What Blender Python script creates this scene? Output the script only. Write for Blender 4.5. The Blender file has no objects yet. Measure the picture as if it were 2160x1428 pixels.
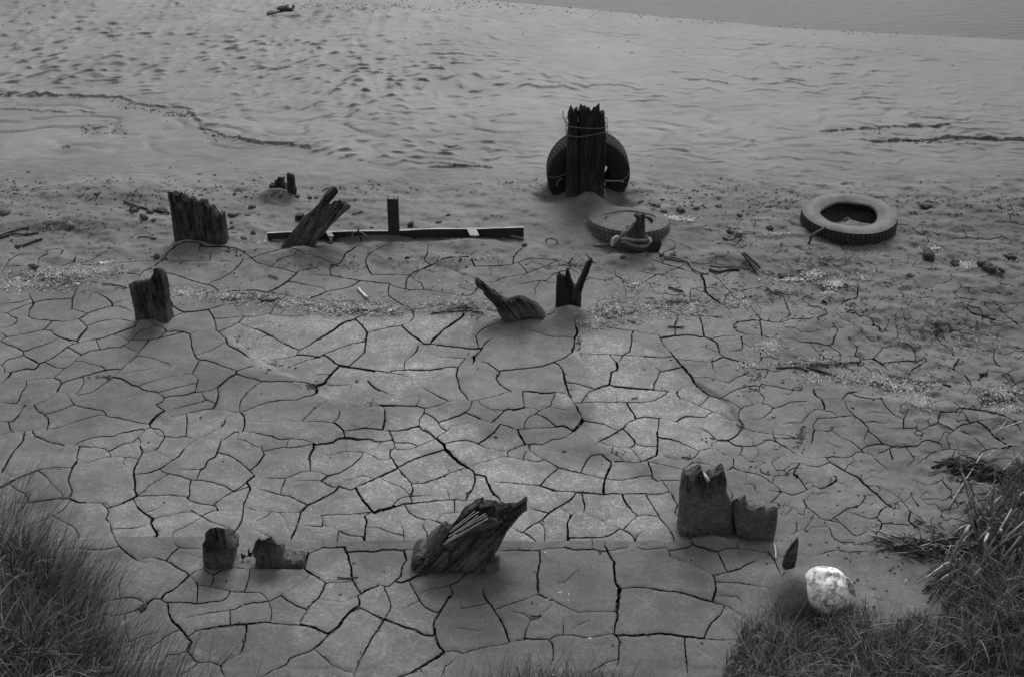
import bpy, math, random
import numpy as np
from mathutils import Vector, Matrix, kdtree
from mathutils.geometry import delaunay_2d_cdt

random.seed(7)
RNG = np.random.default_rng(7)
sc = bpy.context.scene
COL = sc.collection

# ------------------------------------------------------------------ camera, light, exposure
CAM_Z = 3.15
PITCH = math.radians(34.0)
F = 2100.0                                  # focal length in photograph pixels (2160 wide)
cam_d = bpy.data.cameras.new('camera')
cam = bpy.data.objects.new('camera', cam_d)
COL.objects.link(cam)
cam.location = (0, 0, CAM_Z)
cam.rotation_euler = (math.radians(90) - PITCH, 0, 0)
cam_d.sensor_width = 36.0
cam_d.lens = 36.0 * F / 2160.0
cam_d.clip_start = 0.05
cam_d.clip_end = 500.0
sc.camera = cam

SUN_EL, SUN_AZ = math.radians(48), math.radians(10)      # behind the scene, a little to the right
world = bpy.data.worlds.new('World')
sc.world = world
world.use_nodes = True
wn, wl = world.node_tree.nodes, world.node_tree.links
wn.clear()
sky = wn.new('ShaderNodeTexSky')
sky.sky_type = 'NISHITA'
sky.sun_disc = False
sky.sun_elevation = SUN_EL
sky.sun_rotation = SUN_AZ
sky.dust_density = 3.0
bw = wn.new('ShaderNodeRGBToBW')
bg = wn.new('ShaderNodeBackground')
bg.inputs['Strength'].default_value = 0.13
wo = wn.new('ShaderNodeOutputWorld')
wl.new(sky.outputs[0], bw.inputs[0])
wl.new(bw.outputs[0], bg.inputs['Color'])
wl.new(bg.outputs[0], wo.inputs['Surface'])

sun_d = bpy.data.lights.new('sun', 'SUN')
sun_d.energy = 1.15
sun_d.angle = math.radians(26)
sun = bpy.data.objects.new('sun', sun_d)
COL.objects.link(sun)
sdir = Vector((math.sin(SUN_AZ) * math.cos(SUN_EL), math.cos(SUN_AZ) * math.cos(SUN_EL), math.sin(SUN_EL)))
sun.rotation_euler = sdir.to_track_quat('Z', 'Y').to_euler()
sun.location = sdir * 30

sc.view_settings.view_transform = 'Standard'
sc.view_settings.look = 'None'
sc.view_settings.gamma = 1.0
sc.view_settings.use_curve_mapping = False
sc.view_settings.exposure = 0.56

# ------------------------------------------------------------------ numpy helpers
def smooth(a, b, x):
    t = np.clip((x - a) / (b - a), 0, 1)
    return t * t * (3 - 2 * t)

def _hash(ix, iy, s):
    n = (ix.astype(np.int64) * 374761393 + iy.astype(np.int64) * 668265263 + s * 1442695041) & 0xffffffff
    n = ((n ^ (n >> 13)) * 1274126177) & 0xffffffff
    n = n ^ (n >> 16)
    return (n & 0xffff) / 65535.0 * 2 * math.pi

def noise(x, y, s=0):
    x = np.asarray(x, float); y = np.asarray(y, float)
    x0 = np.floor(x); y0 = np.floor(y)
    fx = x - x0; fy = y - y0
    u = fx * fx * fx * (fx * (fx * 6 - 15) + 10)
    v = fy * fy * fy * (fy * (fy * 6 - 15) + 10)
    def g(ox, oy):
        a = _hash(x0 + ox, y0 + oy, s)
        return np.cos(a) * (fx - ox) + np.sin(a) * (fy - oy)
    n00, n10, n01, n11 = g(0, 0), g(1, 0), g(0, 1), g(1, 1)
    return ((n00 * (1 - u) + n10 * u) * (1 - v) + (n01 * (1 - u) + n11 * u) * v) * 1.5

def fbm(x, y, oct=4, s=0, gain=.5):
    r = 0; a = 1.0; f = 1.0
    for k in range(oct):
        r = r + a * noise(np.asarray(x) * f + 17.3 * k, np.asarray(y) * f - 9.1 * k, s + k)
        a *= gain; f *= 2.03
    return r

CP, SP = math.cos(PITCH), math.sin(PITCH)
def ray(px, py):
    dx = (np.asarray(px, float) - 1080) / F
    dy = (714 - np.asarray(py, float)) / F
    return dx, CP + dy * SP, -SP + dy * CP

def P0(px, py, z=0.0):
    """pixel -> point of the level z"""
    rx, ry, rz = ray(px, py)
    t = (z - CAM_Z) / rz
    return rx * t, ry * t

# ------------------------------------------------------------------ the shape of the ground
def seg_dist(x, y, pts):
    """distance to polyline, parameter 0..1 along it, side sign (positive = far side)"""
    best = np.full(x.shape, 1e9); par = np.zeros(x.shape); sgn = np.zeros(x.shape)
    L = [0.0]
    for a, b in zip(pts[:-1], pts[1:]):
        L.append(L[-1] + math.hypot(b[0] - a[0], b[1] - a[1]))
    for i, (a, b) in enumerate(zip(pts[:-1], pts[1:])):
        dx, dy = b[0] - a[0], b[1] - a[1]
        q = dx * dx + dy * dy
        t = np.clip(((x - a[0]) * dx + (y - a[1]) * dy) / q, 0, 1)
        ex, ey = x - a[0] - t * dx, y - a[1] - t * dy
        d = np.hypot(ex, ey)
        m = d < best
        best = np.where(m, d, best)
        par = np.where(m, (L[i] + t * math.sqrt(q)) / L[-1], par)
        sgn = np.where(m, np.sign(dx * ey - dy * ex), sgn)
    return best, par, sgn

def gp(lst, z=0.0):
    return [tuple(float(v) for v in P0(a, b, z)) for a, b in lst]

ZW = -0.30                                         # level of the river
SHORE = gp([(-900, -75), (0, -60), (700, -30), (1080, 6), (1300, 26), (1620, 56), (1800, 68), (2160, 86), (3000, 120)], ZW)
SHX = np.array([p[0] for p in SHORE]); SHY = np.array([p[1] for p in SHORE])
SCARPS = [  # (line, height of the far side, how far the rise reaches back)
    (gp([(-300, 205), (0, 213), (110, 212), (240, 216), (320, 233), (400, 244), (428, 280), (480, 305), (540, 320), (620, 327), (720, 352)], -.12), .024, .5),
    (gp([(1800, 306), (1880, 306), (1960, 302), (2040, 297), (2120, 302), (2300, 310)], -.1), .03, .35),
    (gp([(1715, 290), (1770, 279), (1850, 279), (1960, 271), (2030, 268)], -.1), .02, .3),
    (gp([(900, 362), (960, 358), (1000, 357), (1050, 361)], -.05), .02, .25),
    (gp([(-100, 238), (0, 240), (120, 243), (230, 246)], -.1), .012, .2),
    (gp([(170, 282), (230, 278), (250, 262)], -.1), .015, .15),
]
MOUNDS = [  # px, py of the foot, forward shift (m), radius x, radius y (m), height (m)
    (1244, 420, .05, .10, .09, .085), (410, 517, .06, .17, .09, .075), (315, 684, .04, .10, .08, .06), (640, 530, .08, .18, .10, .06),
    (588, 408, .08, .14, .10, .085), (1200, 662, .05, .13, .09, .085), (1135, 690, -.02, .20, .09, .05), (1500, 1128, .07, .13, .06, .05),
    (1600, 1141, .04, .1, .05, .02), (950, 1205, .06, .13, .06, .035), (1370, 540, .02, .22, .10, .03), (1000, 516, .03, .25, .08, .045), (820, 512, .05, .25, .08, .03),
    (260, 405, 0, .60, .22, .075), (150, 470, 0, .7, .18, .04), (900, 545, 0, 1.2, .12, .02),
    (1676, 1252, 0, .085, .10, .12), (1712, 1285, 0, .09, .06, .05), (2050, 600, 0, .5, .25, .05), (1900, 660, 0, .5, .2, .03),
    (1540, 545, 0, .25, .12, .035), (1700, 1240, 0, .16, .14, .04), (1664, 1206, .04, .05, .04, .03), (458, 1200, .05, .09, .05, .02), (575, 1196, .03, .12, .04, .015),
]
MOUNDS = [(P0(a, b, .045 if b > 1142 else 0)[0], P0(a, b, .045 if b > 1142 else 0)[1] - f, rx, ry, h) for a, b, f, rx, ry, h in MOUNDS]
DIPS = [(1155, 408, .13, .13, .07), (1318, 416, .14, .15, .09), (1793, 464, .2, .2, .12), (1326, 482, .2, .2, .05), (1310, 520, .28, .09, .035), (655, 815, .14, .08, .018), (1205, 895, .13, .1, .018), (1560, 905, .12, .12, .016), (1700, 930, .14, .2, .02),
        (1270, 970, .16, .07, .012), (2010, 560, .2, .1, .03), (130, 312, .25, .12, .03), (1010, 760, .08, .05, .01),
        (1215, 730, .04, .1, .012), (1600, 640, .1, .3, .015), (310, 960, .09, .16, .01), (1980, 800, .3, .2, .02)]
DIPS = [(*P0(a, b), rx, ry, h) for a, b, rx, ry, h in DIPS]
LEDGE_PX = [(60, 1132), (250, 1135), (480, 1137), (760, 1139), (1080, 1141), (1440, 1142), (1600, 1143)]
LEDGE_H = 0.045
LEDGE = gp(LEDGE_PX, LEDGE_H)
LX = np.array([p[0] for p in LEDGE]); LY = np.array([p[1] for p in LEDGE])

def poly_in(x, y, poly):
    """signed distance to a polygon, positive inside"""
    d, _, _ = seg_dist(x, y, poly + [poly[0]])
    ins = np.zeros(x.shape, bool)
    for a, c in zip(poly, poly[1:] + poly[:1]):
        ins ^= ((a[1] > y) != (c[1] > y)) & (x < (c[0] - a[0]) * (y - a[1]) / ((c[1] - a[1]) or 1e-9) + a[0])
    return np.where(ins, d, -d)
PANELS = [  # outline, how deep it lies, how dry it is
    (gp([(458, 688), (520, 660), (600, 665), (720, 662), (860, 660), (1000, 652), (1030, 700), (1000, 760), (930, 800), (850, 845), (760, 850), (690, 835), (665, 818), (610, 792), (530, 752), (480, 712)]), .017, .85),
    (gp([(1218, 705), (1330, 698), (1400, 730), (1450, 790), (1540, 845), (1562, 900), (1530, 938), (1480, 960), (1380, 978), (1280, 968), (1225, 900), (1205, 850), (1192, 770)]), .020, 1.0),
    (gp([(850, 860), (960, 880), (1080, 930), (1200, 985), (1290, 985), (1430, 1000), (1445, 1160), (860, 1160), (700, 1100), (720, 950)]), .0, .85),
    (gp([(150, 930), (420, 860), (720, 880), (850, 960), (860, 1160), (230, 1156)]), .0, .45),
    (gp([(560, 1240), (720, 1180), (880, 1200), (960, 1290), (900, 1400), (620, 1420)]), .0, .5),
]

def ledge_amp(x):
    return LEDGE_H * smooth(LX[0] - .3, LX[1], x) * (1 - smooth(LX[-2] - .15, LX[-1] + .1, x))

def ground_h(x, y):
    x = np.asarray(x, float); y = np.asarray(y, float)
    ysh = np.interp(x, SHX, SHY)
    t = np.clip((y - 6.3) / np.maximum(ysh - 6.3, .5), 0, None)
    land = np.where(t < 1, ZW * t ** 1.15, ZW - .08 * np.clip(y - ysh, 0, 12))
    h = land
    near = 1 - smooth(5.8, 7.0, y)
    nw = 1 - smooth(-.25, -.02, -np.abs(y - ysh) * 1.0)            # unused taper near shore
    far = smooth(6.3, 7.5, y) * smooth(.0, 1.2, ysh - y)
    # gentle swell everywhere
    h = h + .012 * fbm(x * .9, y * .9, 3, 3) * (.6 + .4 * near) * smooth(-.3, .6, np.abs(ysh - y))
    # near plates: very fine unevenness
    h = h + near * (.0022 * fbm(x * 9, y * 9, 3, 11) + .0009 * noise(x * 70, y * 70, 12))
    # the churned strip by the tyres and the right-hand side
    rough = np.maximum(smooth(1.15, 2.2, x + .22 * (y - 4.5)) * smooth(2.6, 3.2, y),
                       smooth(5.05, 5.6, y) * .75) * (1 - smooth(6.6, 7.2, y))
    rough = np.maximum(rough, .7 * smooth(-1.1, -2.2, x) * smooth(4.9, 5.5, y) * (1 - smooth(6.6, 7.2, y)))
    rg = fbm(x * 5 + y * 2, y * 8, 4, 21)
    h = h + rough * 1.9 * (.009 * rg + .007 * np.clip(fbm(x * 16, y * 22, 3, 25) - .15, 0, 1) - .010 * np.clip(fbm(x * 7 + 3, y * 13, 3, 29) - .35, 0, 1))
    # ripples left by the water on the far slope
    left = smooth(1.2, -2.0, x)
    wy = y - .40 * (x + 1) * left * smooth(0, -2.5, x) + .05 * (x - 1) * (1 - left)
    ph = wy * (10.4 - .45 * (y - 8)) + 1.2 * noise(x * 1.1, y * .9, 45) + .6 * noise(x * 3.6, y * 3.0, 46) + .35 * noise(x * 9, y * 6, 44)
    k_ = np.floor(ph); fr = ph - k_
    saw = np.where(fr < .2, fr / .2, ((1 - fr) / .8) ** 1.2)
    lens = np.clip(.46 + 1.2 * noise(x * (4.4 + 3.6 * left) + .37 * k_, k_ * 5.37 + .5, 49), 0, 1)
    fine_ = noise(x * 8, y * 26, 48)
    patch = np.clip(.8 + .8 * fbm(x * .5, y * .8, 2, 47), .3, 1.3)
    calm = 1 - .85 * np.exp(-((y - 6.7) / .35) ** 2)
    # the smooth channel below the curved bank on the left
    if x.ndim:
        chan = np.zeros(x.shape); m_ = (y > 6.2) & (y < 10) & (x < .5)
        d_, p_, g_ = seg_dist(x[m_], y[m_], SCARPS[0][0])
        chan[m_] = np.where(g_ < 0, smooth(0, .12, d_), 0) * smooth(.4, -.4, x[m_])
        calm = calm * (1 - .85 * chan)
    h = h + far * calm * patch * (saw * lens * (.0135 + .0165 * left) + fine_ * .002)
    # broad cusps near the foot of the slope (right of the middle)
    cus = np.abs(noise(x * 1.7 + .4 * noise(x * 3, y * 3, 51), y * 3.2, 52))
    h = h - far * .016 * np.clip(.22 - cus, 0, 1) / .22 * np.exp(-((y - 7.9) / .7) ** 2)
    for line, hh, back in SCARPS:
        m = (y > 6.2) & (y < 13)
        if m.any():
            xs, ys = x[m] if x.ndim else x, y[m] if y.ndim else y
            xs = xs + .03 * noise(xs * 6, ys * 6, 61) + .02 * noise(xs * 20, ys * 20, 62)
            ys = ys + .04 * noise(xs * 5, ys * 5, 63) + .03 * noise(xs * 13, ys * 13, 64)
            d, p, sg = seg_dist(xs, ys, line)
            up = hh * np.clip(.62 + .5 * noise(p * 22, p * 0, 65), 0, 1.3) * smooth(0, .12, p) * smooth(1, .88, p)
            add = np.where(sg > 0, up * np.exp(-d / back), -.35 * up * np.exp(-d / .10))
            if x.ndim: h[m] += add
            else: h = h + add
    for mx, my, rx, ry, hh in MOUNDS:
        q = ((x - mx) / rx) ** 2 + ((y - my) / ry) ** 2
        h = h + hh * np.exp(-q * 1.3)
    for mx, my, rx, ry, hh in DIPS:
        q = ((x - mx) / rx) ** 2 + ((y - my) / ry) ** 2
        h = h - hh * np.exp(-q * 1.5)
    nr_ = (y > 2.4) & (y < 5.4) & (np.abs(x) < 2.5)
    if x.ndim and nr_.any():
        xs, ys = x[nr_], y[nr_]
        xs = xs + .02 * noise(xs * 9, ys * 9, 71); ys = ys + .02 * noise(xs * 9, ys * 9, 72)
        for (poly, dp, dr), (f0, f1) in zip(PANELS[:2], ((4.35, 4.85), (3.95, 4.6))):
            h[nr_] -= dp * 1.15 * (1 - smooth(f0, f1, ys)) * smooth(-.008, .020, poly_in(xs, ys, poly))
        # low swells of smooth mud between the panels
        h[nr_] += .010 * np.clip(fbm(xs * 1.9, ys * 2.6, 2, 73), -.6, 1)
    # the buried beam: the mud in front of it lies higher
    yl = np.interp(x, LX, LY)
    h = h + ledge_amp(x) * (1 - smooth(0, .004, y - yl))
    return h

def _bil(gx0, gy0, st, A, x, y):
    u = np.clip((x - gx0) / st, 0, A.shape[1] - 1.001); v = np.clip((y - gy0) / st, 0, A.shape[0] - 1.001)
    i = u.astype(int); j = v.astype(int); u = u - i; v = v - j
    return (A[j, i] * (1 - u) + A[j, i + 1] * u) * (1 - v) + (A[j + 1, i] * (1 - u) + A[j + 1, i + 1] * u) * v
_hx, _hy = np.meshgrid(np.arange(-5, 5.01, .016), np.arange(1.2, 11, .016))
HF = ground_h(_hx.ravel(), _hy.ravel()).reshape(_hx.shape)
_hx, _hy = np.meshgrid(np.arange(-20, 20.01, .12), np.arange(-2, 40, .12))
HC = ground_h(_hx.ravel(), _hy.ravel()).reshape(_hx.shape)
def hq(x, y):
    x = np.asarray(x, float); y = np.asarray(y, float)
    fine = (np.abs(x) < 4.95) & (y > 1.25) & (y < 10.9)
    return np.where(fine, _bil(-5, 1.2, .016, HF, x, y), _bil(-20, -2, .12, HC, x, y))

def on_ground(px, py):
    """pixel -> first point of the ground along that ray (arrays)"""
    px = np.atleast_1d(np.asarray(px, float)); py = np.atleast_1d(np.asarray(py, float))
    rx, ry, rz = ray(px, py)
    ta = (0.16 - CAM_Z) / rz; tb = (-.62 - CAM_Z) / rz
    lo = ta.copy(); hi = tb.copy(); found = np.zeros(len(px), bool)
    n = 24
    for k in range(1, n + 1):
        t = ta + (tb - ta) * k / n
        below = (CAM_Z + rz * t) < hq(rx * t, ry * t)
        new = below & ~found
        hi = np.where(new, t, hi); lo = np.where(new, ta + (tb - ta) * (k - 1) / n, lo)
        found |= below
    for _ in range(12):
        mid = .5 * (lo + hi)
        below = (CAM_Z + rz * mid) < hq(rx * mid, ry * mid)
        hi = np.where(below, mid, hi); lo = np.where(below, lo, mid)
    return rx * hi, ry * hi

class Grid:
    """bilinear look-up of values kept on a regular grid"""
    def __init__(self, x0, y0, s, arrs): self.x0, self.y0, self.s, self.a = x0, y0, s, arrs
    def __call__(self, x, y):
        H, W = self.a[0].shape
        u = min(max((x - self.x0) / self.s, 0), W - 1.001); v = min(max((y - self.y0) / self.s, 0), H - 1.001)
        i, j = int(u), int(v); u -= i; v -= j
        return [float((a[j, i] * (1 - u) + a[j, i + 1] * u) * (1 - v) + (a[j + 1, i] * (1 - u) + a[j + 1, i + 1] * u) * v) for a in self.a]
_X, _Y = np.meshgrid(np.arange(-200, 2370, 6.0), np.arange(-20, 1520, 4.0))
_g = on_ground(_X.ravel(), _Y.ravel())
PGx, PGy = _g[0].reshape(_X.shape), _g[1].reshape(_X.shape)
PG = Grid(0, 0, 1, [PGx, PGy])
def B0_(px, py):
    z = LEDGE_H if py > 1142 and px < 1560 else 0.0
    x, y = P0(px, py, z)
    return Vector((float(x), float(y), float(hq(x, y))))

def G(px, py, dz=0.0):
    x, y = PG((px + 200) / 6.0, (py + 20) / 4.0)
    return Vector((x, y, float(hq(x, y)) + dz))

def V(px, py, Y):
    """pixel -> point of the upright plane y = Y"""
    rx, ry, rz = ray(px, py)
    t = Y / ry
    return Vector((float(rx * t), Y, float(CAM_Z + rz * t)))

def behind_beam(x, y):
    yl = np.interp(x, LX, LY)
    on = smooth(LX[0] - .3, LX[1], x) * (1 - smooth(LX[-2] - .1, LX[-1] + .1, x))
    return np.clip(smooth(.001, .006, y - yl) + (1 - on) * smooth(-.25, .35, y - yl), 0, 1)

def dryness(x, y):
    """0 damp and smooth .. 1 dried pale and mottled"""
    w = .10 * fbm(x * 4, y * 4, 3, 81)
    r = .16 + .22 * fbm(x * 1.3, y * 1.3, 3, 82)
    bb = behind_beam(x, y)
    for i_, (poly, dp, dr) in enumerate(PANELS):
        r = np.maximum(r, (bb if i_ < 4 else 1) * dr * (.85 + .3 * fbm(x * 3, y * 3, 2, 83)) * smooth(-.05, .10, poly_in(x + w, y + w * .6, poly)))
    return np.clip(r, 0, 1) * (1 - smooth(5.2, 5.9, y))

def Zh(x, y):
    return float(hq(x, y))

# ------------------------------------------------------------------ materials
class NT:
    def __init__(self, name):
        self.m = bpy.data.materials.new(name); self.m.use_nodes = True
        self.n = self.m.node_tree.nodes; self.l = self.m.node_tree.links
        self.b = self.n['Principled BSDF']
        self.pos = self.n.new('ShaderNodeNewGeometry').outputs['Position']
    def obj(self):
        return self.n.new('ShaderNodeTexCoord').outputs['Object']
    def val(self, x):
        v = self.n.new('ShaderNodeValue'); v.outputs[0].default_value = x; return v.outputs[0]
    def noise(self, scale, detail=4, rough=.5, vec=None, stretch=None, dist=0):
        vec = vec or self.pos
        if stretch:
            mp = self.n.new('ShaderNodeMapping'); mp.inputs['Scale'].default_value = stretch
            self.l.new(vec, mp.inputs['Vector']); vec = mp.outputs[0]
        t = self.n.new('ShaderNodeTexNoise')
        t.inputs['Scale'].default_value = scale; t.inputs['Detail'].default_value = detail
        t.inputs['Roughness'].default_value = rough; t.inputs['Distortion'].default_value = dist
        self.l.new(vec, t.inputs['Vector'])
        return t.outputs['Fac']
    def voro(self, scale, feature='F1', vec=None):
        t = self.n.new('ShaderNodeTexVoronoi'); t.feature = feature
        t.inputs['Scale'].default_value = scale
        self.l.new(vec or self.pos, t.inputs['Vector'])
        return t.outputs['Distance']
    def ramp(self, fac, stops):
        r = self.n.new('ShaderNodeMapRange') if len(stops) == 2 else self.n.new('ShaderNodeValToRGB')
        if len(stops) == 2:
            (a, va), (b, vb) = stops
            r.inputs['From Min'].default_value = a; r.inputs['From Max'].default_value = b
            r.inputs['To Min'].default_value = va; r.inputs['To Max'].default_value = vb
            self.l.new(fac, r.inputs['Value']); return r.outputs[0]
        e = r.color_ramp.elements
        while len(e) < len(stops): e.new(.5)
        for k, (p, v) in zip(e, stops): k.position = p; k.color = (v, v, v, 1)
        self.l.new(fac, r.inputs[0]); return r.outputs[0]
    def math(self, op, a, b=None, c=None):
        m = self.n.new('ShaderNodeMath'); m.operation = op
        for i, v in enumerate((a, b, c)):
            if v is None: continue
            if isinstance(v, (int, float)): m.inputs[i].default_value = v
            else: self.l.new(v, m.inputs[i])
        return m.outputs[0]
    def mix(self, f, a, b):
        # a + f*(b-a)
        if isinstance(a, (int, float)): a = self.val(a)
        if isinstance(b, (int, float)): b = self.val(b)
        return self.math('ADD', a, self.math('MULTIPLY', f, self.math('SUBTRACT', b, a)))
    def xyz(self, vec=None):
        s = self.n.new('ShaderNodeSeparateXYZ'); self.l.new(vec or self.pos, s.inputs[0]); return s.outputs
    def done(self, col, rough=.8, spec=.3, bump=None, strength=.5, dist=.004):
        c = self.n.new('ShaderNodeCombineColor')
        if isinstance(col, (int, float)): col = self.val(col)
        for i in range(3): self.l.new(col, c.inputs[i])
        self.l.new(c.outputs[0], self.b.inputs['Base Color'])
        if isinstance(rough, (int, float)): self.b.inputs['Roughness'].default_value = rough
        else: self.l.new(rough, self.b.inputs['Roughness'])
        if isinstance(spec, (int, float)): self.b.inputs['Specular IOR Level'].default_value = spec
        else: self.l.new(spec, self.b.inputs['Specular IOR Level'])
        if bump is not None:
            bn = self.n.new('ShaderNodeBump'); bn.inputs['Strength'].default_value = strength
            bn.inputs['Distance'].default_value = dist
            self.l.new(bump, bn.inputs['Height']); self.l.new(bn.outputs[0], self.b.inputs['Normal'])
        return self.m

def mat_mud():
    t = NT('mud'); x, y, z = t.xyz()
    big = t.noise(1.1, 3, .55); mid = t.noise(7, 5, .6); fine = t.noise(90, 4, .7)
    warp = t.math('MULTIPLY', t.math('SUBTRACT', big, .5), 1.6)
    ab = t.n.new('ShaderNodeAttribute'); ab.attribute_name = 'behind_beam'
    beam = ab.outputs['Fac']
    # where the mud has dried pale: the middle of the cracked flat, and patches of the front
    at = t.n.new('ShaderNodeAttribute'); at.attribute_name = 'dry'
    dry = at.outputs['Fac']
    flk = t.noise(75, 3, .65, stretch=(1, 1.5, 1), dist=.9)
    fleck = t.ramp(flk, [(.49, 0), (.60, 1)])
    fleck = t.math('MULTIPLY', fleck, t.ramp(t.noise(14, 3, .6), [(.34, .15), (.58, 1)]))
    base = t.mix(beam, .090, .115)
    base = t.mix(dry, base, .195)
    base = t.mix(t.ramp(y, [(5.6, 0), (7.4, 1)]), base, .138)
    base = t.math('MULTIPLY', base, t.ramp(big, [(.3, .80), (.7, 1.18)]))
    base = t.math('MULTIPLY', base, t.ramp(t.noise(4.5, 4, .6, stretch=(1, 2.6, 1), dist=.5), [(.3, .88), (.7, 1.10)]))
    base = t.math('MULTIPLY', base, t.ramp(mid, [(.3, .86), (.7, 1.14)]))
    base = t.math('MULTIPLY', base, t.ramp(fine, [(.25, .80), (.75, 1.20)]))
    fam = t.math('MULTIPLY', fleck, t.mix(dry, .25, 1))
    fam = t.math('MULTIPLY', fam, t.ramp(y, [(5.2, 1), (5.9, 0)]))
    col = t.mix(fam, base, t.math('MULTIPLY', base, 2.1))
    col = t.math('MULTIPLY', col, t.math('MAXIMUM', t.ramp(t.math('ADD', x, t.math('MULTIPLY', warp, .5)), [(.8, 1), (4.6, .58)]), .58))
    # damp dark blots
    blot = t.ramp(t.noise(3.1, 4, .6, stretch=(1, 1.7, 1)), [(.60, 1), (.72, .80)])
    col = t.math('MULTIPLY', col, t.math('MINIMUM', blot, 1))
    bmp = t.math('ADD', t.math('MULTIPLY', t.noise(38, 5, .65), 1), t.math('MULTIPLY', t.noise(150, 3, .7), .45))
    rough = t.mix(t.ramp(y, [(5.8, 0), (8, 1)]), t.ramp(t.noise(2, 3), [(.3, .62), (.7, .85)]), .58)
    spec = t.mix(t.ramp(y, [(5.8, 0), (8, 1)]), .22, .30)
    return t.done(col, rough, spec, bmp, .55, .006)

def mat_wood(name, dark=.035, light=.10, muddy=.35, mz=.08, grain=(60, 60, 4)):
    """old wet timber with mud smeared on its lower part; grain runs along object Z"""
    t = NT(name); o = t.obj(); x, y, z = t.xyz()
    g = t.noise(1, 6, .62, o, grain, .6); g2 = t.noise(9, 4, .6)
    c = t.math('MAXIMUM', t.ramp(g, [(.38, dark * .4), (.63, light)]), dark * .4)
    c = t.math('MULTIPLY', c, t.ramp(g2, [(.3, .6), (.7, 1.35)]))
    mh = t.math('ADD', z, t.math('MULTIPLY', t.math('SUBTRACT', t.noise(7, 4, .6), .5), .22))
    m = t.math('MINIMUM', t.math('MAXIMUM', t.ramp(mh, [(mz + .05, 0), (mz - .03, 1)]), 0), 1)
    sm = t.ramp(t.noise(16, 5, .65), [(.48, 0), (.66, 1)])
    m = t.math('MAXIMUM', t.math('MULTIPLY', m, muddy), t.math('MULTIPLY', t.math('MINIMUM', t.math('MAXIMUM', sm, 0), 1), muddy * .22))
    col = t.mix(m, c, t.ramp(t.noise(30, 5, .7, stretch=(1, 1, 2.5)), [(.3, .055), (.7, .19)]))
    bmp = t.math('ADD', g, t.math('MULTIPLY', t.noise(30, 5, .7), .7))
    return t.done(col, .8, .22, bmp, 1.0, .018)

def mat_simple(name, lo, hi, scale=30, rough=.8, spec=.3, bump=.4, stretch=None, dist=.004):
    t = NT(name)
    n = t.noise(scale, 5, .65, stretch=stretch)
    return t.done(t.ramp(n, [(.3, lo), (.7, hi)]), rough, spec, t.noise(scale * 2.2, 4, .6, stretch=stretch), bump, dist)

def mat_island(name, lo, hi, rough=.7, spec=.25):
    t = NT(name)
    r = t.n.new('ShaderNodeNewGeometry').outputs['Random Per Island']
    return t.done(t.ramp(t.math('POWER', r, 2.0), [(0, lo), (1, hi)]), rough, spec)

M = {}
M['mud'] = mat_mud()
M['crack'] = mat_simple('dark_crack_mud', .02, .05, 40, .9, .1)  # crack walls and floors, coloured darker than the top of the mud
M['wood'] = mat_wood('wet_old_timber', .012, .085)
M['wood_dark'] = mat_wood('black_wet_timber', .008, .035, .22, .06)
M['wood_mud'] = mat_wood('mud_coated_timber', .02, .085, .7, .14, (50, 50, 6))
M['wood_lean'] = mat_wood('grey_driftwood', .014, .125, .35, .05)
M['wood_coat'] = mat_wood('timber_caked_with_mud', .015, .11, .95, .24, (60, 60, 5))
M['fibre'] = mat_simple('pale_split_wood', .25, .5, 60, .6, .3, .5, (1, 1, .2))
M['steel'] = mat_simple('rusty_black_steel', .012, .03, 25, .7, .3)
M['steel_top'] = mat_simple('sky_lit_steel_flange', .14, .42, 9, .5, .4)  # sky light on the rail's top flange, put into its colour
M['steel_plate'] = mat_simple('dull_bracket_plate', .16, .34, 25, .6, .3)
M['steel_mid'] = mat_simple('muddy_steel', .10, .2, 20, .7, .3)
M['stone'] = mat_simple('wet_stone', .03, .085, 25, .75, .35, .6)
M['clod'] = mat_simple('dark_mud_clod', .03, .09, 30, .85, .2, .8)
M['crumb'] = mat_island('mud_crumbs', .015, .075)
M['rope'] = mat_simple('mud_soaked_rope', .10, .24, 120, .85, .2, .7)
M['rope_pale'] = mat_simple('frayed_pale_rope', .35, .6, 90, .8, .2, .7)
M['wire'] = mat_simple('rusty_wire', .07, .15, 60, .6, .3)
M['twig'] = mat_simple('dark_wet_twig', .02, .06, 60, .8, .2)
M['twig_mid'] = mat_simple('grey_twig', .09, .2, 60, .8, .2)
M['twig_pale'] = mat_simple('bleached_stick', .45, .75, 60, .7, .2)
M['straw'] = mat_island('pale_straw', .30, .95)
M['straw_dark'] = mat_island('dark_straw', .015, .08)
M['salt'] = mat_island('pale_shell_litter', .42, .95)
M['grass'] = mat_island('dull_marsh_grass', .018, .26, .6, .3)
M['soil'] = mat_simple('dark_bank_soil', .02, .065, 18, .95, .1, .8)
M['reed'] = mat_simple('dry_reed_stem', .13, .36, 40, .7, .25, .5, (1, 1, .3))
M['reed_pale'] = mat_simple('bleached_reed', .28, .5, 40, .7, .25, .5, (1, 1, .3))

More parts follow.
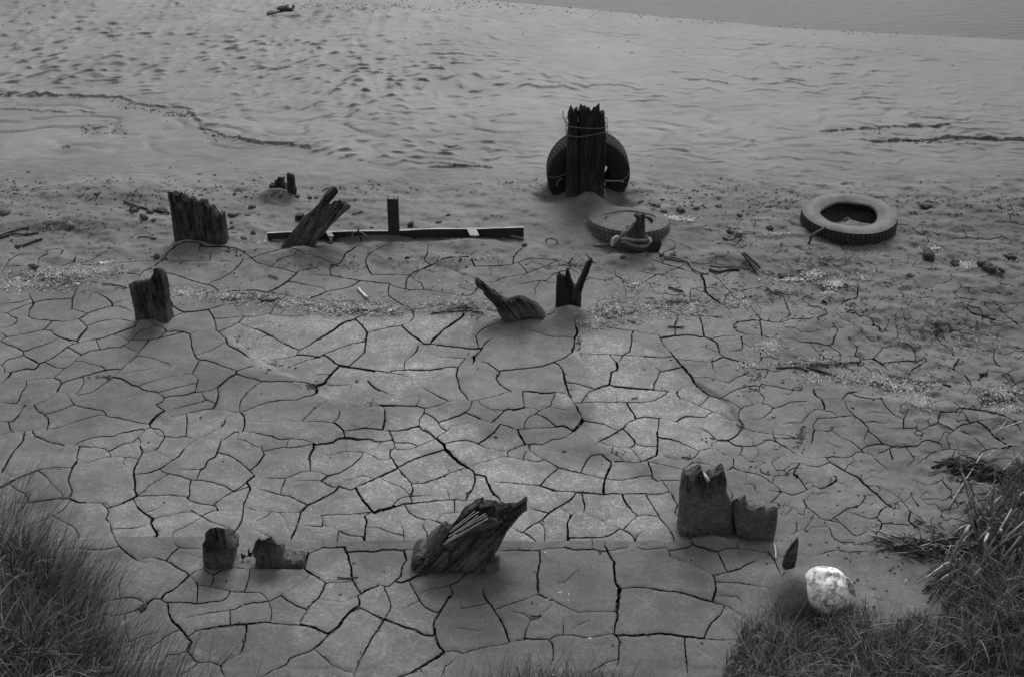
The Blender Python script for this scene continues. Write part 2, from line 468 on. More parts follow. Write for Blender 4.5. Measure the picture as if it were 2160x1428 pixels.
def mat_rubber():
    t = NT('muddy_tyre_rubber'); x, y, z = t.xyz()
    nm = t.n.new('ShaderNodeNewGeometry').outputs['Normal']
    nx, ny, nz = t.xyz(nm)
    dust = t.math('MULTIPLY', t.math('MAXIMUM', t.ramp(t.noise(9, 5, .65), [(.30, .12), (.60, 1)]), 0), t.math('MAXIMUM', t.ramp(nz, [(.15, .12), (.8, 1)]), .05))
    c = t.mix(t.math('MINIMUM', dust, 1), .016, .105)
    c = t.math('MULTIPLY', c, t.ramp(t.noise(60, 4, .7), [(.3, .8), (.7, 1.2)]))
    return t.done(c, .65, .4, t.noise(80, 4, .7), .4, .003)
M['rubber'] = mat_rubber()
M['tread'] = mat_simple('worn_dark_tread', .012, .045, 30, .75, .3)
M['rubber_dark'] = mat_simple('black_tyre_rubber', .008, .02, 40, .7, .3)
M['rubber_mud'] = mat_simple('mud_caked_tyre', .06, .13, 22, .8, .25, .6)

def mat_bucket():
    t = NT('flaking_white_plastic')
    n = t.noise(30, 6, .72, dist=.35); n2 = t.noise(75, 4, .7)
    c = t.ramp(t.math('ADD', n, t.math('MULTIPLY', t.math('SUBTRACT', n2, .5), .35)), [(.40, .24), (.55, .92)])
    c = t.math('MULTIPLY', t.math('MINIMUM', t.math('MAXIMUM', c, .25), .88), t.ramp(t.noise(120, 4, .7), [(.3, .75), (.6, 1.0)]))
    return t.done(c, .5, .35, t.noise(40, 4), .4, .003)
M['bucket'] = mat_bucket()

def mat_water():
    t = NT('river_water')
    n = t.math('ADD', t.noise(3.2, 3, .6, stretch=(1, 4.2, 1), dist=.4), t.math('MULTIPLY', t.noise(11, 3, .6, stretch=(1, 4, 1)), .35))
    return t.done(t.ramp(t.noise(.5, 2), [(.3, .055), (.7, .08)]), .45, .10, n, .7, .03)
M['water'] = mat_water()

# ------------------------------------------------------------------ object helpers
def tag(o, label=None, cat=None, group=None, kind=None):
    if label: o['label'] = label
    if cat: o['category'] = cat
    if group: o['group'] = group
    if kind: o['kind'] = kind
    return o

def mesh_obj(name, verts, faces, mat, parent=None, smooth_=True, sharp=None, origin=None):
    me = bpy.data.meshes.new(name)
    verts = np.asarray(verts, float).reshape(-1, 3)
    o = bpy.data.objects.new(name, me)
    if origin is not None:
        verts = verts - np.asarray(origin)
    if isinstance(faces, np.ndarray):
        k = faces.shape[1]
        me.vertices.add(len(verts)); me.vertices.foreach_set('co', verts.astype(np.float32).ravel())
        me.loops.add(faces.size); me.loops.foreach_set('vertex_index', faces.astype(np.int32).ravel())
        me.polygons.add(len(faces)); me.polygons.foreach_set('loop_start', np.arange(0, faces.size, k, dtype=np.int32))
        me.update(calc_edges=True); me.validate()
    else:
        me.from_pydata(verts.tolist(), [], faces)
        me.update()
    me.polygons.foreach_set('use_smooth', np.full(len(me.polygons), bool(smooth_)))
    if sharp is not None: me.set_sharp_from_angle(angle=math.radians(sharp))
    me.materials.append(M[mat] if isinstance(mat, str) else mat)
    COL.objects.link(o)
    if origin is not None: o.location = origin
    if parent is not None:
        o.parent = parent
        if origin is not None: o.location = Vector(origin) - parent.location if False else origin
        o.matrix_parent_inverse = Matrix.Translation(-Vector(parent.location))
    return o

def empty(name, loc, label, cat, group=None):
    e = bpy.data.objects.new(name, None); COL.objects.link(e)
    e.location = loc; e.empty_display_size = .1
    return tag(e, label, cat, group)

# ------------------------------------------------------------------ cracks
CRACKS = """T 0 360
6|0,825 35,805 90,745 140,712 190,703
4|35,803 150,798 240,797
4|385,670 440,658 500,655 528,668
7|528,668 515,695 470,735
5|385,672 402,690 405,712
8|385,712 330,735 320,765 325,795 340,800
8|640,680 632,720 620,768
5|510,802 570,780 620,768 680,770 730,770
5|940,645 860,695 790,735 725,772
5|680,770 685,785 760,790 860,785 1000,770 1150,762 1280,755
6|1350,760 1440,765 1550,757 1750,752 1900,750 2142,765
7|1460,645 1400,690 1345,735
6|1675,612 1675,670 1700,695 1755,710 1757,750
5|1890,640 1975,650 2050,690 2142,730
8|1360,785 1280,805 1210,840 1175,870 1150,912
5|1160,868 1060,860 960,870 860,895 710,930
5|745,920 740,890
4|1250,825 1330,850
7|1330,850 1420,860 1490,880 1600,920 1730,955 1790,975 1840,1018
6|1490,880 1510,855
5|1735,945 1840,905 1940,850 2040,795
10|240,1025 262,1070 280,1110 272,1135
6|272,1135 245,1170 232,1215
5|0,1118 80,1110 165,1100 245,1078
5|60,1195 130,1160 200,1130 280,1108 350,1085 450,1078 600,1065
7|660,940 650,985 630,1010
8|630,1010 625,1040 608,1070 605,1115 602,1160
5|602,1160 650,1170 735,1192
4|602,1160 530,1165 430,1190 340,1225
7|0,1195 60,1195 100,1220 148,1250 130,1275 95,1300
5|95,1300 40,1310 0,1315
8|200,1230 270,1235 330,1248
6|330,1248 430,1255 530,1262 600,1258 665,1240
7|665,1240 740,1195 820,1165 940,1135
8|940,1135 935,1105 890,1065 825,1030 812,1010
4|945,1112 1070,1080
6|940,1135 970,1135 1030,1145 1115,1185
9|655,1225 690,1270 730,1310 715,1340 680,1380 650,1412
5|730,1290 800,1275 880,1255 1000,1245 1110,1238
7|435,1260 400,1300 360,1335
6|360,1335 200,1370 60,1395 20,1415 0,1425
8|0,1360 30,1375 60,1392
7|360,1335 430,1342 455,1370
9|455,1370 500,1395 560,1415 630,1425
5|730,1428 850,1405 960,1365 1060,1330 1125,1300 1140,1268
5|1110,1390 1150,1355 1230,1325 1300,1295
5|940,1382 1010,1385 1080,1415 1250,1412 1400,1385 1530,1370
5|1330,1395 1370,1360 1395,1345
8|1380,1320 1400,1340 1480,1342 1550,1350 1590,1375
5|1595,1370 1650,1340
5|1420,1250 1480,1210 1550,1188
9|1400,1058 1430,1100 1450,1140 1500,1170 1545,1188
8|1545,1188 1620,1182 1740,1165 1850,1135 1945,1110
6|1945,1110 2060,1100 2142,1070
7|1375,1048 1480,1055 1600,1045 1760,1030 1840,1020
5|1840,1020 1960,1005 2142,998
5|1810,1030 1840,1075 1880,1115
9|1748,1175 1785,1230 1805,1290 1808,1335
6|1808,1335 1840,1355 1870,1380 1890,1400
4|1965,1135 1990,1175 2040,1218
5|1790,1242 1900,1235 2040,1220 2142,1222
5|2050,1230 1980,1280 1840,1335
6|1985,1275 2060,1300 2142,1330
5|1900,1130 2000,1130 2080,1115
4|1545,1188 1680,1205
T 540 360
5|0,692 100,685 170,670 215,655
5|135,800 180,760 240,720 300,712 345,680
5|0,802 130,805 220,822 320,840
6|350,840 430,825 510,820
10|350,845 310,885 240,945 160,990 110,1010
8|110,1010 60,1040 0,1075
5|495,718 580,750 690,770
8|860,605 810,660 760,685 735,725 705,775
6|705,778 650,800 615,820
7|612,825 628,880
5|450,868 520,872 628,880
8|628,880 740,900 870,918 1000,935 1110,945
5|1110,945 1170,975 1300,975
7|1140,598 1050,640 960,690 925,730 918,780
8|918,780 940,830 970,875
6|970,875 1100,868 1265,865
9|1290,880 1260,915 1255,940
8|1290,875 1310,860 1380,830 1470,790
6|1470,790 1520,760 1580,735 1660,722 1790,718
8|1435,610 1435,690 1410,745 1420,765 1460,780
8|1830,640 1840,668 1805,690 1800,730 1820,780 1835,800
5|1405,835 1480,845 1560,845 1650,828 1700,822
6|1700,822 1830,805 1900,798 2000,800 2142,788
8|1300,885 1330,920 1380,945 1410,970
5|1665,835 1720,865 1800,885 1835,910
6|1840,960 1845,990
4|1895,925 2000,930 2060,940
5|1940,970 1995,930 2060,900 2142,885
5|0,998 90,1000
6|120,1018 200,1035 270,1045 330,1070 410,1100
7|410,1100 440,1075 520,1045 590,1015
5|590,1015 680,995 790,970 870,950
5|270,930 370,945 500,970 560,985 590,1010
6|260,1055 200,1090 150,1150 115,1200
5|0,1220 50,1208 110,1202
6|110,1202 200,1215 320,1225 450,1215 530,1215 620,1250 735,1275
5|437,1140 435,1205
12|820,1245 735,1275 650,1340 560,1395 500,1425
7|820,1245 900,1205 970,1180 1030,1140
8|1100,985 1105,1035 1160,1085 1225,1125
4|1225,1125 1345,1160
5|1030,1228 1150,1205 1310,1170 1410,1150 1540,1125 1690,1095
5|570,1140 680,1105 800,1090 960,1100
4|1220,1025 1300,1002 1400,998
5|1400,998 1500,1010 1600,1030 1720,1045
6|1730,1035 1765,1055 1830,1020 1880,995
5|330,1125 420,1125 520,1130 560,1145
10|830,1245 880,1290 910,1330 930,1355
14|930,1355 922,1390
4|935,1358 1010,1335
5|1010,1335 1110,1312 1215,1295 1290,1265
8|1290,1265 1320,1220 1305,1185
8|1215,1295 1250,1330 1310,1380 1380,1420
7|1700,1095 1745,1115 1758,1160
12|1758,1160 1730,1215 1650,1280 1570,1330 1530,1370 1470,1425
10|0,1325 80,1360 130,1388
4|0,1420 60,1395 110,1385
6|1845,1410 1840,1385 1880,1340 1950,1300 2040,1270
T 1080 360
8|120,630 60,670 15,725 5,775
5|5,785 60,765 140,742 250,738 390,740
5|0,885 100,868 200,830 310,785 380,755 440,762 490,795
5|60,790 120,830
6|475,772 510,735 570,722
8|490,795 490,820 470,832
5|280,895 360,862 470,832
5|500,835 560,860 620,890 690,908 780,915 870,895
8|865,830 870,880 920,910 932,960
5|932,965 1020,985 1100,990
6|1030,985 1100,940 1210,905
5|0,960 100,945 200,925 280,925 310,940 420,938
5|540,945 650,935
7|600,660 620,700 660,745
5|670,760 730,800
4|710,720 780,705 860,650
4|690,630 780,635
6|1160,740 1230,765 1320,795
7|1320,795 1400,815 1440,830
5|1050,840 1150,862 1260,870
5|1250,880 1370,895 1480,905
5|180,1060 200,1010 185,1000 235,960
4|930,1000 955,1030 950,1060
5|845,1115 880,1090 970,1070 1050,1050
8|1265,1085 1240,1110 1235,1140
7|905,1225 1010,1190 1120,1160 1240,1152
7|1240,1152 1330,1180 1420,1205 1560,1215 1720,1225 1790,1255
12|1550,895 1610,940 1620,1000 1660,1055 1740,1110
7|1740,1110 1800,1150 1850,1215
6|1690,890 1740,920 1770,965 1800,990 1840,1035
5|1840,1005 1950,995 2020,985 2090,982
8|1815,1035 1790,1055 1795,1095
5|1840,1060 1900,1080 1960,1120 2030,1185 2090,1240
9|1900,1240 1980,1255 2080,1255
6|2080,1250 2142,1260
9|2070,1255 2080,1300 2095,1340
6|1340,640 1390,690
4|1165,1020 1300,1035 1450,1050 1580,1068
5|1460,1130 1580,1138 1660,1140
8|1395,1205 1375,1260 1360,1300
6|1360,1300 1368,1370
10|1568,1215 1590,1280 1600,1340 1608,1390
5|690,1270 770,1300 880,1325 1000,1340
7|1000,1340 1100,1358 1220,1375 1240,1400
9|1018,1345 1000,1380 1005,1395
7|1240,1395 1370,1380 1500,1372 1570,1390 1610,1388
5|1610,1388 1680,1415
5|1680,1388 1770,1382 1870,1382
7|1870,1270 1850,1305 1900,1350 1960,1370
5|1960,1370 2060,1375 2142,1375
8|1918,1380 1920,1410
12|530,1245 530,1300 545,1350 535,1390
5|130,1340 200,1350 320,1385 450,1390 510,1405
5|125,1215 110,1255 60,1285
6|285,1225 345,1185 375,1150
T 1620 360
7|0,985 40,1030 120,1055 145,1075
6|120,1090 160,1140 215,1200
6|250,1080 300,1060 360,1040 420,1020
8|610,1125 630,1095 700,1075 740,1060 745,1035
4|275,1105 380,1140 470,1165
10|485,1155 498,1200 490,1235
7|190,1240 300,1240 350,1240 400,1225 450,1220
6|0,1265 70,1270 130,1265 190,1240
7|740,1135 705,1165
7|650,1170 705,1165 740,1195 765,1220 765,1240
8|770,1220 830,1220 870,1245 890,1280
12|870,1300 910,1310 940,1325
6|930,1340 960,1370
8|530,1270 560,1305 580,1340 560,1388
5|270,1358 350,1350 430,1340
4|600,1235 700,1275 780,1340 820,1375
6|1135,1180 1140,1230 1170,1265 1250,1290
5|1560,1030 1590,1060 1700,1080 1850,1110 1955,1135
5|1955,1135 2020,1118 2142,1100
4|1640,1155 1680,1120 1740,1110
7|1940,1165 1990,1210 2040,1250 2142,1330
5|1820,1290 1910,1300 1960,1285 2040,1280
6|1440,1365 1540,1350 1620,1325
12|1660,1155 1720,1200 1800,1220 1870,1240
6|1920,690 1990,720 2030,750
7|1580,568 1680,565 1760,580
8|1760,560 1850,575 1900,580
5|1350,500 1410,535 1470,545
5|1620,460 1640,510 1670,540
T 0 710
6|0,60 60,65 130,90 195,125
10|195,125 200,155 260,190 325,225
7|325,225 430,180 500,135 560,90 610,65 670,50
9|500,8 560,30 620,38 670,50
6|670,50 750,30 860,5
4|200,120 300,92 400,58 500,25
4|0,225 60,195 180,165
8|335,235 300,262 200,268 130,285
7|130,285 60,295 0,300
7|100,300 60,345 0,395
6|40,270 38,295
5|0,250 40,268
5|575,108 640,130 685,152
6|685,152 760,120 840,105 930,92 1010,88
5|840,105 825,75 805,30
5|1010,88 1040,65 1080,45 1085,30
5|1045,88 1090,100 1150,115
7|685,152 650,175 625,205 590,240
6|590,240 540,265 500,300 465,322
5|385,240 460,250 545,258
6|625,205 700,210 770,235 840,245
8|840,245 870,262 885,280
6|885,280 800,300 700,330 620,352 540,370
6|885,280 950,270 1020,265
8|1250,28 1190,95 1130,170 1080,220 1020,270 945,335
5|945,335 880,385 800,440 740,470 630,510
4|1085,222 1160,230 1250,237
4|1145,170 1240,175 1310,190 1360,215 1410,225 1428,240
4|1080,302 1200,285 1330,255 1428,243 1600,232 1690,195
5|65,345 150,355 230,362 300,352 380,345 450,340
10|455,345 500,365 515,385
11|515,385 490,425 475,465
8|475,465 440,500 380,535 285,572
6|0,548 100,555 200,570 285,572
5|695,340 705,375 680,420 625,478
6|475,465 545,472 590,515 605,545 630,560
5|220,378 215,420 180,460 165,510 135,545
7|945,338 1020,355 1100,400 1160,415 1200,445 1300,465 1380,510
4|1160,405 1260,380 1400,340 1500,325 1610,310
5|1680,235 1630,270 1612,310 1610,340
6|1650,335 1660,360 1645,400 1635,460
4|1310,468 1400,450 1500,425 1640,390
6|1380,505 1430,495 1540,492 1640,465 1700,462 1780,445 1850,400 1910,345 1980,310
7|1380,510 1350,550 1305,568
9|1305,568 1340,595 1380,620
5|600,550 700,545 790,542 810,552 900,540 1000,520 1110,495 1180,480 1240,462
5|625,570 700,590 780,610 860,622 900,650
4|395,632 480,620 540,600 620,578
8|820,655 885,660 910,672 1000,685 1120,712 1240,732
8|285,572 300,600 330,630 365,640
8|365,640 400,685 405,720 390,770
7|390,775 480,760 600,720 700,690 820,658
5|390,775 270,780 190,790 120,795 0,818
9|75,712 80,750 90,780 120,795
5|0,708 75,712 110,705
6|110,705 160,650 220,610
10|275,780 290,825 350,855 430,885 530,905
8|530,905 620,910
7|620,910 700,870 800,840 940,832 1050,800 1200,775 1215,780 1270,762
12|1270,762 1250,735 1280,695 1330,650 1380,620
7|1440,605 1540,580 1640,560 1720,540
6|1700,465 1705,500 1740,535 1790,555
6|1830,440 1828,500 1805,560 1780,600
6|1780,600 1860,605 1940,615 2000,630
4|1420,670 1560,640 1700,610 1780,600
6|2142,400 2090,440 2020,520 2005,560 2002,620
6|2000,630 2070,605 2142,575
9|2010,630 2045,670 2045,740 2030,790
4|2045,710 2142,705
5|2000,632 1930,665 1860,700 1845,725
7|1560,645 1565,720 1555,830
6|1285,800 1330,825 1370,832
8|1310,748 1340,775 1370,815 1380,835
8|1380,838 1480,840 1570,838 1665,850
7|1905,705 1860,745 1760,800 1700,835 1665,850
8|1665,850 1600,890 1540,945
12|1540,945 1500,1000 1440,1040
8|1440,1040 1370,1090 1330,1110
7|1330,1110 1240,1140 1140,1155
6|1665,842 1750,852 1850,862 1990,858 2060,870
7|2060,870 2100,895 2142,918
4|1865,818 1960,800 2030,792
6|2030,792 2142,802
5|2005,800 1985,855
7|1215,780 1180,820 1110,880
4|1110,882 1030,895 920,935
6|1165,845 1180,880 1175,910 1145,945
6|1370,845 1350,885 1320,930 1260,965 1200,978
4|1285,950 1340,980 1440,1000
5|620,910 700,918 800,922 870,935 915,965 925,998
5|700,1055 780,1035 850,1010 940,1000 1060,1002
7|1060,1002 1080,960
5|1060,1005 1030,1040 1045,1070 1080,1090
5|1080,1003 1150,1015
10|1185,935 1190,970 1165,1020
14|1165,1020 1130,1090 1120,1160 1130,1240 1130,1290 1150,1330
9|210,825 190,870 130,940 70,1030 0,1122
7|545,910 480,990 350,1108
6|670,925 650,980 645,1050
9|645,1050 620,1075 590,1140 575,1210 605,1290 590,1335 580,1355
8|350,1108 250,1145 150,1180 80,1230 0,1270
5|350,1108 430,1100 600,1097
6|330,1145 400,1185 440,1240 510,1305 530,1350
6|90,1245 150,1285 210,1310 240,1350
4|0,1160 100,1165 160,1180
6|110,1375 200,1390 300,1380 420,1365 510,1350
14|510,1350 580,1355
10|580,1355 640,1380 720,1390
5|720,1390 860,1390 920,1395
6|1340,1112 1380,1140 1500,1165 1590,1195
9|1600,1200 1590,1260 1585,1330 1570,1350
8|1855,870 1835,930 1800,1010
12|1800,1010 1740,1045 1720,1095 1680,1115
5|1680,1115 1500,1115
8|1680,1115 1665,1160 1645,1205
5|1590,1200 1645,1205 1760,1215 1940,1240
10|1840,980 1920,995 2000,1045 2080,1110 2142,1155
6|2090,1115 2142,1080
14|2142,1175 2100,1185 2065,1215
11|2065,1215 2095,1270 2060,1350 2040,1400
5|2065,1215 2020,1255 1950,1275
8|2080,1255 2020,1275 1900,1320 1780,1405
14|1150,1330 1090,1360 1030,1390
7|1030,1390 910,1428
6|1150,1330 1300,1330 1440,1325 1480,1335 1550,1335 1570,1350
9|1560,1345 1620,1385 1780,1410 1820,1420
5|1150,1330 1210,1290 1250,1245 1410,1165
8|1125,1375 1150,1428
5|600,1375 545,1420
10|1590,0 1605,80 1625,140 1655,188
8|1655,188 1765,205 1870,250 1980,285
4|1660,140 1770,110 1860,75
6|1980,280 2060,260 2142,240
10|1980,285 1975,310
6|1980,310 2060,335 2142,352
9|1870,40 1910,70 1990,115 2050,150 2120,200
7|1910,20 1915,50
T 540 710
8|50,-28 130,0 210,45 290,85 365,118
9|365,118 440,80 510,35 575,0
8|365,118 335,158
6|335,158 260,178 170,190 100,192
6|335,158 420,160 530,175
6|530,175 600,140 700,100 800,62 915,38
5|530,175 400,205 300,245 260,270
14|922,0 918,50 908,130
8|908,130 850,185 775,240
9|565,160 620,185 665,225 700,238
10|700,238 800,252 920,272 1040,290 1110,302
5|1110,305 1230,320 1280,340 1310,370 1305,385 1322,410
9|700,240 650,285 620,320 590,355
6|1110,302 1150,285 1240,280 1440,282 1560,268
5|915,95 1050,95 1200,85 1360,68
9|1360,68 1460,62 1520,70
8|1520,68 1680,85 1800,100 1880,92
9|1460,60 1480,25 1510,0
5|1320,0 1360,20 1405,42
7|1360,70 1345,120 1310,160 1250,205 1238,280
12|1895,90 1880,120
9|1880,120 1825,155
8|1895,85 1930,45 2000,0
7|1845,0 1850,50 1870,80
5|1480,150 1600,172 1790,182
18|1810,170 1815,235
9|1880,208 1940,222 2000,265 2030,295 2025,320
7|2030,282 2142,275
5|1750,205 1690,250
4|1690,258 1640,252 1560,262
8|1715,280 1675,330 1690,370 1710,440 1760,500 1780,530
9|2000,325 2020,370 2080,425 2142,460
7|1455,285 1455,330
5|1005,285 965,340 950,358
4|925,362 980,365
7|930,365 970,405 1040,450 1140,495
6|1045,455 1000,500 950,560
8|1365,395 1440,450 1540,505 1615,538
5|1360,485 1360,540 1340,575
5|870,575 950,578 1030,575
8|1030,575 1150,575 1330,580 1420,600
8|1420,600 1500,582 1560,560 1620,540 1700,530 1780,535 1850,532
7|1850,532 1950,510 2040,490 2060,475 2142,460
5|1850,535 1910,585 1990,640
6|1810,555 1790,600 1740,640 1640,680 1530,712
6|1750,630 1840,670 1920,705 2000,722
7|2080,620 2030,665 1975,705
5|2010,612 2080,612 2142,605
9|2000,715 2080,740 2142,758
4|1880,705 1750,735 1620,755
6|1445,640 1490,680 1530,730 1550,765 1595,780
8|1620,760 1590,795 1520,835
10|1448,770 1460,810 1500,845
16|1500,845 1560,900 1620,970 1690,1040
14|1690,1040 1770,1090 1810,1120 1830,1150
5|1590,878 1700,868 1800,875 1860,895
6|1860,895 1960,935 2100,960
7|1860,895 1930,850 2000,790 2040,740
7|2142,940 2105,960 2120,1005
8|1500,855 1430,885 1350,915
8|1350,915 1280,940 1180,955
6|1150,885 1240,885 1310,890 1350,912
8|1410,600 1405,640 1370,690 1365,730
6|1365,730 1380,765 1410,785
10|1020,580 1070,600 1080,680 1060,775
5|785,742 850,765 950,770 1050,778 1110,782
8|1110,782 1200,782 1280,765 1370,745
4|750,790 860,778 930,760 985,720
10|1115,785 1135,830 1155,880
7|1155,880 1160,915 1175,940
9|1155,930 1120,965 1125,1010
14|1125,1010 1160,1050 1190,1100
12|1190,1100 1240,1160 1300,1225
7|0,572 80,550 180,530 340,522
6|340,522 400,500 450,490 505,470
16|500,405 505,440 515,490
6|0,355 50,372
5|0,395 50,372
6|50,372 180,370 300,372 400,380 500,405
12|500,410 540,395 570,385 590,355
5|570,405 650,402 790,398 785,440 780,465
4|480,335 530,315 610,315
7|600,530 550,555 480,615 430,655 385,705
4|550,560 620,585 700,612
5|700,620 770,612 870,575
8|705,615 690,680 650,722
6|0,706 130,710 300,705 430,708 560,715 650,722
8|650,722 700,755 735,790 745,840
8|0,808 70,822 130,830
9|130,830 200,858 270,850
5|270,850 350,855 430,870 495,885
4|275,855 255,905
5|0,918 50,920
9|50,915 55,950 70,985 40,1030 0,1080
5|75,952 150,935 220,922
8|220,922 300,925 380,912
5|380,912 470,900
8|470,900 540,890 620,885 690,848 740,845
11|740,845 800,850 870,858
7|870,858 950,855 1020,875 1140,865
10|480,900 480,940 450,1000 455,1120
5|580,988 670,970 760,955 910,950
5|745,900 760,950
5|1050,890 1000,940
8|920,965 860,1020 800,1075 710,1130 600,1162
7|950,955 990,1000 1050,1030 1120,1040
10|600,1162 540,1135 460,1125
8|460,1125 370,1138 250,1185
6|250,1185 180,1180 80,1185
7|250,1185 225,1260 205,1320
8|0,1270 80,1290 170,1315 210,1322
10|210,1322 290,1340 360,1380 430,1410
9|430,1410 520,1370 600,1330 650,1300 695,1262
16|550,1205 600,1240 645,1260
5|330,1212 450,1205 545,1205
5|600,1165 555,1200
16|645,1258 680,1250 760,1270 800,1280
12|800,1280 850,1255 950,1210 1040,1170 1190,1100
5|730,1210 820,1180 910,1165 1000,1185
4|1040,1188 1100,1215 1210,1255
5|1210,1255 1250,1290 1290,1325
9|1290,1325 1308,1390
14|1300,1225 1370,1222 1450,1205 1560,1165 1640,1130 1770,1100
10|1300,1230 1312,1290 1290,1320
15|840,1280 865,1330 910,1390 960,1450
4|1210,1070 1340,1015 1460,975 1560,960
4|1780,1078 1890,1050 1980,1030 2040,1008 2110,1005
9|1830,1150 1830,1210 1810,1270 1770,1320 1760,1365
8|1830,1150 1920,1165
12|1920,1165 1940,1220 1975,1290 2030,1350 2060,1405
5|2000,1215 2142,1220
4|1575,1250 1605,1300 1620,1355
7|1230,1395 1310,1390 1400,1380 1540,1365 1650,1358
10|1650,1358 1770,1368 1870,1362
7|1870,1362 1990,1338
8|1660,1360 1662,1460
7|1130,1385 1200,1355 1300,1335 1380,1328
4|1380,1328 1470,1328
5|1120,1428 1170,1415 1230,1395
T 1080 710
9|508,130 525,50 520,0
10|500,135 510,100 545,130
8|510,145 440,175 350,212
8|350,212 270,240 130,262 0,275
8|350,212 400,245 430,290
13|430,290 445,370 465,440 495,515
10|495,515 530,570 560,630 590,690
18|595,690 560,740 510,790
5|585,148 700,148 850,152
7|850,152 930,158 1010,160
5|1010,160 1120,165 1240,175 1340,172
9|1005,0 1000,60 985,125
7|985,125 930,155 905,200 870,215
12|870,215 885,260 875,310
12|870,290 835,300 825,350 815,400
13|815,400 780,410 690,440
8|690,440 630,475 580,510
5|455,375 580,402 690,428
5|815,400 860,420
11|860,418 1000,432 1120,442 1220,450 1310,458
5|1310,458 1380,452
5|815,175 870,215
8|1235,10 1270,70 1340,150 1380,200
12|1380,200 1440,260 1500,330
12|1500,330 1540,400 1590,450 1650,490
7|1370,192 1480,195 1560,205 1680,208 1750,205
4|1095,180 1170,235 1245,285
5|1420,255 1340,270 1240,290
7|1245,290 1225,310 1215,350 1190,400 1185,445
5|1350,105 1450,92 1560,85 1650,100 1735,128
8|1640,5 1700,40 1725,90 1740,140
5|1670,210 1690,170 1740,155
5|1670,210 1685,270 1710,300
12|1740,150 1790,180 1870,200 1950,220
6|1950,220 2010,240 2060,270 2142,272
6|1920,0 1922,100 1810,125
5|1930,50 2000,85 2070,105
9|2080,110 2085,180 2055,230
4|1885,225 1970,310
6|1975,315 1880,340 1810,385
5|1810,385 1760,372 1660,345 1510,338
6|1535,405 1440,420 1380,455
8|1380,455 1385,490 1405,520
5|1405,512 1500,550 1590,590 1680,625
5|1680,625 1770,660 1830,700 1880,715
6|1565,575 1610,540 1650,500
7|1650,490 1740,515 1830,545 1890,580
6|1750,505 1800,480 1880,440 2000,395
5|1900,445 1960,500 2020,560
6|2142,565 2080,558 2000,570 1930,595 1900,630 1900,700
5|2000,690 2050,695 2100,675 2142,630
16|1900,700 1930,740 1910,790
8|1910,790 1880,830 1830,860 1780,870
12|1780,870 1720,870 1680,890
7|1680,625 1640,655 1590,675 1480,665 1420,680 1375,710
9|960,550 975,590 1015,640 1035,690
8|1035,690 1100,675 1180,680 1240,685
9|1240,685 1310,695 1400,720
6|1400,720 1520,752 1620,785 1710,835
10|1035,690 950,735 940,760
12|940,760 850,815 740,870 680,905
5|600,705 700,715 780,735 880,765
7|925,770 980,820 1020,865
10|1020,865 1030,895 985,930
5|735,880 800,905 900,925 985,928
4|1040,905 1100,915 1205,918
5|985,930 1020,960 1070,1008
5|845,930 840,970 890,1005 930,1045
7|1232,685 1225,760 1215,800
14|1215,800 1218,900 1205,1000
5|1225,840 1350,865 1480,915 1570,955
6|1205,995 1300,1000
8|1300,1000 1360,1020 1480,1025 1550,980 1570,950 1640,935
8|830,1050 920,1045 1060,1050 1200,1010
5|1640,935 1710,940 1770,975 1850,1015
6|1800,870 1870,905 1930,918
5|1930,918 2040,908 2142,902
7|1930,925 1920,965 1895,990
5|1895,990 1855,1015
7|1855,1020 1850,1090
12|1850,1095 1790,1120
6|1860,1095 1930,1125 2050,1150 2142,1195
5|1930,1000 1980,1040 2025,1065
7|2085,1095 2080,1130 2142,1160
5|1945,770 2050,795 2142,815
7|0,458 100,452 200,458 250,470 340,465
7|340,465 410,465 460,490 495,515
8|90,455 92,510 112,585
12|0,610 60,600 105,590
5|130,585 200,600 230,615
10|320,585 260,605 200,640
6|200,640 140,670 105,715 105,765
6|365,500 330,550 320,580
4|330,588 420,612 500,620
4|205,645 290,685 370,725
6|0,765 45,770 130,765 300,755 420,750 480,770 515,795
12|45,775 80,840 115,900
8|0,940 60,915 115,900
7|115,900 200,890 250,900
6|250,900 330,860 420,845 520,825
8|140,900 150,945 200,990 290,1035 350,1070 390,1098
6|150,955 110,965 95,990
5|0,1022 120,1030 210,1045 260,1038
7|390,1098 330,1145 280,1190
10|280,1190 235,1245
7|390,1098 450,1110 520,1130 575,1140
6|575,1140 680,1165 780,1185
5|780,1185 900,1200 1000,1185 1100,1165 1150,1165
7|750,985 680,990 630,1030 600,1085 575,1140
15|830,1075 800,1145 770,1210 765,1270 770,1320
10|750,985 790,1020 830,1050 830,1075
9|1135,1080 1170,1140 1175,1180
11|1175,1180 1215,1208
6|1215,1208 1300,1200 1440,1208
6|1255,1215 1310,1280 1340,1320
8|1340,1320 1365,1380 1385,1400 1420,1395
6|1385,1400 1385,1428
8|0,1222 120,1235 235,1245
12|235,1245 300,1265 370,1288
7|370,1288 480,1292 535,1298
10|535,1298 640,1305 770,1320
7|770,1320 860,1312 1000,1315 1120,1312 1240,1318 1310,1300
10|535,1300 500,1350 440,1390 380,1425
9|580,1335 600,1370 610,1428
12|925,1320 935,1360 975,1420
7|1120,1315 1145,1365 1180,1420
4|870,475 872,545
7|535,545 700,545 860,548
8|860,548 960,548 1080,552
8|1080,552 1160,540 1240,505 1310,460
5|1110,1050 1200,1055 1310,1080 1430,1105 1490,1070 1500,1045
7|1515,1048 1600,1055 1690,1085
7|1805,1265 1850,1330 1830,1360 1890,1415
5|2142,280 2120,340
5|1980,320 2142,365
6|2070,435 2080,400 2142,400
T 1620 710
8|170,10 280,42 400,50 510,75 550,70
5|510,85 600,130
7|550,0 565,45
5|350,60 400,115 450,165
9|450,160 500,190 560,200 600,220
7|600,220 640,255 700,280 740,330
6|370,240 430,220 470,205
6|345,215 375,255 440,310
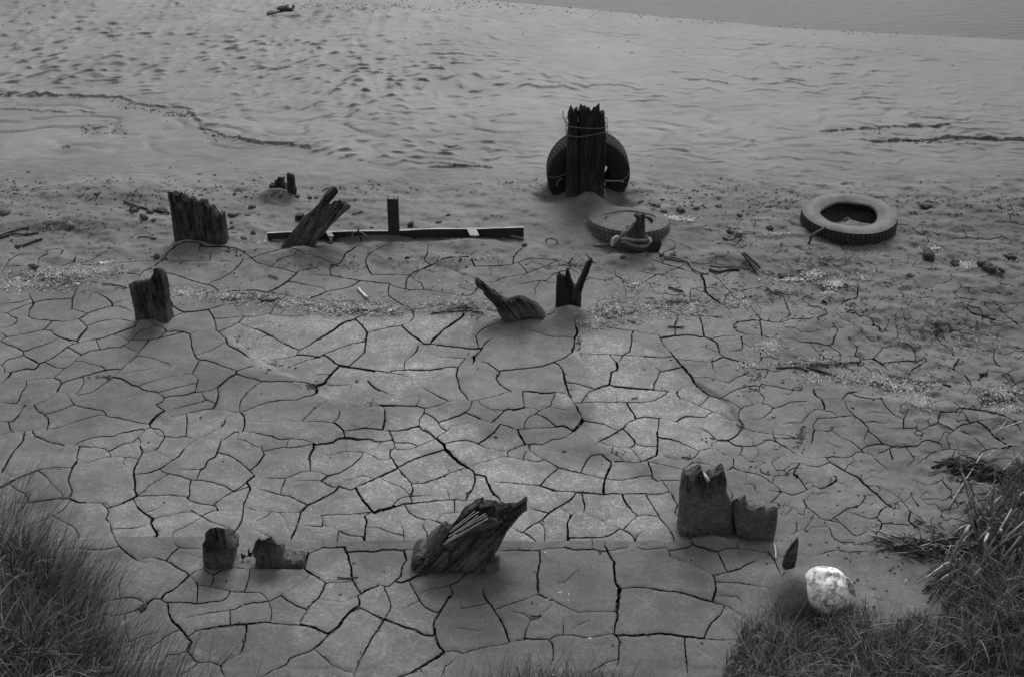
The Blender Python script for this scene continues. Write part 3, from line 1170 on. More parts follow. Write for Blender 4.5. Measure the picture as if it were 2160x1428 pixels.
5|160,150 240,175 345,215
5|600,222 690,218 760,212
8|700,45 745,95 730,150 775,195 770,215
6|770,215 745,235
6|775,190 880,185
6|880,185 920,145 960,100 1020,85 1110,78
12|880,190 950,230 1010,285
8|1085,5 1150,45 1215,110 1235,170 1235,210
5|955,212 1080,210 1180,205 1235,210
6|1235,210 1280,230
9|1280,230 1210,275 1190,310
7|1190,310 1150,345
7|1280,230 1340,215
5|950,320 1000,335 1060,335 1100,345 1150,345
8|1150,345 1215,390
5|1370,240 1480,248 1545,270
10|1595,190 1560,240 1550,280
8|1660,325 1690,380 1705,415
4|1555,285 1650,320
5|1420,40 1460,70 1510,95 1560,160
10|1770,325 1835,322
5|1710,120 1860,108 1940,95 2070,88 2142,82
7|1895,100 1890,130 1875,170
6|1880,190 1920,240 1950,250
5|1945,325 2030,285 2100,272
4|1960,325 2070,385
8|2142,380 2070,395 2020,440
9|2020,440 2060,490 2142,540
7|1300,390 1380,380 1500,375
4|1500,375 1680,415
9|1300,390 1310,430 1290,480 1350,530 1380,570
7|5,408 90,420 190,445 280,450 290,430
9|380,435 390,480 440,520 465,580 468,605
4|470,522 540,518 620,525 700,538
6|620,520 650,480 690,465 790,450
4|690,470 780,505 900,520
8|25,605 130,575
7|130,575 200,545 320,540
6|335,500 320,530 325,570
5|0,570 50,590
7|640,545 670,600 720,655
9|720,655 790,710 840,770 835,790
7|835,790 900,835 960,890
7|415,680 540,675 640,665 720,660
5|400,650 415,685 370,735
6|395,600 340,650 305,690
7|305,690 280,720 190,718 120,730
7|800,712 880,708 960,720 1020,710
12|385,780 370,850 360,910
8|370,740 395,785
6|390,788 480,790 520,790 545,755
7|40,765 45,840 100,900
7|100,900 180,940 250,995
4|50,845 160,850 300,858
6|550,795 600,835 700,880 770,935
9|770,935 800,970
7|790,935 830,915 900,900 970,898
5|970,898 1040,920 1080,930
6|1080,930 1180,915 1250,915 1280,880
5|1280,880 1340,865 1440,885
6|570,1015 680,1005 730,970 780,965
6|800,970 850,975 890,1005
8|885,1025 950,1070 1010,1120
5|1220,745 1250,785 1225,810 1280,870
7|1175,605 1140,680 1130,765
4|1000,770 1170,768
5|955,520 980,570 1040,635 1110,690
4|970,655 1060,645
5|1175,600 1310,612
5|820,650 860,620 940,610
7|1395,615 1430,628 1560,625
5|1400,530 1500,525 1570,560 1620,600
12|1620,600 1700,605 1780,615 1880,622
5|1560,625 1600,605
5|1560,625 1630,635 1700,690
8|1445,635 1420,715
5|1420,715 1370,785
9|1420,715 1490,755 1550,780
6|1550,780 1640,795 1730,845 1820,910
6|1550,780 1620,735 1750,705
7|1755,705 1830,760 1890,830 1950,875 2020,915
5|1750,700 1850,688 1920,685 1940,670
4|1870,635 1970,690
10|1950,620 2020,680 2090,735
9|2090,735 2110,780 2142,810
6|2090,730 2142,705
8|1870,935 2010,930 2025,915 2142,920
8|1870,935 1800,955 1770,985
8|1770,985 1790,1030 1830,1060
5|1560,790 1500,825 1495,855
7|1500,860 1525,935
5|1330,1010 1380,965 1460,945 1560,940 1650,960
6|1565,975 1530,1040 1530,1070
8|1015,935 1030,980 1045,1025
5|1195,965 1220,1020 1160,1095
8|480,995 520,1045 600,1095 680,1140 750,1170
8|750,1170 820,1240 900,1305 960,1370 1030,1428
5|830,1245 930,1250 1000,1285 1100,1350 1170,1428
6|570,1225 650,1245 750,1290 820,1320 900,1325
8|820,1320 800,1370 760,1410 700,1425
12|575,1155 570,1195 500,1245 440,1270
8|440,1270 385,1250 320,1285 260,1310 200,1325
7|200,1325 110,1295 80,1300
7|0,1200 70,1250 110,1295
5|0,1285 100,1300
8|110,1300 60,1355 20,1390 15,1428
10|270,1055 240,1095 225,1140 230,1160
5|270,1055 350,1078 420,1085 490,1100
7|260,1165 290,1220 325,1270
6|145,985 70,1020 30,1050
5|30,1050 60,1100 95,1150
5|95,1150 190,1170
5|95,1155 60,1170 45,1200
8|290,1340 320,1428
7|1460,1200 1500,1250 1530,1265
6|1550,1160 1600,1220 1620,1300
8|1560,1265 1535,1290 1530,1330
6|1530,1330 1480,1365 1400,1355 1290,1370
8|1530,1345 1580,1390 1590,1428
5|1530,1325 1660,1312
6|1195,1290 1215,1350 1240,1400
6|1130,1280 1090,1335
5|1015,1250 1000,1285
T 0 1068
5|555,0 500,45 400,95 280,145 200,160
6|450,78 520,120 590,155 630,190 660,255
8|850,-30 895,15 905,50 885,105
8|885,105 920,135 930,200 955,240 960,275
6|930,188 1050,180 1130,175 1215,155
14|1165,35 1230,70 1285,100
14|1285,100 1265,140 1300,200 1315,240 1285,262
5|1210,35 1360,0
5|1285,100 1360,80 1420,75 1500,55 1600,45
9|1600,25 1690,85 1770,130
7|1770,130 1860,160 1945,185
6|1690,80 1740,50 1780,40
5|1690,95 1580,155 1440,215
9|1780,0 1810,0 1825,32
5|1780,30 1900,38 2020,35
11|2040,-20 2030,80 2000,170 1950,235 1935,262
7|2075,0 2100,20 2142,35
6|960,275 1000,325
7|540,362 650,352 860,358 1000,330
12|1000,330 1070,395 1160,455
6|1160,455 1230,480
10|1160,455 1220,425 1300,428
14|1300,428 1390,458 1470,500 1540,545 1585,575
7|1390,455 1420,410 1500,348
7|1460,300 1480,330 1530,345 1680,348
5|1590,400 1630,415 1690,422
8|1585,575 1640,540 1700,515
10|1700,515 1760,560 1800,565 1850,530 1940,510
12|1585,578 1530,630 1450,700 1380,735 1350,775
12|1350,775 1290,775 1250,800 1215,830
8|1585,580 1640,630 1658,680 1650,810
9|1350,780 1380,800 1430,802 1560,805 1660,815 1760,800
8|1760,800 1870,785 1930,715
8|1660,660 1740,668 1860,690
11|1860,690 1960,712 2060,715 2142,715
6|1785,570 1780,620 1765,665
8|1940,505 2050,518 2142,515
8|2095,530 2080,610 2045,710
6|2140,490 2120,515
7|870,905 960,915 1060,890 1140,870
12|1130,872 1215,835
7|860,800 940,782 1030,765 1100,762 1170,780 1215,805
7|720,740 800,770 860,800
5|1125,465 1060,540 1010,620 1000,700 1010,765
7|860,800 800,860
6|1045,905 1050,990 1075,1110
5|1000,1150 1100,1125 1150,1100 1240,1070 1340,1052
7|1490,1040 1380,1090 1330,1135 1250,1185 1170,1232
16|1405,815 1415,890 1450,960 1510,1020
18|1510,1020 1555,1080 1605,1130
14|1605,1130 1580,1170 1580,1220 1605,1250
9|1605,1250 1635,1290 1690,1305
10|1690,1305 1760,1300 1850,1330
9|1580,1205 1480,1235 1410,1240 1360,1290 1330,1340
7|1660,1310 1590,1360 1470,1428
8|1850,1330 1890,1285 1960,1250 2010,1230
12|2010,1230 2040,1150 2055,1060 2065,990
10|1850,1330 1850,1360 1890,1440
10|1575,1085 1650,1040 1720,1025
14|1720,1025 1830,1005 1930,990 2060,980 2142,975
6|1555,940 1640,910 1740,895 1850,878 1960,860
7|1960,860 2050,820 2142,800
8|1925,870 1930,995
T 540 1068
7|0,38 100,45 200,55 290,60 380,45
9|430,0 380,42
12|380,45 350,150 325,220 295,270
5|380,45 460,65 540,80
5|130,50 90,90 0,128
4|190,65 230,90 260,135
7|540,75 620,68 800,62 960,48
12|935,0 965,35 985,55
12|985,55 1050,25 1165,-10
8|540,75 560,120 552,172
8|905,85 940,60 960,48
12|905,85 925,120 915,200 905,278
7|400,165 500,172 630,178
9|630,178 700,205 780,240 910,248
5|690,215 655,275
5|0,200 70,235 145,270
8|985,45 1060,95
6|1060,95 1150,125 1220,165 1245,215
4|920,172 1030,178
6|1030,178 1110,210 1200,235 1290,260 1370,275
6|1370,275 1430,250
8|1240,-30 1255,0 1290,50 1350,85 1420,102
9|1420,102 1500,120 1550,140 1650,155
5|1420,105 1395,150 1430,215
9|1430,215 1438,270
6|1430,235 1525,218
6|1505,115 1560,65 1660,45
5|1660,45 1730,50
8|440,380 520,360 550,345
7|550,345 640,348 730,345
6|550,345 565,300
14|735,340 770,400 790,480 800,600
10|800,610 840,670 880,725
5|735,340 670,315
5|745,345 800,322
5|770,378 900,375 990,378 1080,362 1230,368
5|975,375 990,325
12|1240,370 1255,450 1220,510 1210,580 1165,625
6|1230,368 1350,365 1420,355
14|420,385 425,430 410,480 405,515
12|0,510 100,515 200,515 300,515 400,510
14|405,515 470,565 540,605 585,645
9|585,645 630,632
6|630,632 710,637 805,625
12|585,645 570,680
11|570,680 520,765 440,855 400,920 365,990
8|450,576 350,655 210,740
8|210,740 160,765 100,790 0,808
7|0,718 40,722 80,750 105,790
5|105,795 128,870 122,965
5|215,750 290,800 360,835 435,860
11|0,975 70,968 160,975 280,985 370,992
9|370,992 480,1015 540,1040 605,1070
13|605,1070 690,1000 740,930 800,870 860,840
12|860,840 868,800 850,750
12|850,745 880,730 950,690 1035,655
10|1035,655 1100,668 1165,625
7|515,775 610,795 740,800
8|740,800 790,770 850,745
8|1165,628 1210,640 1280,615 1330,590 1400,560 1500,505 1600,490 1760,560
4|1285,540 1310,600
7|1070,670 1100,740 1130,830 1110,890 1075,940
8|860,845 940,880 1020,920
12|1020,920 1070,945 1150,975 1250,1010 1330,1035 1410,1075 1500,1078
14|1070,950 1000,1050 950,1140 870,1280 810,1450
9|605,1075 550,1130 490,1180
10|490,1180 430,1220 360,1240 280,1270
9|280,1270 250,1320 120,1380 30,1440
9|480,1185 570,1260 640,1325 720,1360 810,1392
8|1280,615 1350,750 1400,830 1460,870 1530,892
8|1350,740 1440,705 1560,680 1620,660
10|1620,660 1700,620 1760,560
8|1620,665 1640,720 1635,760
11|1620,755 1570,830 1530,900
14|1530,900 1490,980 1500,1080
14|1500,1080 1530,1160 1575,1215
18|1575,1215 1430,1310 1300,1390
12|1300,1390 1150,1440
9|1365,1360 1410,1400
9|1575,1215 1660,1205 1730,1230
8|1730,1230 1830,1195 1960,1165 2080,1150
10|2080,1150 2125,1130
12|1890,670 1920,760 1990,860
12|1990,860 2060,970 2125,1130
6|1990,860 2070,830 2142,808
5|1720,860 1800,835 1930,818
8|1710,800 1700,870
5|1235,860 1355,795
8|1570,1300 1580,1350 1550,1428
5|1590,1330 1640,1300 1670,1265
5|1410,560 1450,610
4|1670,1010 1780,1025 1890,1035
8|2035,370 2142,362
T 1080 1068
8|0,170 40,200 90,215
10|90,215 140,240 200,288
8|90,215 160,160 250,110
12|250,110 310,55 390,0
8|145,0 200,25 305,50
4|400,8 500,68
6|605,0 600,40 510,68
14|500,70 465,150 460,285
8|590,50 640,80 760,125 790,150
7|790,150 910,188 970,215 1030,265
6|470,265 600,262 740,258 830,235 900,195
8|930,188 1000,120 1050,75
10|985,15 1010,45 1050,75
7|1050,75 1130,70 1230,80
8|1190,15 1225,70 1240,100
7|1240,100 1310,180
9|1310,180 1360,265
7|1030,285 1040,250 1110,195
6|245,150 275,190 272,260
9|1385,0 1365,45 1400,90
9|0,362 100,365 230,362
5|230,362 330,345 440,338
6|440,340 520,358 600,360 680,352
6|680,352 730,368 820,370 960,345 1060,340
4|1060,340 1130,320 1150,290
6|1040,355 1110,360 1200,358 1280,352
5|1310,365 1450,345 1510,322
5|440,335 490,310
4|150,355 145,300
5|55,355 55,300
4|670,350 670,300
6|965,340 955,300
11|755,300 800,375 855,465
15|855,465 855,560 870,640 900,685
20|900,685 890,780 880,870
14|880,870 880,940 860,1010 855,1070
10|855,1070 895,1120 895,1200
8|895,1200 890,1290 870,1340
11|230,365 235,450 210,570
12|210,570 215,650 220,720
6|215,725 100,775 0,805
10|220,725 270,755
8|270,755 370,800 470,850 555,885
5|555,885 700,875 880,875
7|350,800 290,860 240,905
9|240,905 210,940 160,955
7|160,955 130,1000 100,1090
5|0,875 80,885 130,910 160,955
5|420,930 430,1000 428,1070
11|0,1125 100,1110 200,1108 310,1112
7|310,1112 360,1085 430,1072
9|430,1072 530,1080 640,1095 740,1078 855,1060
14|860,1078 1000,1080 1145,1075
14|1145,1072 1250,1062 1350,1072 1450,1090 1600,1105
8|1600,1105 1720,1115 1870,1110
10|315,1113 355,1180
9|345,1175 345,1260 325,1340
8|890,1278 800,1300 700,1360 600,1405
9|1445,1095 1450,1200 1475,1440
6|900,688 1020,678 1150,682
9|1150,682 1260,705 1370,710
11|1370,710 1480,740 1590,775 1680,800
8|1680,800 1780,825 1830,850
6|1830,850 1950,920
8|1780,830 1740,910 1670,970
9|1670,970 1630,1040 1605,1100
12|1675,795 1705,700 1705,650 1685,585
10|1685,580 1630,545 1480,480 1325,420
10|1325,420 1310,370 1250,305
10|1685,580 1740,560 1810,545
13|1810,545 1900,520 1970,480 2060,442
7|1805,545 1760,460 1720,380
9|1720,380 1620,350 1530,325 1470,285
8|1720,375 1800,350 1880,350
5|1880,350 2000,360 2080,375 2142,365
7|1885,350 1885,300
9|1740,618 1850,635 2000,655 2142,675
5|1700,742 1800,745 1900,765 1935,820
5|1900,765 1915,720
5|380,650 460,615 500,570 560,530
5|510,1025 570,980 650,955
T 1620 1068
7|320,0 390,50 430,95
6|430,95 480,110 520,115
8|520,115 600,60 650,25 750,0
6|520,118 600,135 660,185
7|660,185 740,245 820,228
5|520,165 530,220 530,235
8|530,235 570,280 620,325
9|985,0 940,40 910,95
5|650,45 760,75 840,100 910,100
8|915,95 955,145
7|955,145 1070,145 1165,150
10|955,145 940,190 905,225
7|905,225 905,270 850,325
5|720,320 850,300 905,270
5|1015,0 1130,50
6|1165,0 1200,50 1280,100
8|1170,60 1180,110 1210,155 1265,200
5|1280,100 1310,150 1300,190
6|1445,80 1460,40 1590,5
7|1430,100 1500,120 1530,95
6|1530,95 1600,115 1660,140
6|400,410 480,385 570,365 680,380
8|680,380 840,378
8|30,385 70,480 115,590
5|95,80 160,60 190,25
5|245,130 240,200 190,245
7|880,765 970,790
8|790,790 840,825
6|650,300 720,300 720,330
T 1080 1068
8|1470,285 1550,222 1640,210 1760,250 1835,268
T 0 360
8|1450,640 1520,612 1580,598 1660,612 1720,632 1890,636
6|1130,1268 1190,1243 1250,1250 1300,1290 1400,1320
T 540 360
6|215,655 330,655 430,705 480,690"""

def load_cracks():
    out = []; ox = oy = 0
    for ln in CRACKS.strip().splitlines():
        if ln[0] == 'T':
            _, ox, oy = ln.split(); ox, oy = float(ox), float(oy); continue
        w, pts = ln.split('|')
        p = np.array([[float(v) for v in q.split(',')] for q in pts.split()]) / 3.9667 + [ox, oy]
        out.append([float(w) / 3.9667, p])
    return out

def catmull(p, step=4.2):
    if len(p) < 3:
        n = max(2, int(np.hypot(*(p[-1] - p[0])) / step) + 1)
        return p[0] + (p[-1] - p[0]) * np.linspace(0, 1, n)[:, None]
    q = np.vstack([2 * p[0] - p[1], p, 2 * p[-1] - p[-2]])
    out = []
    for i in range(1, len(q) - 2):
        a, b, c, d = q[i - 1], q[i], q[i + 1], q[i + 2]
        n = max(1, int(np.hypot(*(c - b)) / step))
        for k in range(n):
            t = k / n
            out.append(.5 * ((2 * b) + (c - a) * t + (2 * a - 5 * b + 4 * c - d) * t * t + (3 * b - a - 3 * c + d) * t ** 3))
    out.append(p[-1])
    return np.array(out)

cracks = load_cracks()
def small_cracks():
    out = []
    rr = random.Random(5)
    for _ in range(430):
        if rr.random() < .72: x, y = rr.uniform(1560, 2170), rr.uniform(560, 1130)
        else: x, y = rr.uniform(1380, 2170), rr.uniform(440, 620)
        a = rr.gauss(0, .5) + rr.choice([0, 0, 0, .9, -.6]); L = rr.uniform(12, 48)
        p = [(x, y)]
        for k in range(rr.randint(2, 4)):
            a += rr.gauss(0, .5); x += math.cos(a) * L / 3; y += math.sin(a) * L / 3 * .55; p.append((x, y))
        out.append([rr.uniform(.5, 1.3), np.array(p)])
    return out
cracks += small_cracks()
# join loose ends to their neighbours
segA, segB, segI = [], [], []
for i, (w, p) in enumerate(cracks):
    for a, b in zip(p[:-1], p[1:]): segA.append(a); segB.append(b); segI.append(i)
segA, segB, segI = np.array(segA), np.array(segB), np.array(segI)
ends = {}
for i, (w, p) in enumerate(cracks):
    for e in (0, -1):
        q = p[e]
        d = segB - segA; L = np.maximum((d ** 2).sum(1), 1e-9)
        t = np.clip(((q - segA) * d).sum(1) / L, 0, 1)
        c = segA + d * t[:, None]
        dist = np.hypot(*(c - q).T); dist[segI == i] = 1e9
        k = int(dist.argmin())
        if dist[k] < 11: ends[(i, e)] = c[k]
for (i, e), c in ends.items(): cracks[i][1][e] = c

rib_px = []          # per crack: centre points, left/right points, half widths
lines = []
for i, (w, p) in enumerate(cracks):
    c = catmull(p)
    n = len(c)
    tn = np.gradient(c, axis=0); tn /= np.maximum(np.hypot(*tn.T), 1e-6)[:, None]
    nr = np.stack([-tn[:, 1], tn[:, 0]], 1)
    s = np.arange(n) * .6 + i * 31.7
    amp = .75 if w < 2.6 else 1.1
    off = amp * noise(s * .55, s * 0 + .5, 5) + .6 * noise(s * 1.7, s * 0 + .5, 6)
    off *= np.clip(np.minimum(np.arange(n), np.arange(n)[::-1]) / 2.0, 0, 1)
    lines.append(c + nr * off[:, None])
sA = np.vstack([l[:-1] for l in lines]); sB = np.vstack([l[1:] for l in lines])
sI = np.concatenate([np.full(len(l) - 1, i) for i, l in enumerate(lines)])
for (i, e) in ends:
    c = lines[i]; q = c[e].copy()
    d = sB - sA; L = np.maximum((d ** 2).sum(1), 1e-9)
    t = np.clip(((q - sA) * d).sum(1) / L, 0, 1)
    cc_ = sA + d * t[:, None]
    dist = np.hypot(*(cc_ - q).T); dist[sI == i] = 1e9
    k = int(dist.argmin())
    if dist[k] < 12:
        v = cc_[k] - q; m = min(4, len(c) - 1)
        for r_ in range(m):
            idx_ = r_ if e == 0 else -1 - r_
            c[idx_] = c[idx_] + v * (1 - r_ / m)
        g_ = c[0] - c[1] if e == 0 else c[-1] - c[-2]
        g_ = g_ / max(np.hypot(*g_), 1e-6)
        c[e] = c[e] + g_ * .35
# cracks that run up to the buried beam from behind reach its edge
for i, c in enumerate(lines):
    for e in (0, -1):
        ly_ = np.interp(c[e][0], [a[0] for a in LEDGE_PX], [a[1] for a in LEDGE_PX])
        if 0 < c[e][0] < 1450 and -14 < c[e][1] - ly_ < 2 and c[1 if e == 0 else -2][1] < c[e][1]:
            c[e] = [c[e][0], ly_ + 1.2]; ends[(i, e)] = c[e]
for i, (w, p) in enumerate(cracks):
    c = lines[i]; n = len(c)
    tn = np.gradient(c, axis=0); tn /= np.maximum(np.hypot(*tn.T), 1e-6)[:, None]
    nr = np.stack([-tn[:, 1], tn[:, 0]], 1)
    s = np.arange(n) * .6 + i * 31.7
    hw = w * .5 * (.93 + .42 * np.abs(nr[:, 0])) * (1 + .30 * noise(s * .30, s * 0 + 2.5, 7))
    ar = np.arange(n)
    if (i, 0) not in ends: hw *= np.clip(.10 + ar / max(4, n * .35), 0, 1)
    if (i, -1) not in ends: hw *= np.clip(.10 + ar[::-1] / max(4, n * .35), 0, 1)
    hw = np.maximum(hw, .30)
    hl = np.maximum(hw * (1 + .55 * noise(s * 1.9, s * 0 + 4.5, 8)) + .28 * noise(s * 3.1, s * 0 + 1.5, 9), .22)
    hr = np.maximum(hw * (1 + .55 * noise(s * 1.9, s * 0 + 6.5, 10)) + .28 * noise(s * 3.1, s * 0 + 2.5, 11), .22)
    rib_px.append((c, np.stack([c + nr * hl[:, None], c - nr * hr[:, None]], 1), hw))

# hair cracks that branch off at random in the dry parts of the right-hand side are left to these lines
pts_xy = []; pt_depth = []; faces_in = []; edges_in = []
flat = np.concatenate([r[1].reshape(-1, 2) for r in rib_px])
gx, gy = on_ground(flat[:, 0], flat[:, 1])
pts_xy = [np.stack([gx, gy], 1)]
k = 0
crack_pts = []
for c, lr, hw in rib_px:
    n = len(c)
    for j in range(n):
        pt_depth += [min(.06, max(.010, hw[j] * 2 * .0165))] * 2
    for j in range(n - 1):
        faces_in.append([k + 2 * j, k + 2 * j + 1, k + 2 * j + 3, k + 2 * j + 2])
        edges_in += [(k + 2 * j, k + 2 * j + 2), (k + 2 * j + 1, k + 2 * j + 3)]
    edges_in += [(k, k + 1), (k + 2 * n - 2, k + 2 * n - 1)]
    k += 2 * n
# stamp the cracks so that no inner point falls on them
SC = 1
MW, MH = 2160 + 800, 1800
mask = np.zeros((MH, MW), bool)
for c, lr, hw in rib_px:
    tt = np.arange(0, len(c) - 1 + 1e-9, .34)
    cd = np.stack([np.interp(tt, np.arange(len(c)), c[:, 0]), np.interp(tt, np.arange(len(c)), c[:, 1])], 1)
    hd = np.interp(tt, np.arange(len(c)), hw)
    for q, h_ in zip(cd.tolist(), hd.tolist()):
        x, y = q[0] + 400, q[1] + 100
        r = h_ + 1.9
        x0, x1, y0, y1 = int(x - r), int(x + r) + 1, int(y - r), int(y + r) + 1
        if x0 < 0 or y0 < 0 or x1 >= MW or y1 >= MH: continue
        mask[y0:y1 + 1, x0:x1 + 1] |= ((np.arange(x0, x1 + 1) + .5 - x) ** 2)[None] + ((np.arange(y0, y1 + 1) + .5 - y) ** 2)[:, None] < r * r + .7

def jgrid(x0, x1, y0, y1, sx, sy):
    X, Y = np.meshgrid(np.arange(x0, x1, sx), np.arange(y0, y1, sy))
    X = X + (np.arange(Y.shape[0]) % 2)[:, None] * sx * .5
    X = X.ravel() + RNG.uniform(-.25, .25, X.size) * sx; Y = Y.ravel() + RNG.uniform(-.25, .25, Y.size) * sy
    return X, Y
inner = []
for a in [(-20, 2180, 372, 560, 4.6, 2.6), (-20, 2180, 560, 1450, 5.2, 4.2), (-20, 2180, -18, 372, 3.8, 1.1),
          (-380, -20, -60, 1600, 16, 8), (2180, 2540, -60, 1600, 16, 8), (-20, 2180, 1450, 1640, 14, 14)]:
    X, Y = jgrid(*a)
    ix = np.clip((X + 400).astype(int), 0, MW - 1); iy = np.clip((Y + 100).astype(int), 0, MH - 1)
    ok = ~mask[iy, ix]
    X, Y = X[ok], Y[ok]
    gx, gy = on_ground(X, Y)
    inner.append(np.stack([gx, gy], 1))
inner = np.vstack(inner)
nrib = len(pts_xy[0])
extra = []
# beam ledge: two lines
lx = np.arange(LX[0] - .4, LX[-1] + .25, .012)
ly = np.interp(lx, LX, LY)
led = np.concatenate([np.stack([lx, ly], 1), np.stack([lx, ly + .0045], 1)])
yl = np.interp(inner[:, 0], LX, LY)
inner = inner[~((inner[:, 1] > yl - .003) & (inner[:, 1] < yl + .008) & (inner[:, 0] > lx[0]) & (inner[:, 0] < lx[-1]))]
corner = np.array([[-60, -25], [60, -25], [60, 140], [-60, 140]], float)
cx, cy = np.meshgrid(np.linspace(-14, 14, 40), np.linspace(-6, 1.2, 12))
back = np.stack([cx.ravel(), cy.ravel()], 1)
cx, cy = np.meshgrid(np.linspace(-40, 40, 60), np.linspace(13.5, 40, 25))
beyond = np.stack([cx.ravel(), cy.ravel()], 1) + RNG.uniform(-.1, .1, (1500, 2))
allp = np.vstack([pts_xy[0], led, inner, corner, back, beyond])
nl = len(lx)
for j in range(nl - 1):
    edges_in.append((nrib + j, nrib + j + 1)); edges_in.append((nrib + nl + j, nrib + nl + j + 1))
res = delaunay_2d_cdt([Vector(p) for p in allp.tolist()], edges_in, [], 0, 1e-6)
ov, oe, of, o2v, o2e, o2f = res
VX = np.array([tuple(v) for v in ov]); TR = np.array([f if len(f) == 3 else f[:3] for f in of], int)
src = np.array([(a[0] if a else -1) for a in o2v])
cand_v = (src < nrib + 2 * nl)
cen = VX[TR].mean(1)
quads = allp[np.array(faces_in)]                     # n,4,2
qc = quads.mean(1)
kq = kdtree.KDTree(len(qc))
for j, q in enumerate(qc.tolist()): kq.insert((q[0], q[1], 0), j)
kq.balance()
cand = np.nonzero(cand_v[TR].all(1))[0]
inrib = np.zeros(len(TR), bool)
near_q = np.zeros((len(cand), 10), int)
for n_, ti in enumerate(cand.tolist()):
    r_ = kq.find_n((cen[ti, 0], cen[ti, 1], 0), 10)
    near_q[n_] = [a[1] for a in r_]
hit = np.zeros(len(cand), bool)
cx_, cy_ = cen[cand, 0], cen[cand, 1]
for kk in range(10):
    Q_ = quads[near_q[:, kk]]
    ins = np.zeros(len(cand), bool)
    for a_ in range(4):
        p_, q_ = Q_[:, a_], Q_[:, (a_ + 1) % 4]
        dy_ = q_[:, 1] - p_[:, 1]
        ins ^= ((p_[:, 1] > cy_) != (q_[:, 1] > cy_)) & (cx_ < (q_[:, 0] - p_[:, 0]) * (cy_ - p_[:, 1]) / np.where(dy_ == 0, 1e-12, dy_) + p_[:, 0])
    hit |= ins
inrib[cand] = hit
dep = np.full(len(VX), .03)
isrib = np.zeros(len(VX), bool)
pt_depth = np.array(pt_depth)
for vi, srcs in enumerate(o2v):
    s = [a for a in srcs if a < nrib]
    if s: dep[vi] = pt_depth[s].max(); isrib[vi] = True
Z = ground_h(VX[:, 0], VX[:, 1])
# plates: connected pieces of what is not crack
top = TR[~inrib]
ledge_v = (src >= nrib) & (src < nrib + 2 * nl)
in_ledge = ledge_v[top].all(1) | (np.ptp(np.where(ledge_v[top], (src[top] >= nrib + nl) * 1.0, .5), axis=1) == 1)
par = list(range(len(top)))
def find(a):
    while par[a] != a:
        par[a] = par[par[a]]; a = par[a]
    return a
te = np.sort(np.concatenate([top[:, [0, 1]], top[:, [1, 2]], top[:, [2, 0]]]), axis=1)
tid = np.tile(np.arange(len(top)), 3)
ky = te[:, 0].astype(np.int64) * 10000000 + te[:, 1]
o_ = np.argsort(ky, kind='stable'); ks = ky[o_]; ts_ = tid[o_]
same = np.nonzero(ks[1:] == ks[:-1])[0]
for a, b in zip(ts_[same].tolist(), ts_[same + 1].tolist()):
    if in_ledge[a] != in_ledge[b]: continue
    ra, rb = find(a), find(b)
    if ra != rb: par[rb] = ra
root = np.array([find(a) for a in range(len(top))])
ar = .5 * np.abs((VX[top[:, 1], 0] - VX[top[:, 0], 0]) * (VX[top[:, 2], 1] - VX[top[:, 0], 1]) - (VX[top[:, 2], 0] - VX[top[:, 0], 0]) * (VX[top[:, 1], 1] - VX[top[:, 0], 1]))
ids, inv = np.unique(root, return_inverse=True)
area = np.bincount(inv, ar)
order = np.argsort(-area)
main_id = ids[order[0]]
ledge_ids = set(root[in_ledge].tolist())
frame_y = VX[:, 1]
piece_y = np.bincount(inv, VX[top[:, 0], 1]) / np.bincount(inv)
plates = [ids[i] for i in order if .0009 < area[i] < 3 and ids[i] not in ledge_ids][:290]
print('ledge y', LY[2:5]); print('PLATES', len(plates), 'components', len(ids), 'verts', len(VX), 'tris', len(TR))
# curl of the plate edges, slight tilt of each plate
kd = kdtree.KDTree(int(isrib.sum()))
for j, vi in enumerate(np.nonzero(isrib)[0]): kd.insert((VX[vi, 0], VX[vi, 1], 0), j)
kd.balance()
nearv = (VX[:, 1] > 1.9) & (VX[:, 1] < 7.0) & (np.abs(VX[:, 0]) < 4.5)
dcr = np.full(len(VX), 1.0)
for vi in np.nonzero(nearv)[0]:
    dcr[vi] = kd.find((VX[vi, 0], VX[vi, 1], 0))[2]
curlamp = .0042 * (1 - smooth(4.6, 5.4, VX[:, 1])) * (1 - .6 * smooth(1.2, 2.4, VX[:, 0]))
curl = curlamp * (np.exp(-dcr / .035) - .9 * np.exp(-dcr / .0035))
Ztop = Z + curl
vplate = np.full(len(VX), -1, int)
for r in plates:
    tri = top[root == r]; vs = np.unique(tri)
    c = VX[vs].mean(0)
    tx, ty = random.gauss(0, .010), random.gauss(0, .010); dz = random.gauss(0, .0022)
    if c[1] > 4.9: tx *= .5; ty *= .5
    Ztop[vs] = Z[vs] + curl[vs] + np.clip((VX[vs, 0] - c[0]) * tx + (VX[vs, 1] - c[1]) * ty, -.004, .004) + dz

def ccw(t):
    a, b, c = VX[t[:, 0]], VX[t[:, 1]], VX[t[:, 2]]
    s = (b[:, 0] - a[:, 0]) * (c[:, 1] - a[:, 1]) - (c[:, 0] - a[:, 0]) * (b[:, 1] - a[:, 1])
    t = t.copy(); f = s < 0; t[f] = t[f][:, ::-1]
    return t[np.abs(s) > 1e-12]
TRc = ccw(TR[inrib])
Zbot = Z - dep

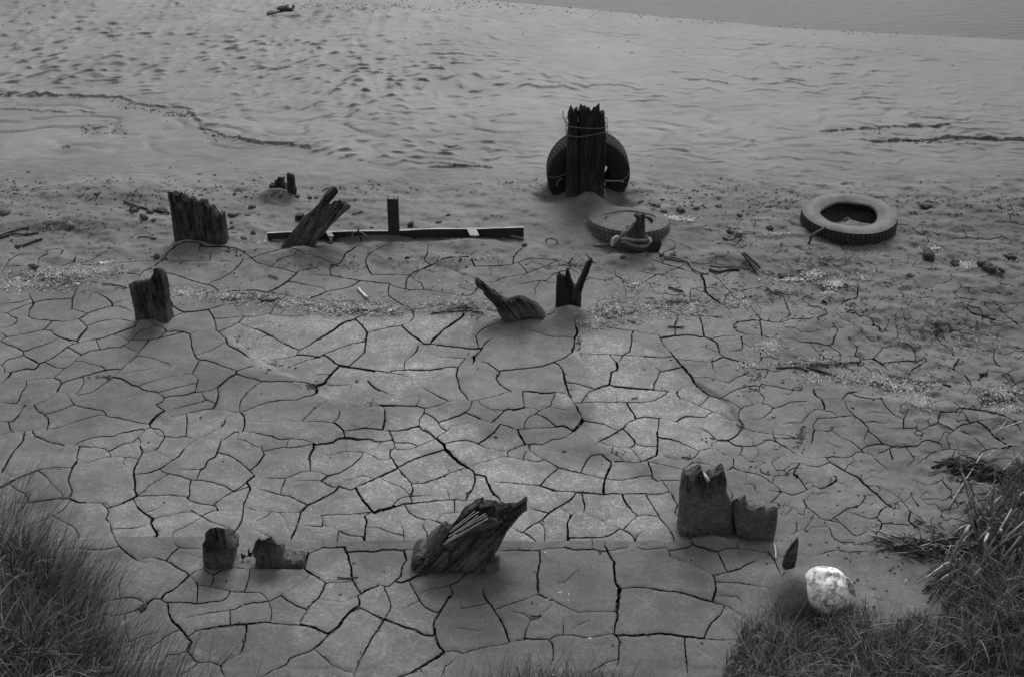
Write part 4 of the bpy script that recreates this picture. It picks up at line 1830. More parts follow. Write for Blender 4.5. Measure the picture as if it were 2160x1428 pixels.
def build_piece(name, tris, extra_floor=None, parent=None, origin=None):
    t = ccw(tris)
    E = np.concatenate([t[:, [0, 1]], t[:, [1, 2]], t[:, [2, 0]]])
    key = E[:, 0].astype(np.int64) * 10000000 + E[:, 1]; rkey = E[:, 1].astype(np.int64) * 10000000 + E[:, 0]
    bd = E[~np.isin(key, rkey)]
    far_ = (np.abs(VX[bd[:, 0], 0]) > 20) | (VX[bd[:, 0], 1] > 30) | (VX[bd[:, 0], 1] < -4)
    bd = bd[~far_]
    used = np.unique(t); mp = np.full(len(VX), -1, int); mp[used] = np.arange(len(used))
    verts = [np.column_stack([VX[used], Ztop[used]])]; tri = [mp[t]]; n0 = len(used)
    nm = [np.zeros(len(t), int)]
    if len(bd):
        m = len(bd)
        a, b = bd[:, 0], bd[:, 1]
        w = [np.column_stack([VX[a], Ztop[a]]), np.column_stack([VX[b], Ztop[b]]),
             np.column_stack([VX[b], Zbot[b]]), np.column_stack([VX[a], Zbot[a]])]
        verts += w
        i = np.arange(m)
        tri.append(np.column_stack([n0 + i, n0 + 3 * m + i, n0 + m + i])); tri.append(np.column_stack([n0 + m + i, n0 + 3 * m + i, n0 + 2 * m + i]))
        nm.append(np.ones(2 * m, int))
    nv = sum(len(v) for v in verts)
    if extra_floor is not None:
        u2 = np.unique(extra_floor); mp2 = np.full(len(VX), -1, int); mp2[u2] = np.arange(len(u2)) + nv
        verts.append(np.column_stack([VX[u2], Zbot[u2] + .0002])); tri.append(mp2[extra_floor]); nm.append(np.ones(len(extra_floor), int))
    o = mesh_obj(name, np.vstack(verts), np.vstack(tri), 'mud', parent, True, None, origin)
    o.data.materials.append(M['crack'])
    av = np.vstack(verts); at_ = o.data.attributes.new('dry', 'FLOAT', 'POINT')
    dv = np.zeros(len(av)); nn = (np.abs(av[:, 0]) < 6) & (av[:, 1] > 1) & (av[:, 1] < 6.5)
    dv[nn] = dryness(av[nn, 0], av[nn, 1]); at_.data.foreach_set('value', dv.astype(np.float32))
    at_ = o.data.attributes.new('behind_beam', 'FLOAT', 'POINT'); at_.data.foreach_set('value', behind_beam(av[:, 0], av[:, 1]).astype(np.float32))
    nm = np.concatenate(nm)
    if len(nm) == len(o.data.polygons): o.data.polygons.foreach_set('material_index', nm.astype(np.int32))
    return o

main_tris = top[~np.isin(root, plates)]
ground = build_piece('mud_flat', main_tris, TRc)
tag(ground, kind='structure')
for r in plates:
    tri = top[root == r]; c = VX[np.unique(tri)].mean(0)
    build_piece('mud_plate', tri, None, ground, (c[0], c[1], 0))

# river
wv = []; n = 60
xs = np.linspace(-60, 60, 120); ys = np.linspace(8, 140, 60)
X, Y = np.meshgrid(xs, ys)
wv = np.column_stack([X.ravel(), Y.ravel(), np.full(X.size, ZW)])
idx = np.arange(X.size).reshape(X.shape)
wf = np.column_stack([idx[:-1, :-1].ravel(), idx[:-1, 1:].ravel(), idx[1:, 1:].ravel(), idx[1:, :-1].ravel()])
tag(mesh_obj('river_water', wv, wf, 'water'), kind='structure')

# ------------------------------------------------------------------ generic shapes
def tube_geo(pts, rad, seg=7, taper=None, wob=0.0, cap=True):
    pts = [Vector(p) for p in pts]
    n = len(pts); V_ = []; F_ = []
    up = Vector((.13, .2, 1)).normalized(); prev = None
    for i, p in enumerate(pts):
        d = (pts[min(i + 1, n - 1)] - pts[max(i - 1, 0)]).normalized()
        if prev is None: a = d.cross(up); a = a.normalized() if a.length > .05 else d.cross(Vector((1, 0, 0))).normalized()
        else: a = (prev - d * prev.dot(d)).normalized()
        prev = a; b = d.cross(a)
        r = rad if not taper else rad + (taper - rad) * i / (n - 1)
        r *= 1 + wob * random.uniform(-1, 1)
        for k in range(seg):
            t = 2 * math.pi * k / seg
            V_.append(p + (a * math.cos(t) + b * math.sin(t)) * r)
    for i in range(n - 1):
        for k in range(seg):
            F_.append([i * seg + k, i * seg + (k + 1) % seg, (i + 1) * seg + (k + 1) % seg, (i + 1) * seg + k])
    if cap:
        F_.append(list(range(seg))[::-1]); F_.append([(n - 1) * seg + k for k in range(seg)])
    return [tuple(v) for v in V_], F_

def subdiv_path(pts, n=4, jit=0.0):
    out = []
    P = [Vector(p) for p in pts]
    Q = [2 * P[0] - P[1]] + P + [2 * P[-1] - P[-2]]
    for i in range(1, len(Q) - 2):
        a, b, c, d = Q[i - 1], Q[i], Q[i + 1], Q[i + 2]
        for k in range(n):
            t = k / n
            v = .5 * ((2 * b) + (c - a) * t + (2 * a - 5 * b + 4 * c - d) * t * t + (3 * b - a - 3 * c + d) * t ** 3)
            if jit: v += Vector([random.uniform(-jit, jit) for _ in range(3)])
            out.append(v)
    out.append(P[-1])
    return out

def join(geos):
    V_, F_ = [], []
    for v, f in geos:
        o = len(V_); V_ += list(v); F_ += [[i + o for i in q] for q in f]
    return V_, F_

def box_geo(c, ax, ay, az):
    c, ax, ay, az = map(Vector, (c, ax, ay, az))
    v = [tuple(c + ax * i + ay * j + az * k) for k in (-1, 1) for j in (-1, 1) for i in (-1, 1)]
    return v, [[0, 2, 3, 1], [4, 5, 7, 6], [0, 1, 5, 4], [2, 6, 7, 3], [0, 4, 6, 2], [1, 3, 7, 5]]

def slab(name, outline, base, thick, mat, parent=None, yaw=0.0, lean=0.0, grain=90.0, cell=.011, off=0.0, bulge=0.0,
         jag=.018, relief=.006, edge=.012, grooves=(), seed=1, back=None):
    """A piece of timber: the outline as seen from the front on a plane that stands at the base point,
    given real thickness, fibrous relief on its faces and a torn upper end.
    grain = direction of the fibres in degrees; grooves = pixel polylines cut into the face."""
    b = B0_(*base)
    if back is None: back = (0, -.85 * thick * (CAM_Z - b.z) / b.y)
    n = Vector((math.sin(yaw), -math.cos(yaw), math.sin(lean))).normalized()
    b = b + n * off
    ux = Vector((0, 0, 1)).cross(n).normalized() * 1.0
    uy = n.cross(ux).normalized()
    if uy.z < 0: uy = -uy
    if ux.x < 0: ux = -ux
    O = Vector((0, 0, CAM_Z))
    def uv(p):
        rx, ry, rz = ray(*p); d = Vector((float(rx), float(ry), float(rz)))
        t = (b - O).dot(n) / d.dot(n)
        q = O + d * t - b
        return np.array([q.dot(ux), q.dot(uy)])
    poly = np.array([uv(p) for p in outline])
    ga = math.radians(grain); gd = np.array([math.cos(ga), math.sin(ga)]); gn = np.array([-gd[1], gd[0]])
    ring = []
    for i in range(len(poly)):
        a, c = poly[i], poly[(i + 1) % len(poly)]
        m = max(1, int(np.hypot(*(c - a)) / cell))
        for k in range(m): ring.append(a + (c - a) * k / m)
    ring = np.array(ring)
    R = ring + .0022 * np.stack([noise(ring[:, 0] * 90, ring[:, 1] * 90, seed), noise(ring[:, 0] * 90, ring[:, 1] * 90, seed + 1)], 1)
    lo, hi = R.min(0), R.max(0)
    X, Y = np.meshgrid(np.arange(lo[0], hi[0], cell), np.arange(lo[1], hi[1], cell))
    X = X.ravel() + RNG.uniform(-.2, .2, X.size) * cell; Y = Y.ravel() + RNG.uniform(-.2, .2, Y.size) * cell
    A = R; B = np.roll(R, -1, 0)
    inside = np.zeros(len(X), bool)
    for a, c in zip(A, B):
        cond = ((a[1] > Y) != (c[1] > Y)) & (X < (c[0] - a[0]) * (Y - a[1]) / ((c[1] - a[1]) or 1e-9) + a[0])
        inside ^= cond
    def bdist(P):
        d = np.full(len(P), 1e9)
        for a, c in zip(A, B):
            e = c - a; L = max((e ** 2).sum(), 1e-12)
            t = np.clip(((P - a) @ e) / L, 0, 1)
            d = np.minimum(d, np.hypot(*(P - a - t[:, None] * e).T))
        return d
    P = np.stack([X, Y], 1)[inside]
    d = bdist(P); P = P[d > cell * .5]
    allp_ = np.vstack([R, P]); nr_ = len(R)
    r = delaunay_2d_cdt([Vector(p) for p in allp_.tolist()], [], [list(range(nr_))], 1, 1e-7)
    W = np.array([tuple(v) for v in r[0]]); T = [list(f) for f in r[2] if len(f) == 3]
    T = np.array(T, int)
    s = np.cross(W[T[:, 1]] - W[T[:, 0]], W[T[:, 2]] - W[T[:, 0]])
    T[s < 0] = T[s < 0][:, ::-1]
    D = bdist(W); D[D < 1e-5] = 0
    g1 = W @ gn; g2 = W @ gd
    rel = relief * (1.3 * noise(g1 * 75, g2 * 4 + 3, seed + 2) + .8 * noise(g1 * 160, g2 * 9, seed + 3)) + relief * 1.1 * fbm(W[:, 0] * 14, W[:, 1] * 14, 3, seed + 4)
    for gl, gw, gdep in grooves:
        gp_ = [tuple(uv(p)) for p in gl]
        dd, pp, _ = seg_dist(W[:, 0], W[:, 1], gp_)
        rel = rel - gdep * np.exp(-(dd / gw) ** 2)
    rnd = edge * (1 - np.sqrt(np.clip(1 - (1 - np.clip(D / edge, 0, 1)) ** 2, 0, 1)))
    fz = rel * np.clip(D / edge, .15, 1) - rnd
    H = hi[1] - lo[1]
    bul = bulge * np.clip(1 - (W[:, 1] - lo[1]) / (H * .55), 0, 1) ** 1.3 * np.clip(D / .03, .5, 1)
    bz = -thick + rnd - .4 * rel
    upv = np.clip((W[:, 1] - (lo[1] + .45 * H)) / (.55 * H), 0, 1)
    def w3(uvp, z): return np.array(b)[None] + uvp[:, :1] * np.array(ux) + uvp[:, 1:] * np.array(uy) + z[:, None] * np.array(n)
    front = w3(W, fz + bul)
    Wb = W.copy(); Wb[:, 1] += upv * jag * (noise(g1 * 40, g1 * 0 + 7, seed + 6)) * (D < 1e-4) + back[1] * upv
    Wb[:, 0] += back[0] * upv
    backv = w3(Wb, bz)
    E = np.concatenate([T[:, [0, 1]], T[:, [1, 2]], T[:, [2, 0]]])
    key = E[:, 0].astype(np.int64) * 1000000 + E[:, 1]; rk = E[:, 1].astype(np.int64) * 1000000 + E[:, 0]
    bd = E[~np.isin(key, rk)]
    verts = [front, backv]; nf = len(front)
    faces = T.tolist() + (T[:, ::-1] + nf).tolist()
    K = max(2, int(thick / .012))
    bv = np.unique(bd); loc = {int(v): j for j, v in enumerate(bv)}
    rows = [bv]
    start = 2 * nf
    rowidx = [bv]
    for kk in range(1, K):
        t = kk / K
        q = front[bv] * (1 - t) + backv[bv] * t
        u_ = W[bv]
        jj = jag * noise(u_[:, 0] * 45 + kk * 1.7, u_[:, 1] * 8 + kk * 3.1, seed + 9) * upv[bv]
        out = .004 * noise(u_[:, 0] * 60 + 11, u_[:, 1] * 12 + kk * 2.3, seed + 12)
        q = q + jj[:, None] * np.array(uy) + out[:, None] * np.array(ux)
        verts.append(q); rowidx.append(np.arange(len(bv)) + start); start += len(bv)
    rowidx.append(bv + nf)
    for a, c in bd.tolist():
        ja, jc = loc[a], loc[c]
        for kk in range(K):
            r0, r1 = rowidx[kk], rowidx[kk + 1]
            faces.append([int(r0[jc]), int(r0[ja]), int(r1[ja]), int(r1[jc])])
    vv = np.vstack(verts)
    org = Vector(b)
    o = bpy.data.objects.new(name, bpy.data.meshes.new(name))
    # object Z along the fibres
    zdir = (ux * gd[0] + uy * gd[1]).normalized(); xdir = n.cross(zdir).normalized() * -1
    Rm = Matrix((xdir, zdir.cross(xdir), zdir)).transposed()
    inv_ = np.array(Rm.transposed())
    loc_ = (vv - np.array(org)) @ inv_.T
    o.data.from_pydata(loc_.tolist(), [], faces)
    o.data.update()
    o.data.polygons.foreach_set('use_smooth', np.ones(len(o.data.polygons), bool))
    o.data.set_sharp_from_angle(angle=math.radians(38))
    o.data.materials.append(M[mat])
    COL.objects.link(o)
    o.matrix_world = Matrix.Translation(org) @ Rm.to_4x4()
    if parent is not None:
        o.parent = parent; o.matrix_parent_inverse = Matrix.Translation(-Vector(parent.location))
    return o

def crop(lst, ox, oy, s):
    return [(ox + x / s, oy + y / s) for x, y in lst]

def rock_geo(c, r, seed, squash=.6, sub=2, rough=.35):
    import bmesh
    bm = bmesh.new(); bmesh.ops.create_icosphere(bm, subdivisions=sub, radius=1)
    out = []
    for v in bm.verts:
        p = v.co.copy()
        k = 1 + rough * float(fbm(np.array([p.x * 1.3 + seed]), np.array([p.y * 1.3 + p.z * 1.7]), 3, seed)[0])
        out.append((c[0] + p.x * r[0] * k, c[1] + p.y * r[1] * k, c[2] + p.z * r[2] * k))
    f = [[v.index for v in q.verts] for q in bm.faces]
    bm.free()
    return out, f

# ------------------------------------------------------------------ timbers standing in the mud
def base_empty(name, px, py, label, cat='wooden stump', group=None):
    return empty(name, B0_(px, py), label, cat, group)

# tall post with the tyre behind it
e = base_empty('mooring_post', 1238, 422, 'tall black square timber post with splintered top, tyre standing behind it', 'wooden post')
S = (1130, 200, 5.95)
slab('post_timber', crop([(562, 200), (570, 140), (585, 150), (600, 155), (615, 170), (640, 185), (665, 175), (690, 205), (715, 235), (722, 175), (745, 162), (757, 190), (765, 172), (780, 160), (798, 150), (804, 135), (808, 230), (815, 245), (832, 232), (855, 230), (872, 250), (862, 300), (872, 330), (880, 450), (887, 560), (882, 620), (877, 850), (862, 1150), (856, 1430), (548, 1430), (556, 1000), (548, 700), (552, 500), (550, 300), (545, 200)], *S),
     (1238, 420), .15, 'wood_dark', e, jag=.03, seed=3, relief=.004, grooves=[(crop([(560, 720), (575, 1000), (560, 1200)], *S), .004, .012), (crop([(690, 750), (700, 1100)], *S), .003, .006), (crop([(800, 250), (803, 420)], *S), .004, .015)])
slab('post_plank', crop([(388, 1420), (390, 1290), (397, 1000), (403, 600), (412, 480), (415, 395), (430, 380), (412, 290), (416, 235), (430, 190), (446, 182), (460, 180), (473, 195), (478, 280), (486, 205), (505, 190), (530, 180), (536, 400), (538, 550), (543, 700), (549, 1000), (544, 1430)], *S),
     (1238, 420), .14, 'wood_dark', e, jag=.03, off=-.008, seed=5, relief=.004, grooves=[(crop([(470, 820), (480, 1000), (490, 1180)], *S), .004, .012)])

def wire_loop(name, label, pts, rad, mat, jit=.003, cat='wire', closed=True, n=5, group=None):
    P = subdiv_path(pts, n, jit)
    v, f = tube_geo(P, rad, 6, wob=.1)
    o = mesh_obj(name, v, f, mat, None, True, None, tuple(P[0]))
    return tag(o, label, cat, group)
Yp = B0_(1238, 420).y
def around(ya, yb, front=-.012, dz=0):
    a, b = V(*crop([(408, ya)], *S)[0], Yp), V(*crop([(884, yb)], *S)[0], Yp)
    m1 = V(*crop([(560, ya + 18)], *S)[0], Yp); m2 = V(*crop([(760, yb + 25)], *S)[0], Yp)
    return [a + Vector((-.008, .15, 0)), a + Vector((-.010, .03, 0)), a + Vector((0, front, 0)), m1 + Vector((0, front, 0)), m2 + Vector((0, front, 0)), b + Vector((0, front, 0)), b + Vector((.010, .03, 0)), b + Vector((.008, .15, 0)), (a + b) / 2 + Vector((0, .175, 0)), a + Vector((-.008, .15, 0))]
wire_loop('binding_wire', 'upper strand of wire bound round the head of the tall post', around(392, 395), .0042, 'wire', .001)
wire_loop('binding_wire', 'lower strand of wire bound round the head of the tall post', around(505, 462), .0042, 'wire', .001)
wire_loop('snagged_twine', 'thin frayed twine hanging off the left of the tall post top', [V(*crop([q], *S)[0], Yp - .01) for q in [(420, 350), (395, 348), (375, 352), (352, 300), (340, 240), (345, 205)]], .003, 'twig_mid', .001, 'twine')
wire_loop('snagged_twine', 'wispy loose end of twine beside the tall post, hanging down', [V(*crop([q], *S)[0], Yp - .012) for q in [(375, 352), (372, 400), (358, 470)]], .0012, 'twig_mid', .001, 'twine')

# ------------------------------------------------------------------ tyres
def tyre(label, R=.31, W=.19, hole=.165, groups=None, mat='rubber', lugs=56, dent=0.0, tread_mat=None):
    """axis along local Z, centre at origin. > casing (sidewalls, beads, lining), tread (ribs and lateral grooves)"""
    e = empty('tyre', (0, 0, 0), label, 'tyre')
    N = lugs * 6
    def oval(a): return 1 + dent * math.cos(2 * a)
    # casing profile (r, z)
    prof = [(R - .012, .50 * W), (R - .030, .53 * W), (R - .060, .555 * W), (R - .095, .54 * W), (hole + .030, .50 * W), (hole + .012, .485 * W), (hole + .004, .46 * W), (hole, .42 * W), (hole + .008, .38 * W),
            (hole + .03, .40 * W), (R - .09, .46 * W), (R - .04, .43 * W), (R - .028, .34 * W)]
    prof = prof + [(r, -z) for r, z in prof[::-1]]
    prof = prof
    V_, F_ = [], []; m = len(prof); Nc = 128
    for i in range(Nc):
        a = 2 * math.pi * i / Nc
        for k, (r, z) in enumerate(prof):
            w = (R - r) / (R - hole)
            rr = r * (1 + dent * w * math.cos(2 * a)) + .004 * w * math.sin(5 * a + 1)
            # raised rings of the sidewall
            zz = z + (.002 * math.sin(r * 420) if .2 < w < .9 and abs(z) > .45 * W else 0)
            zz += .005 * math.sin(2 * a + .7) + .003 * math.sin(5 * a) * w
            V_.append((rr * math.cos(a), rr * math.sin(a), zz))
    for i in range(Nc):
        j = (i + 1) % Nc
        for k in range(m - 1):
            F_.append([i * m + k, j * m + k, j * m + k + 1, i * m + k + 1])
    casing = mesh_obj('casing', V_, F_, mat, e, True, 50)
    # tread: ribs with lateral grooves
    zs = np.linspace(-.5 * W, .5 * W, 29)
    V_, F_ = [], []
    for i in range(N):
        a = 2 * math.pi * i / N
        for k, z in enumerate(zs):
            q = abs(z) / (.5 * W)
            r = R - .004 - .014 * max(0, (q - .72) / .28) ** 2
            rib = min(abs(abs(q) - g_) for g_ in (.0, .36, .66))
            ph = (i + (0 if z > 0 else 3) + int(q * 3)) % 6
            groove = 0
            if rib < .04: groove = .009
            elif ph == 0 and q > .05: groove = .0085
            V_.append(((r - groove) * math.cos(a), (r - groove) * math.sin(a), z + .005 * math.sin(2 * a + .7)))
    m = len(zs)
    for i in range(N):
        j = (i + 1) % N
        for k in range(m - 1):
            F_.append([i * m + k, j * m + k, j * m + k + 1, i * m + k + 1])
    for i in range(N):      # edges down to the casing
        pass
    mesh_obj('tread', V_, F_, tread_mat or mat, e, True, 30)
    return e

def place(e, loc, rot):
    e.location = loc; e.rotation_euler = rot
    for c in e.children: pass
    return e

# tyre behind the post, leaning on it
t1 = tyre('black tyre standing upright in the mud behind the tall post', R=.305, W=.17, hole=.15, mat='rubber_dark', lugs=60)
c1 = V(1240, 361, Yp + .245)
t1.location = (c1.x, Yp + .245, c1.z)
t1.rotation_euler = (math.radians(90 + 7), 0, math.radians(1))
for (pts, nm, lab, r_, mt) in [
    ([(1105, 1100), (1040, 1082), (980, 1085), (870, 1080)], 'tie_wire', 'pale thin wire tied across the right half of the tyre behind the post', .0035, 'rope_pale'),
    ([(1172, 960), (1160, 1010), (1120, 1060), (1040, 1085)], 'tie_wire', 'thin wire wrapped over the right rim of the tyre behind the post', .003, 'rope'),
    ([(128, 1010), (180, 1040), (260, 1038), (345, 1012), (400, 990)], 'tie_wire', 'dark wire wrapped over the left half of the tyre behind the post', .004, 'wire'),
    ([(265, 1145), (275, 1105), (300, 1070), (335, 1055)], 'rope_end', 'short pale rope end sticking out of the left half of the upright tyre', .0045, 'rope')]:
    wire_loop(nm, lab, [V(*crop([q], *S)[0], Yp + .245 - .115) for q in pts], r_, mt, .001, 'wire' if 'wire' in nm else 'rope')

# big tyre lying on the mud at the right
t2 = tyre('large muddy tyre lying flat at the right, its hollow half full of mud', R=.32, W=.22, hole=.180, mat='rubber', lugs=62, dent=.03, tread_mat='tread')
y2 = float(P0(1793, 518)[1]) + .30
px_ = V(1793, 450, y2)
t2.location = (px_.x, y2, px_.z - .11)
t2.rotation_euler = (math.radians(-1.0), math.radians(-2.0), math.radians(14))
print('tyre2 top above mud', px_.z - Zh(px_.x, y2))
topz = t2.location.z + .10
# mud lying in it
mx, my = t2.location.x, t2.location.y
vv, ff = [], []
NR, NA = 14, 40
for i in range(NR):
    r = .262 * i / (NR - 1)
    for k in range(NA):
        a = 2 * math.pi * k / NA
        x, y = mx + r * math.cos(a), my + r * math.sin(a)
        s = y - my
        tz = min(1, max(0, (s + .06 + .05 * math.cos(a * 2)) / .17)); tz = tz * tz * (3 - 2 * tz)
        z = topz - .030 - .105 * tz + .014 * float(fbm(np.array([x * 15]), np.array([y * 15]), 3, 71)[0])
        vv.append((x, y, z))
for i in range(NR - 1):
    for k in range(NA):
        ff.append([i * NA + k, i * NA + (k + 1) % NA, (i + 1) * NA + (k + 1) % NA, (i + 1) * NA + k])
tag(mesh_obj('mud_fill', vv, ff, 'mud', None, True, None, (mx, my, 0)), 'heap of mud inside the hollow of the large flat tyre at right', 'mud heap')
Yr = G(1712, 514).y
rp = [V(1756, 476, my - .13), V(1748, 477, my - .17), V(1735, 484, my - .235), V(1722, 491, my - .30), V(1713, 498, my - .335), V(1709, 508, my - .35), V(1705, 517, my - .37)]
wire_loop('tyre_rope', 'short dark rope slung over the front edge of the large flat tyre', rp, .0085, 'twig', .002, 'rope')

# sunken tyre with the roped stump
t3 = tyre('mud caked tyre sunk almost level with the mud beside the roped stump', R=.285, W=.17, hole=.165, mat='rubber_mud', lugs=50, dent=-.02)
y3 = float(P0(1326, 516)[1]) + .27
c3 = V(1326, 466, y3)
t3.location = (c3.x, y3, c3.z - .082)
t3.rotation_euler = (math.radians(-10), math.radians(1), 0)
print('tyre3 top above mud', c3.z - Zh(c3.x, y3))
x3, y3, z3 = t3.location
vv, ff = [], []
for i in range(NR):
    r = .215 * i / (NR - 1)
    for k in range(NA):
        a = 2 * math.pi * k / NA
        x, y = x3 + r * math.cos(a), y3 + r * math.sin(a)
        back_ = max(0, (y - y3)) / .25
        z = z3 + .050 - .10 * (y - y3) + .02 * back_ + .005 * float(noise(np.array([x * 16]), np.array([y * 16]), 75)[0])
        if i == NR - 1: z -= .04
        vv.append((x, y, z))
for i in range(NR - 1):
    for k in range(NA):
        ff.append([i * NA + k, i * NA + (k + 1) % NA, (i + 1) * NA + (k + 1) % NA, (i + 1) * NA + k])
tag(mesh_obj('mud_fill', vv, ff, 'mud', None, True, None, (x3, y3, 0)), 'smooth mud filling the sunken tyre behind the roped stump', 'mud heap')

e = base_empty('roped_stump', 1350, 520, 'small pointed mud coated stump wound with thick rope beside sunken tyre')
S3 = (1220, 440, 9.82)
Y4 = B0_(1350, 532).y
slab('stump_timber', crop([(1130, 400), (1180, 350), (1220, 330), (1225, 250), (1240, 200), (1180, 175), (1180, 145), (1280, 145), (1310, 175), (1320, 140), (1350, 120), (1385, 140), (1395, 210), (1385, 260), (1388, 500), (1400, 640), (1410, 960), (1150, 900), (1000, 820), (960, 720), (1010, 600), (1010, 450), (1050, 430), (1090, 440)], *S3),
     (1350, 532), .09, 'wood_mud', e, seed=23, jag=.02, relief=.005)
slab('board_end', crop([(1400, 740), (1490, 700), (1725, 705), (1725, 780), (1690, 880), (1640, 990), (1420, 960)], *S3), (1372, 538), .03, 'wood_dark', e, off=.01, seed=24, jag=.004, relief=.002, grain=5)
def zz(lst, Y): return [V(*crop([q], *S3)[0], Y) for q in lst]
wire_loop('mooring_rope', 'thick mud soaked rope wound twice round the small roped stump, upper turn', zz([(850, 650), (950, 640), (1100, 655), (1250, 665), (1380, 665), (1450, 650)], Y4 - .05) + zz([(1470, 620), (1400, 600)], Y4 + .08), .0095, 'rope', .002, 'rope')
wire_loop('mooring_rope', 'thick mud soaked rope round the small roped stump, lower sagging turn', zz([(880, 700), (980, 700), (1100, 750), (1220, 790), (1350, 790), (1440, 760), (1485, 700)], Y4 - .06) + zz([(1490, 640), (1430, 600)], Y4 + .06), .0095, 'rope', .002, 'rope')
wire_loop('mooring_rope', 'rope end rising stiffly over the left of the roped stump', zz([(700, 780), (760, 720), (820, 650), (900, 560), (980, 480), (1050, 455)], Y4 - .055), .0095, 'rope', .002, 'rope')
wire_loop('frayed_knot', 'pale frayed knot at the bottom left of the roped stump', zz([(690, 770), (700, 690), (740, 620), (820, 580)], Y4 - .075), .0095, 'rope_pale', .003, 'rope')
v, f = tube_geo(subdiv_path([G(1252, 520, .004), G(1275, 519, .006), G(1300, 517, .008), G(1330, 514, .004)], 3, .002), .009, 6)
tag(mesh_obj('grey_stick', v, f, 'twig_mid', origin=tuple(G(1252, 520))), 'grey stick lying under the knot left of the roped stump', 'stick')

# ------------------------------------------------------------------ other stumps
e = base_empty('plank_stump', 415, 516, 'wide dark timber stump with a jagged top stepping down to the right')
T0 = (0, 360, 3.967)
slab('stump_timber', crop([(1400, 180), (1440, 195), (1490, 205), (1530, 212), (1545, 240), (1560, 250), (1590, 235), (1612, 250), (1625, 280), (1645, 270), (1680, 255), (1705, 262), (1715, 300), (1740, 318), (1770, 315), (1785, 350), (1800, 372), (1815, 395), (1830, 370), (1855, 378), (1865, 450), (1880, 540), (1890, 635), (1892, 690), (1455, 690), (1455, 600), (1432, 420), (1412, 270), (1398, 230)], *T0),
     (415, 516), .10, 'wood', e, seed=31, jag=.03, relief=.008, grooves=[(crop([(1600, 270), (1600, 400), (1590, 560)], *T0), .007, .02), (crop([(1715, 320), (1720, 580)], *T0), .006, .015), (crop([(1790, 400), (1800, 560)], *T0), .004, .012)])

e = base_empty('split_stump', 312, 684, 'dark split stump at left with a tall pointed right side')
slab('stump_timber', crop([(1068, 958), (1078, 968), (1095, 948), (1120, 945), (1150, 948), (1180, 938), (1215, 935), (1235, 925), (1252, 918), (1262, 890), (1282, 885), (1278, 850), (1290, 828), (1310, 825), (1330, 842), (1348, 900), (1365, 1000), (1380, 1130), (1400, 1230), (1415, 1290), (1415, 1380), (1135, 1380), (1120, 1180), (1088, 1050)], *T0),
     (312, 684), .11, 'wood', e, seed=37, jag=.02, relief=.006, grooves=[(crop([(1210, 1040), (1215, 1150), (1235, 1240)], *T0), .008, .03), (crop([(1290, 1000), (1300, 1150)], *T0), .006, .008)])

P0_ = (560, 360, 7.515)
e = base_empty('distant_stake', 607, 420, 'thin flat black stake, the taller of the far pair at the left', 'wooden stake')
slab('stake_timber', crop([(340, 50), (395, 68), (440, 95), (450, 200), (462, 300), (478, 320), (474, 460), (470, 520), (350, 520), (342, 300), (330, 130)], *P0_), (607, 419), .06, 'wood_dark', e, seed=41, relief=.004)
e = base_empty('distant_stump', 588, 408, 'low jagged black stump beside the far flat stake, half in a mound')
slab('stump_timber', crop([(52, 245), (75, 262), (110, 255), (140, 265), (140, 165), (165, 172), (183, 170), (192, 125), (205, 138), (218, 118), (232, 155), (262, 150), (265, 265), (290, 250), (305, 290), (345, 370), (345, 480), (60, 480)], *P0_), (588, 412), .10, 'wood_dark', e, seed=43, jag=.03, relief=.005)

e = base_empty('leaning_plank', 640, 531, 'thick dark plank leaning right over the steel rail, with a split finger of wood', 'leaning timber')
slab('plank_timber', crop([(235, 1210), (330, 1100), (400, 1000), (500, 880), (600, 740), (720, 650), (840, 530), (900, 430), (960, 350), (1040, 275), (1080, 258), (1117, 280), (1080, 360), (1030, 430), (985, 490), (960, 520), (985, 525), (1012, 550), (1060, 512), (1100, 495), (1135, 500), (1170, 463), (1200, 490), (1270, 510), (1322, 555), (1290, 610), (1200, 700), (1100, 810), (1000, 920), (930, 1010), (860, 1070), (790, 1160), (740, 1260), (760, 1310), (740, 1420), (380, 1420), (300, 1290)], *P0_),
     (640, 529), .09, 'wood_lean', e, seed=47, grain=52, jag=.02, relief=.006, lean=.25, grooves=[(crop([(960, 520), (880, 610), (820, 700)], *P0_), .008, .018), (crop([(1100, 600), (700, 1000)], *P0_), .004, .006)])

e = base_empty('driftwood', 1075, 688, 'dark driftwood branch rising to the left, its tail sloping into the mud', 'driftwood')
D0 = (990, 540, 8.0)
slab('driftwood_body', crop([(90, 412), (110, 395), (140, 390), (200, 430), (290, 500), (370, 585), (395, 572), (425, 585), (440, 620), (520, 660), (580, 735), (640, 755), (700, 750), (790, 700), (850, 700), (910, 695), (950, 720), (990, 750), (1130, 850), (1230, 960), (1320, 1060), (1300, 1130), (1150, 1080), (1050, 1060), (900, 1070), (860, 1120), (820, 1180), (780, 1260), (690, 1260), (600, 1150), (520, 1040), (465, 960), (480, 930), (400, 830), (300, 730), (222, 648), (240, 640), (290, 672), (250, 620), (200, 560), (130, 490)], *D0),
     (1080, 688), .10, 'wood', e, seed=53, grain=130, jag=.012, relief=.007, edge=.02, lean=.2, grooves=[(crop([(200, 500), (420, 760), (600, 960)], *D0), .006, .012), (crop([(560, 800), (700, 960)], *D0), .006, .010)])
e = base_empty('spiked_stump', 1199, 662, 'black stump with one long thin spike pointing up right')
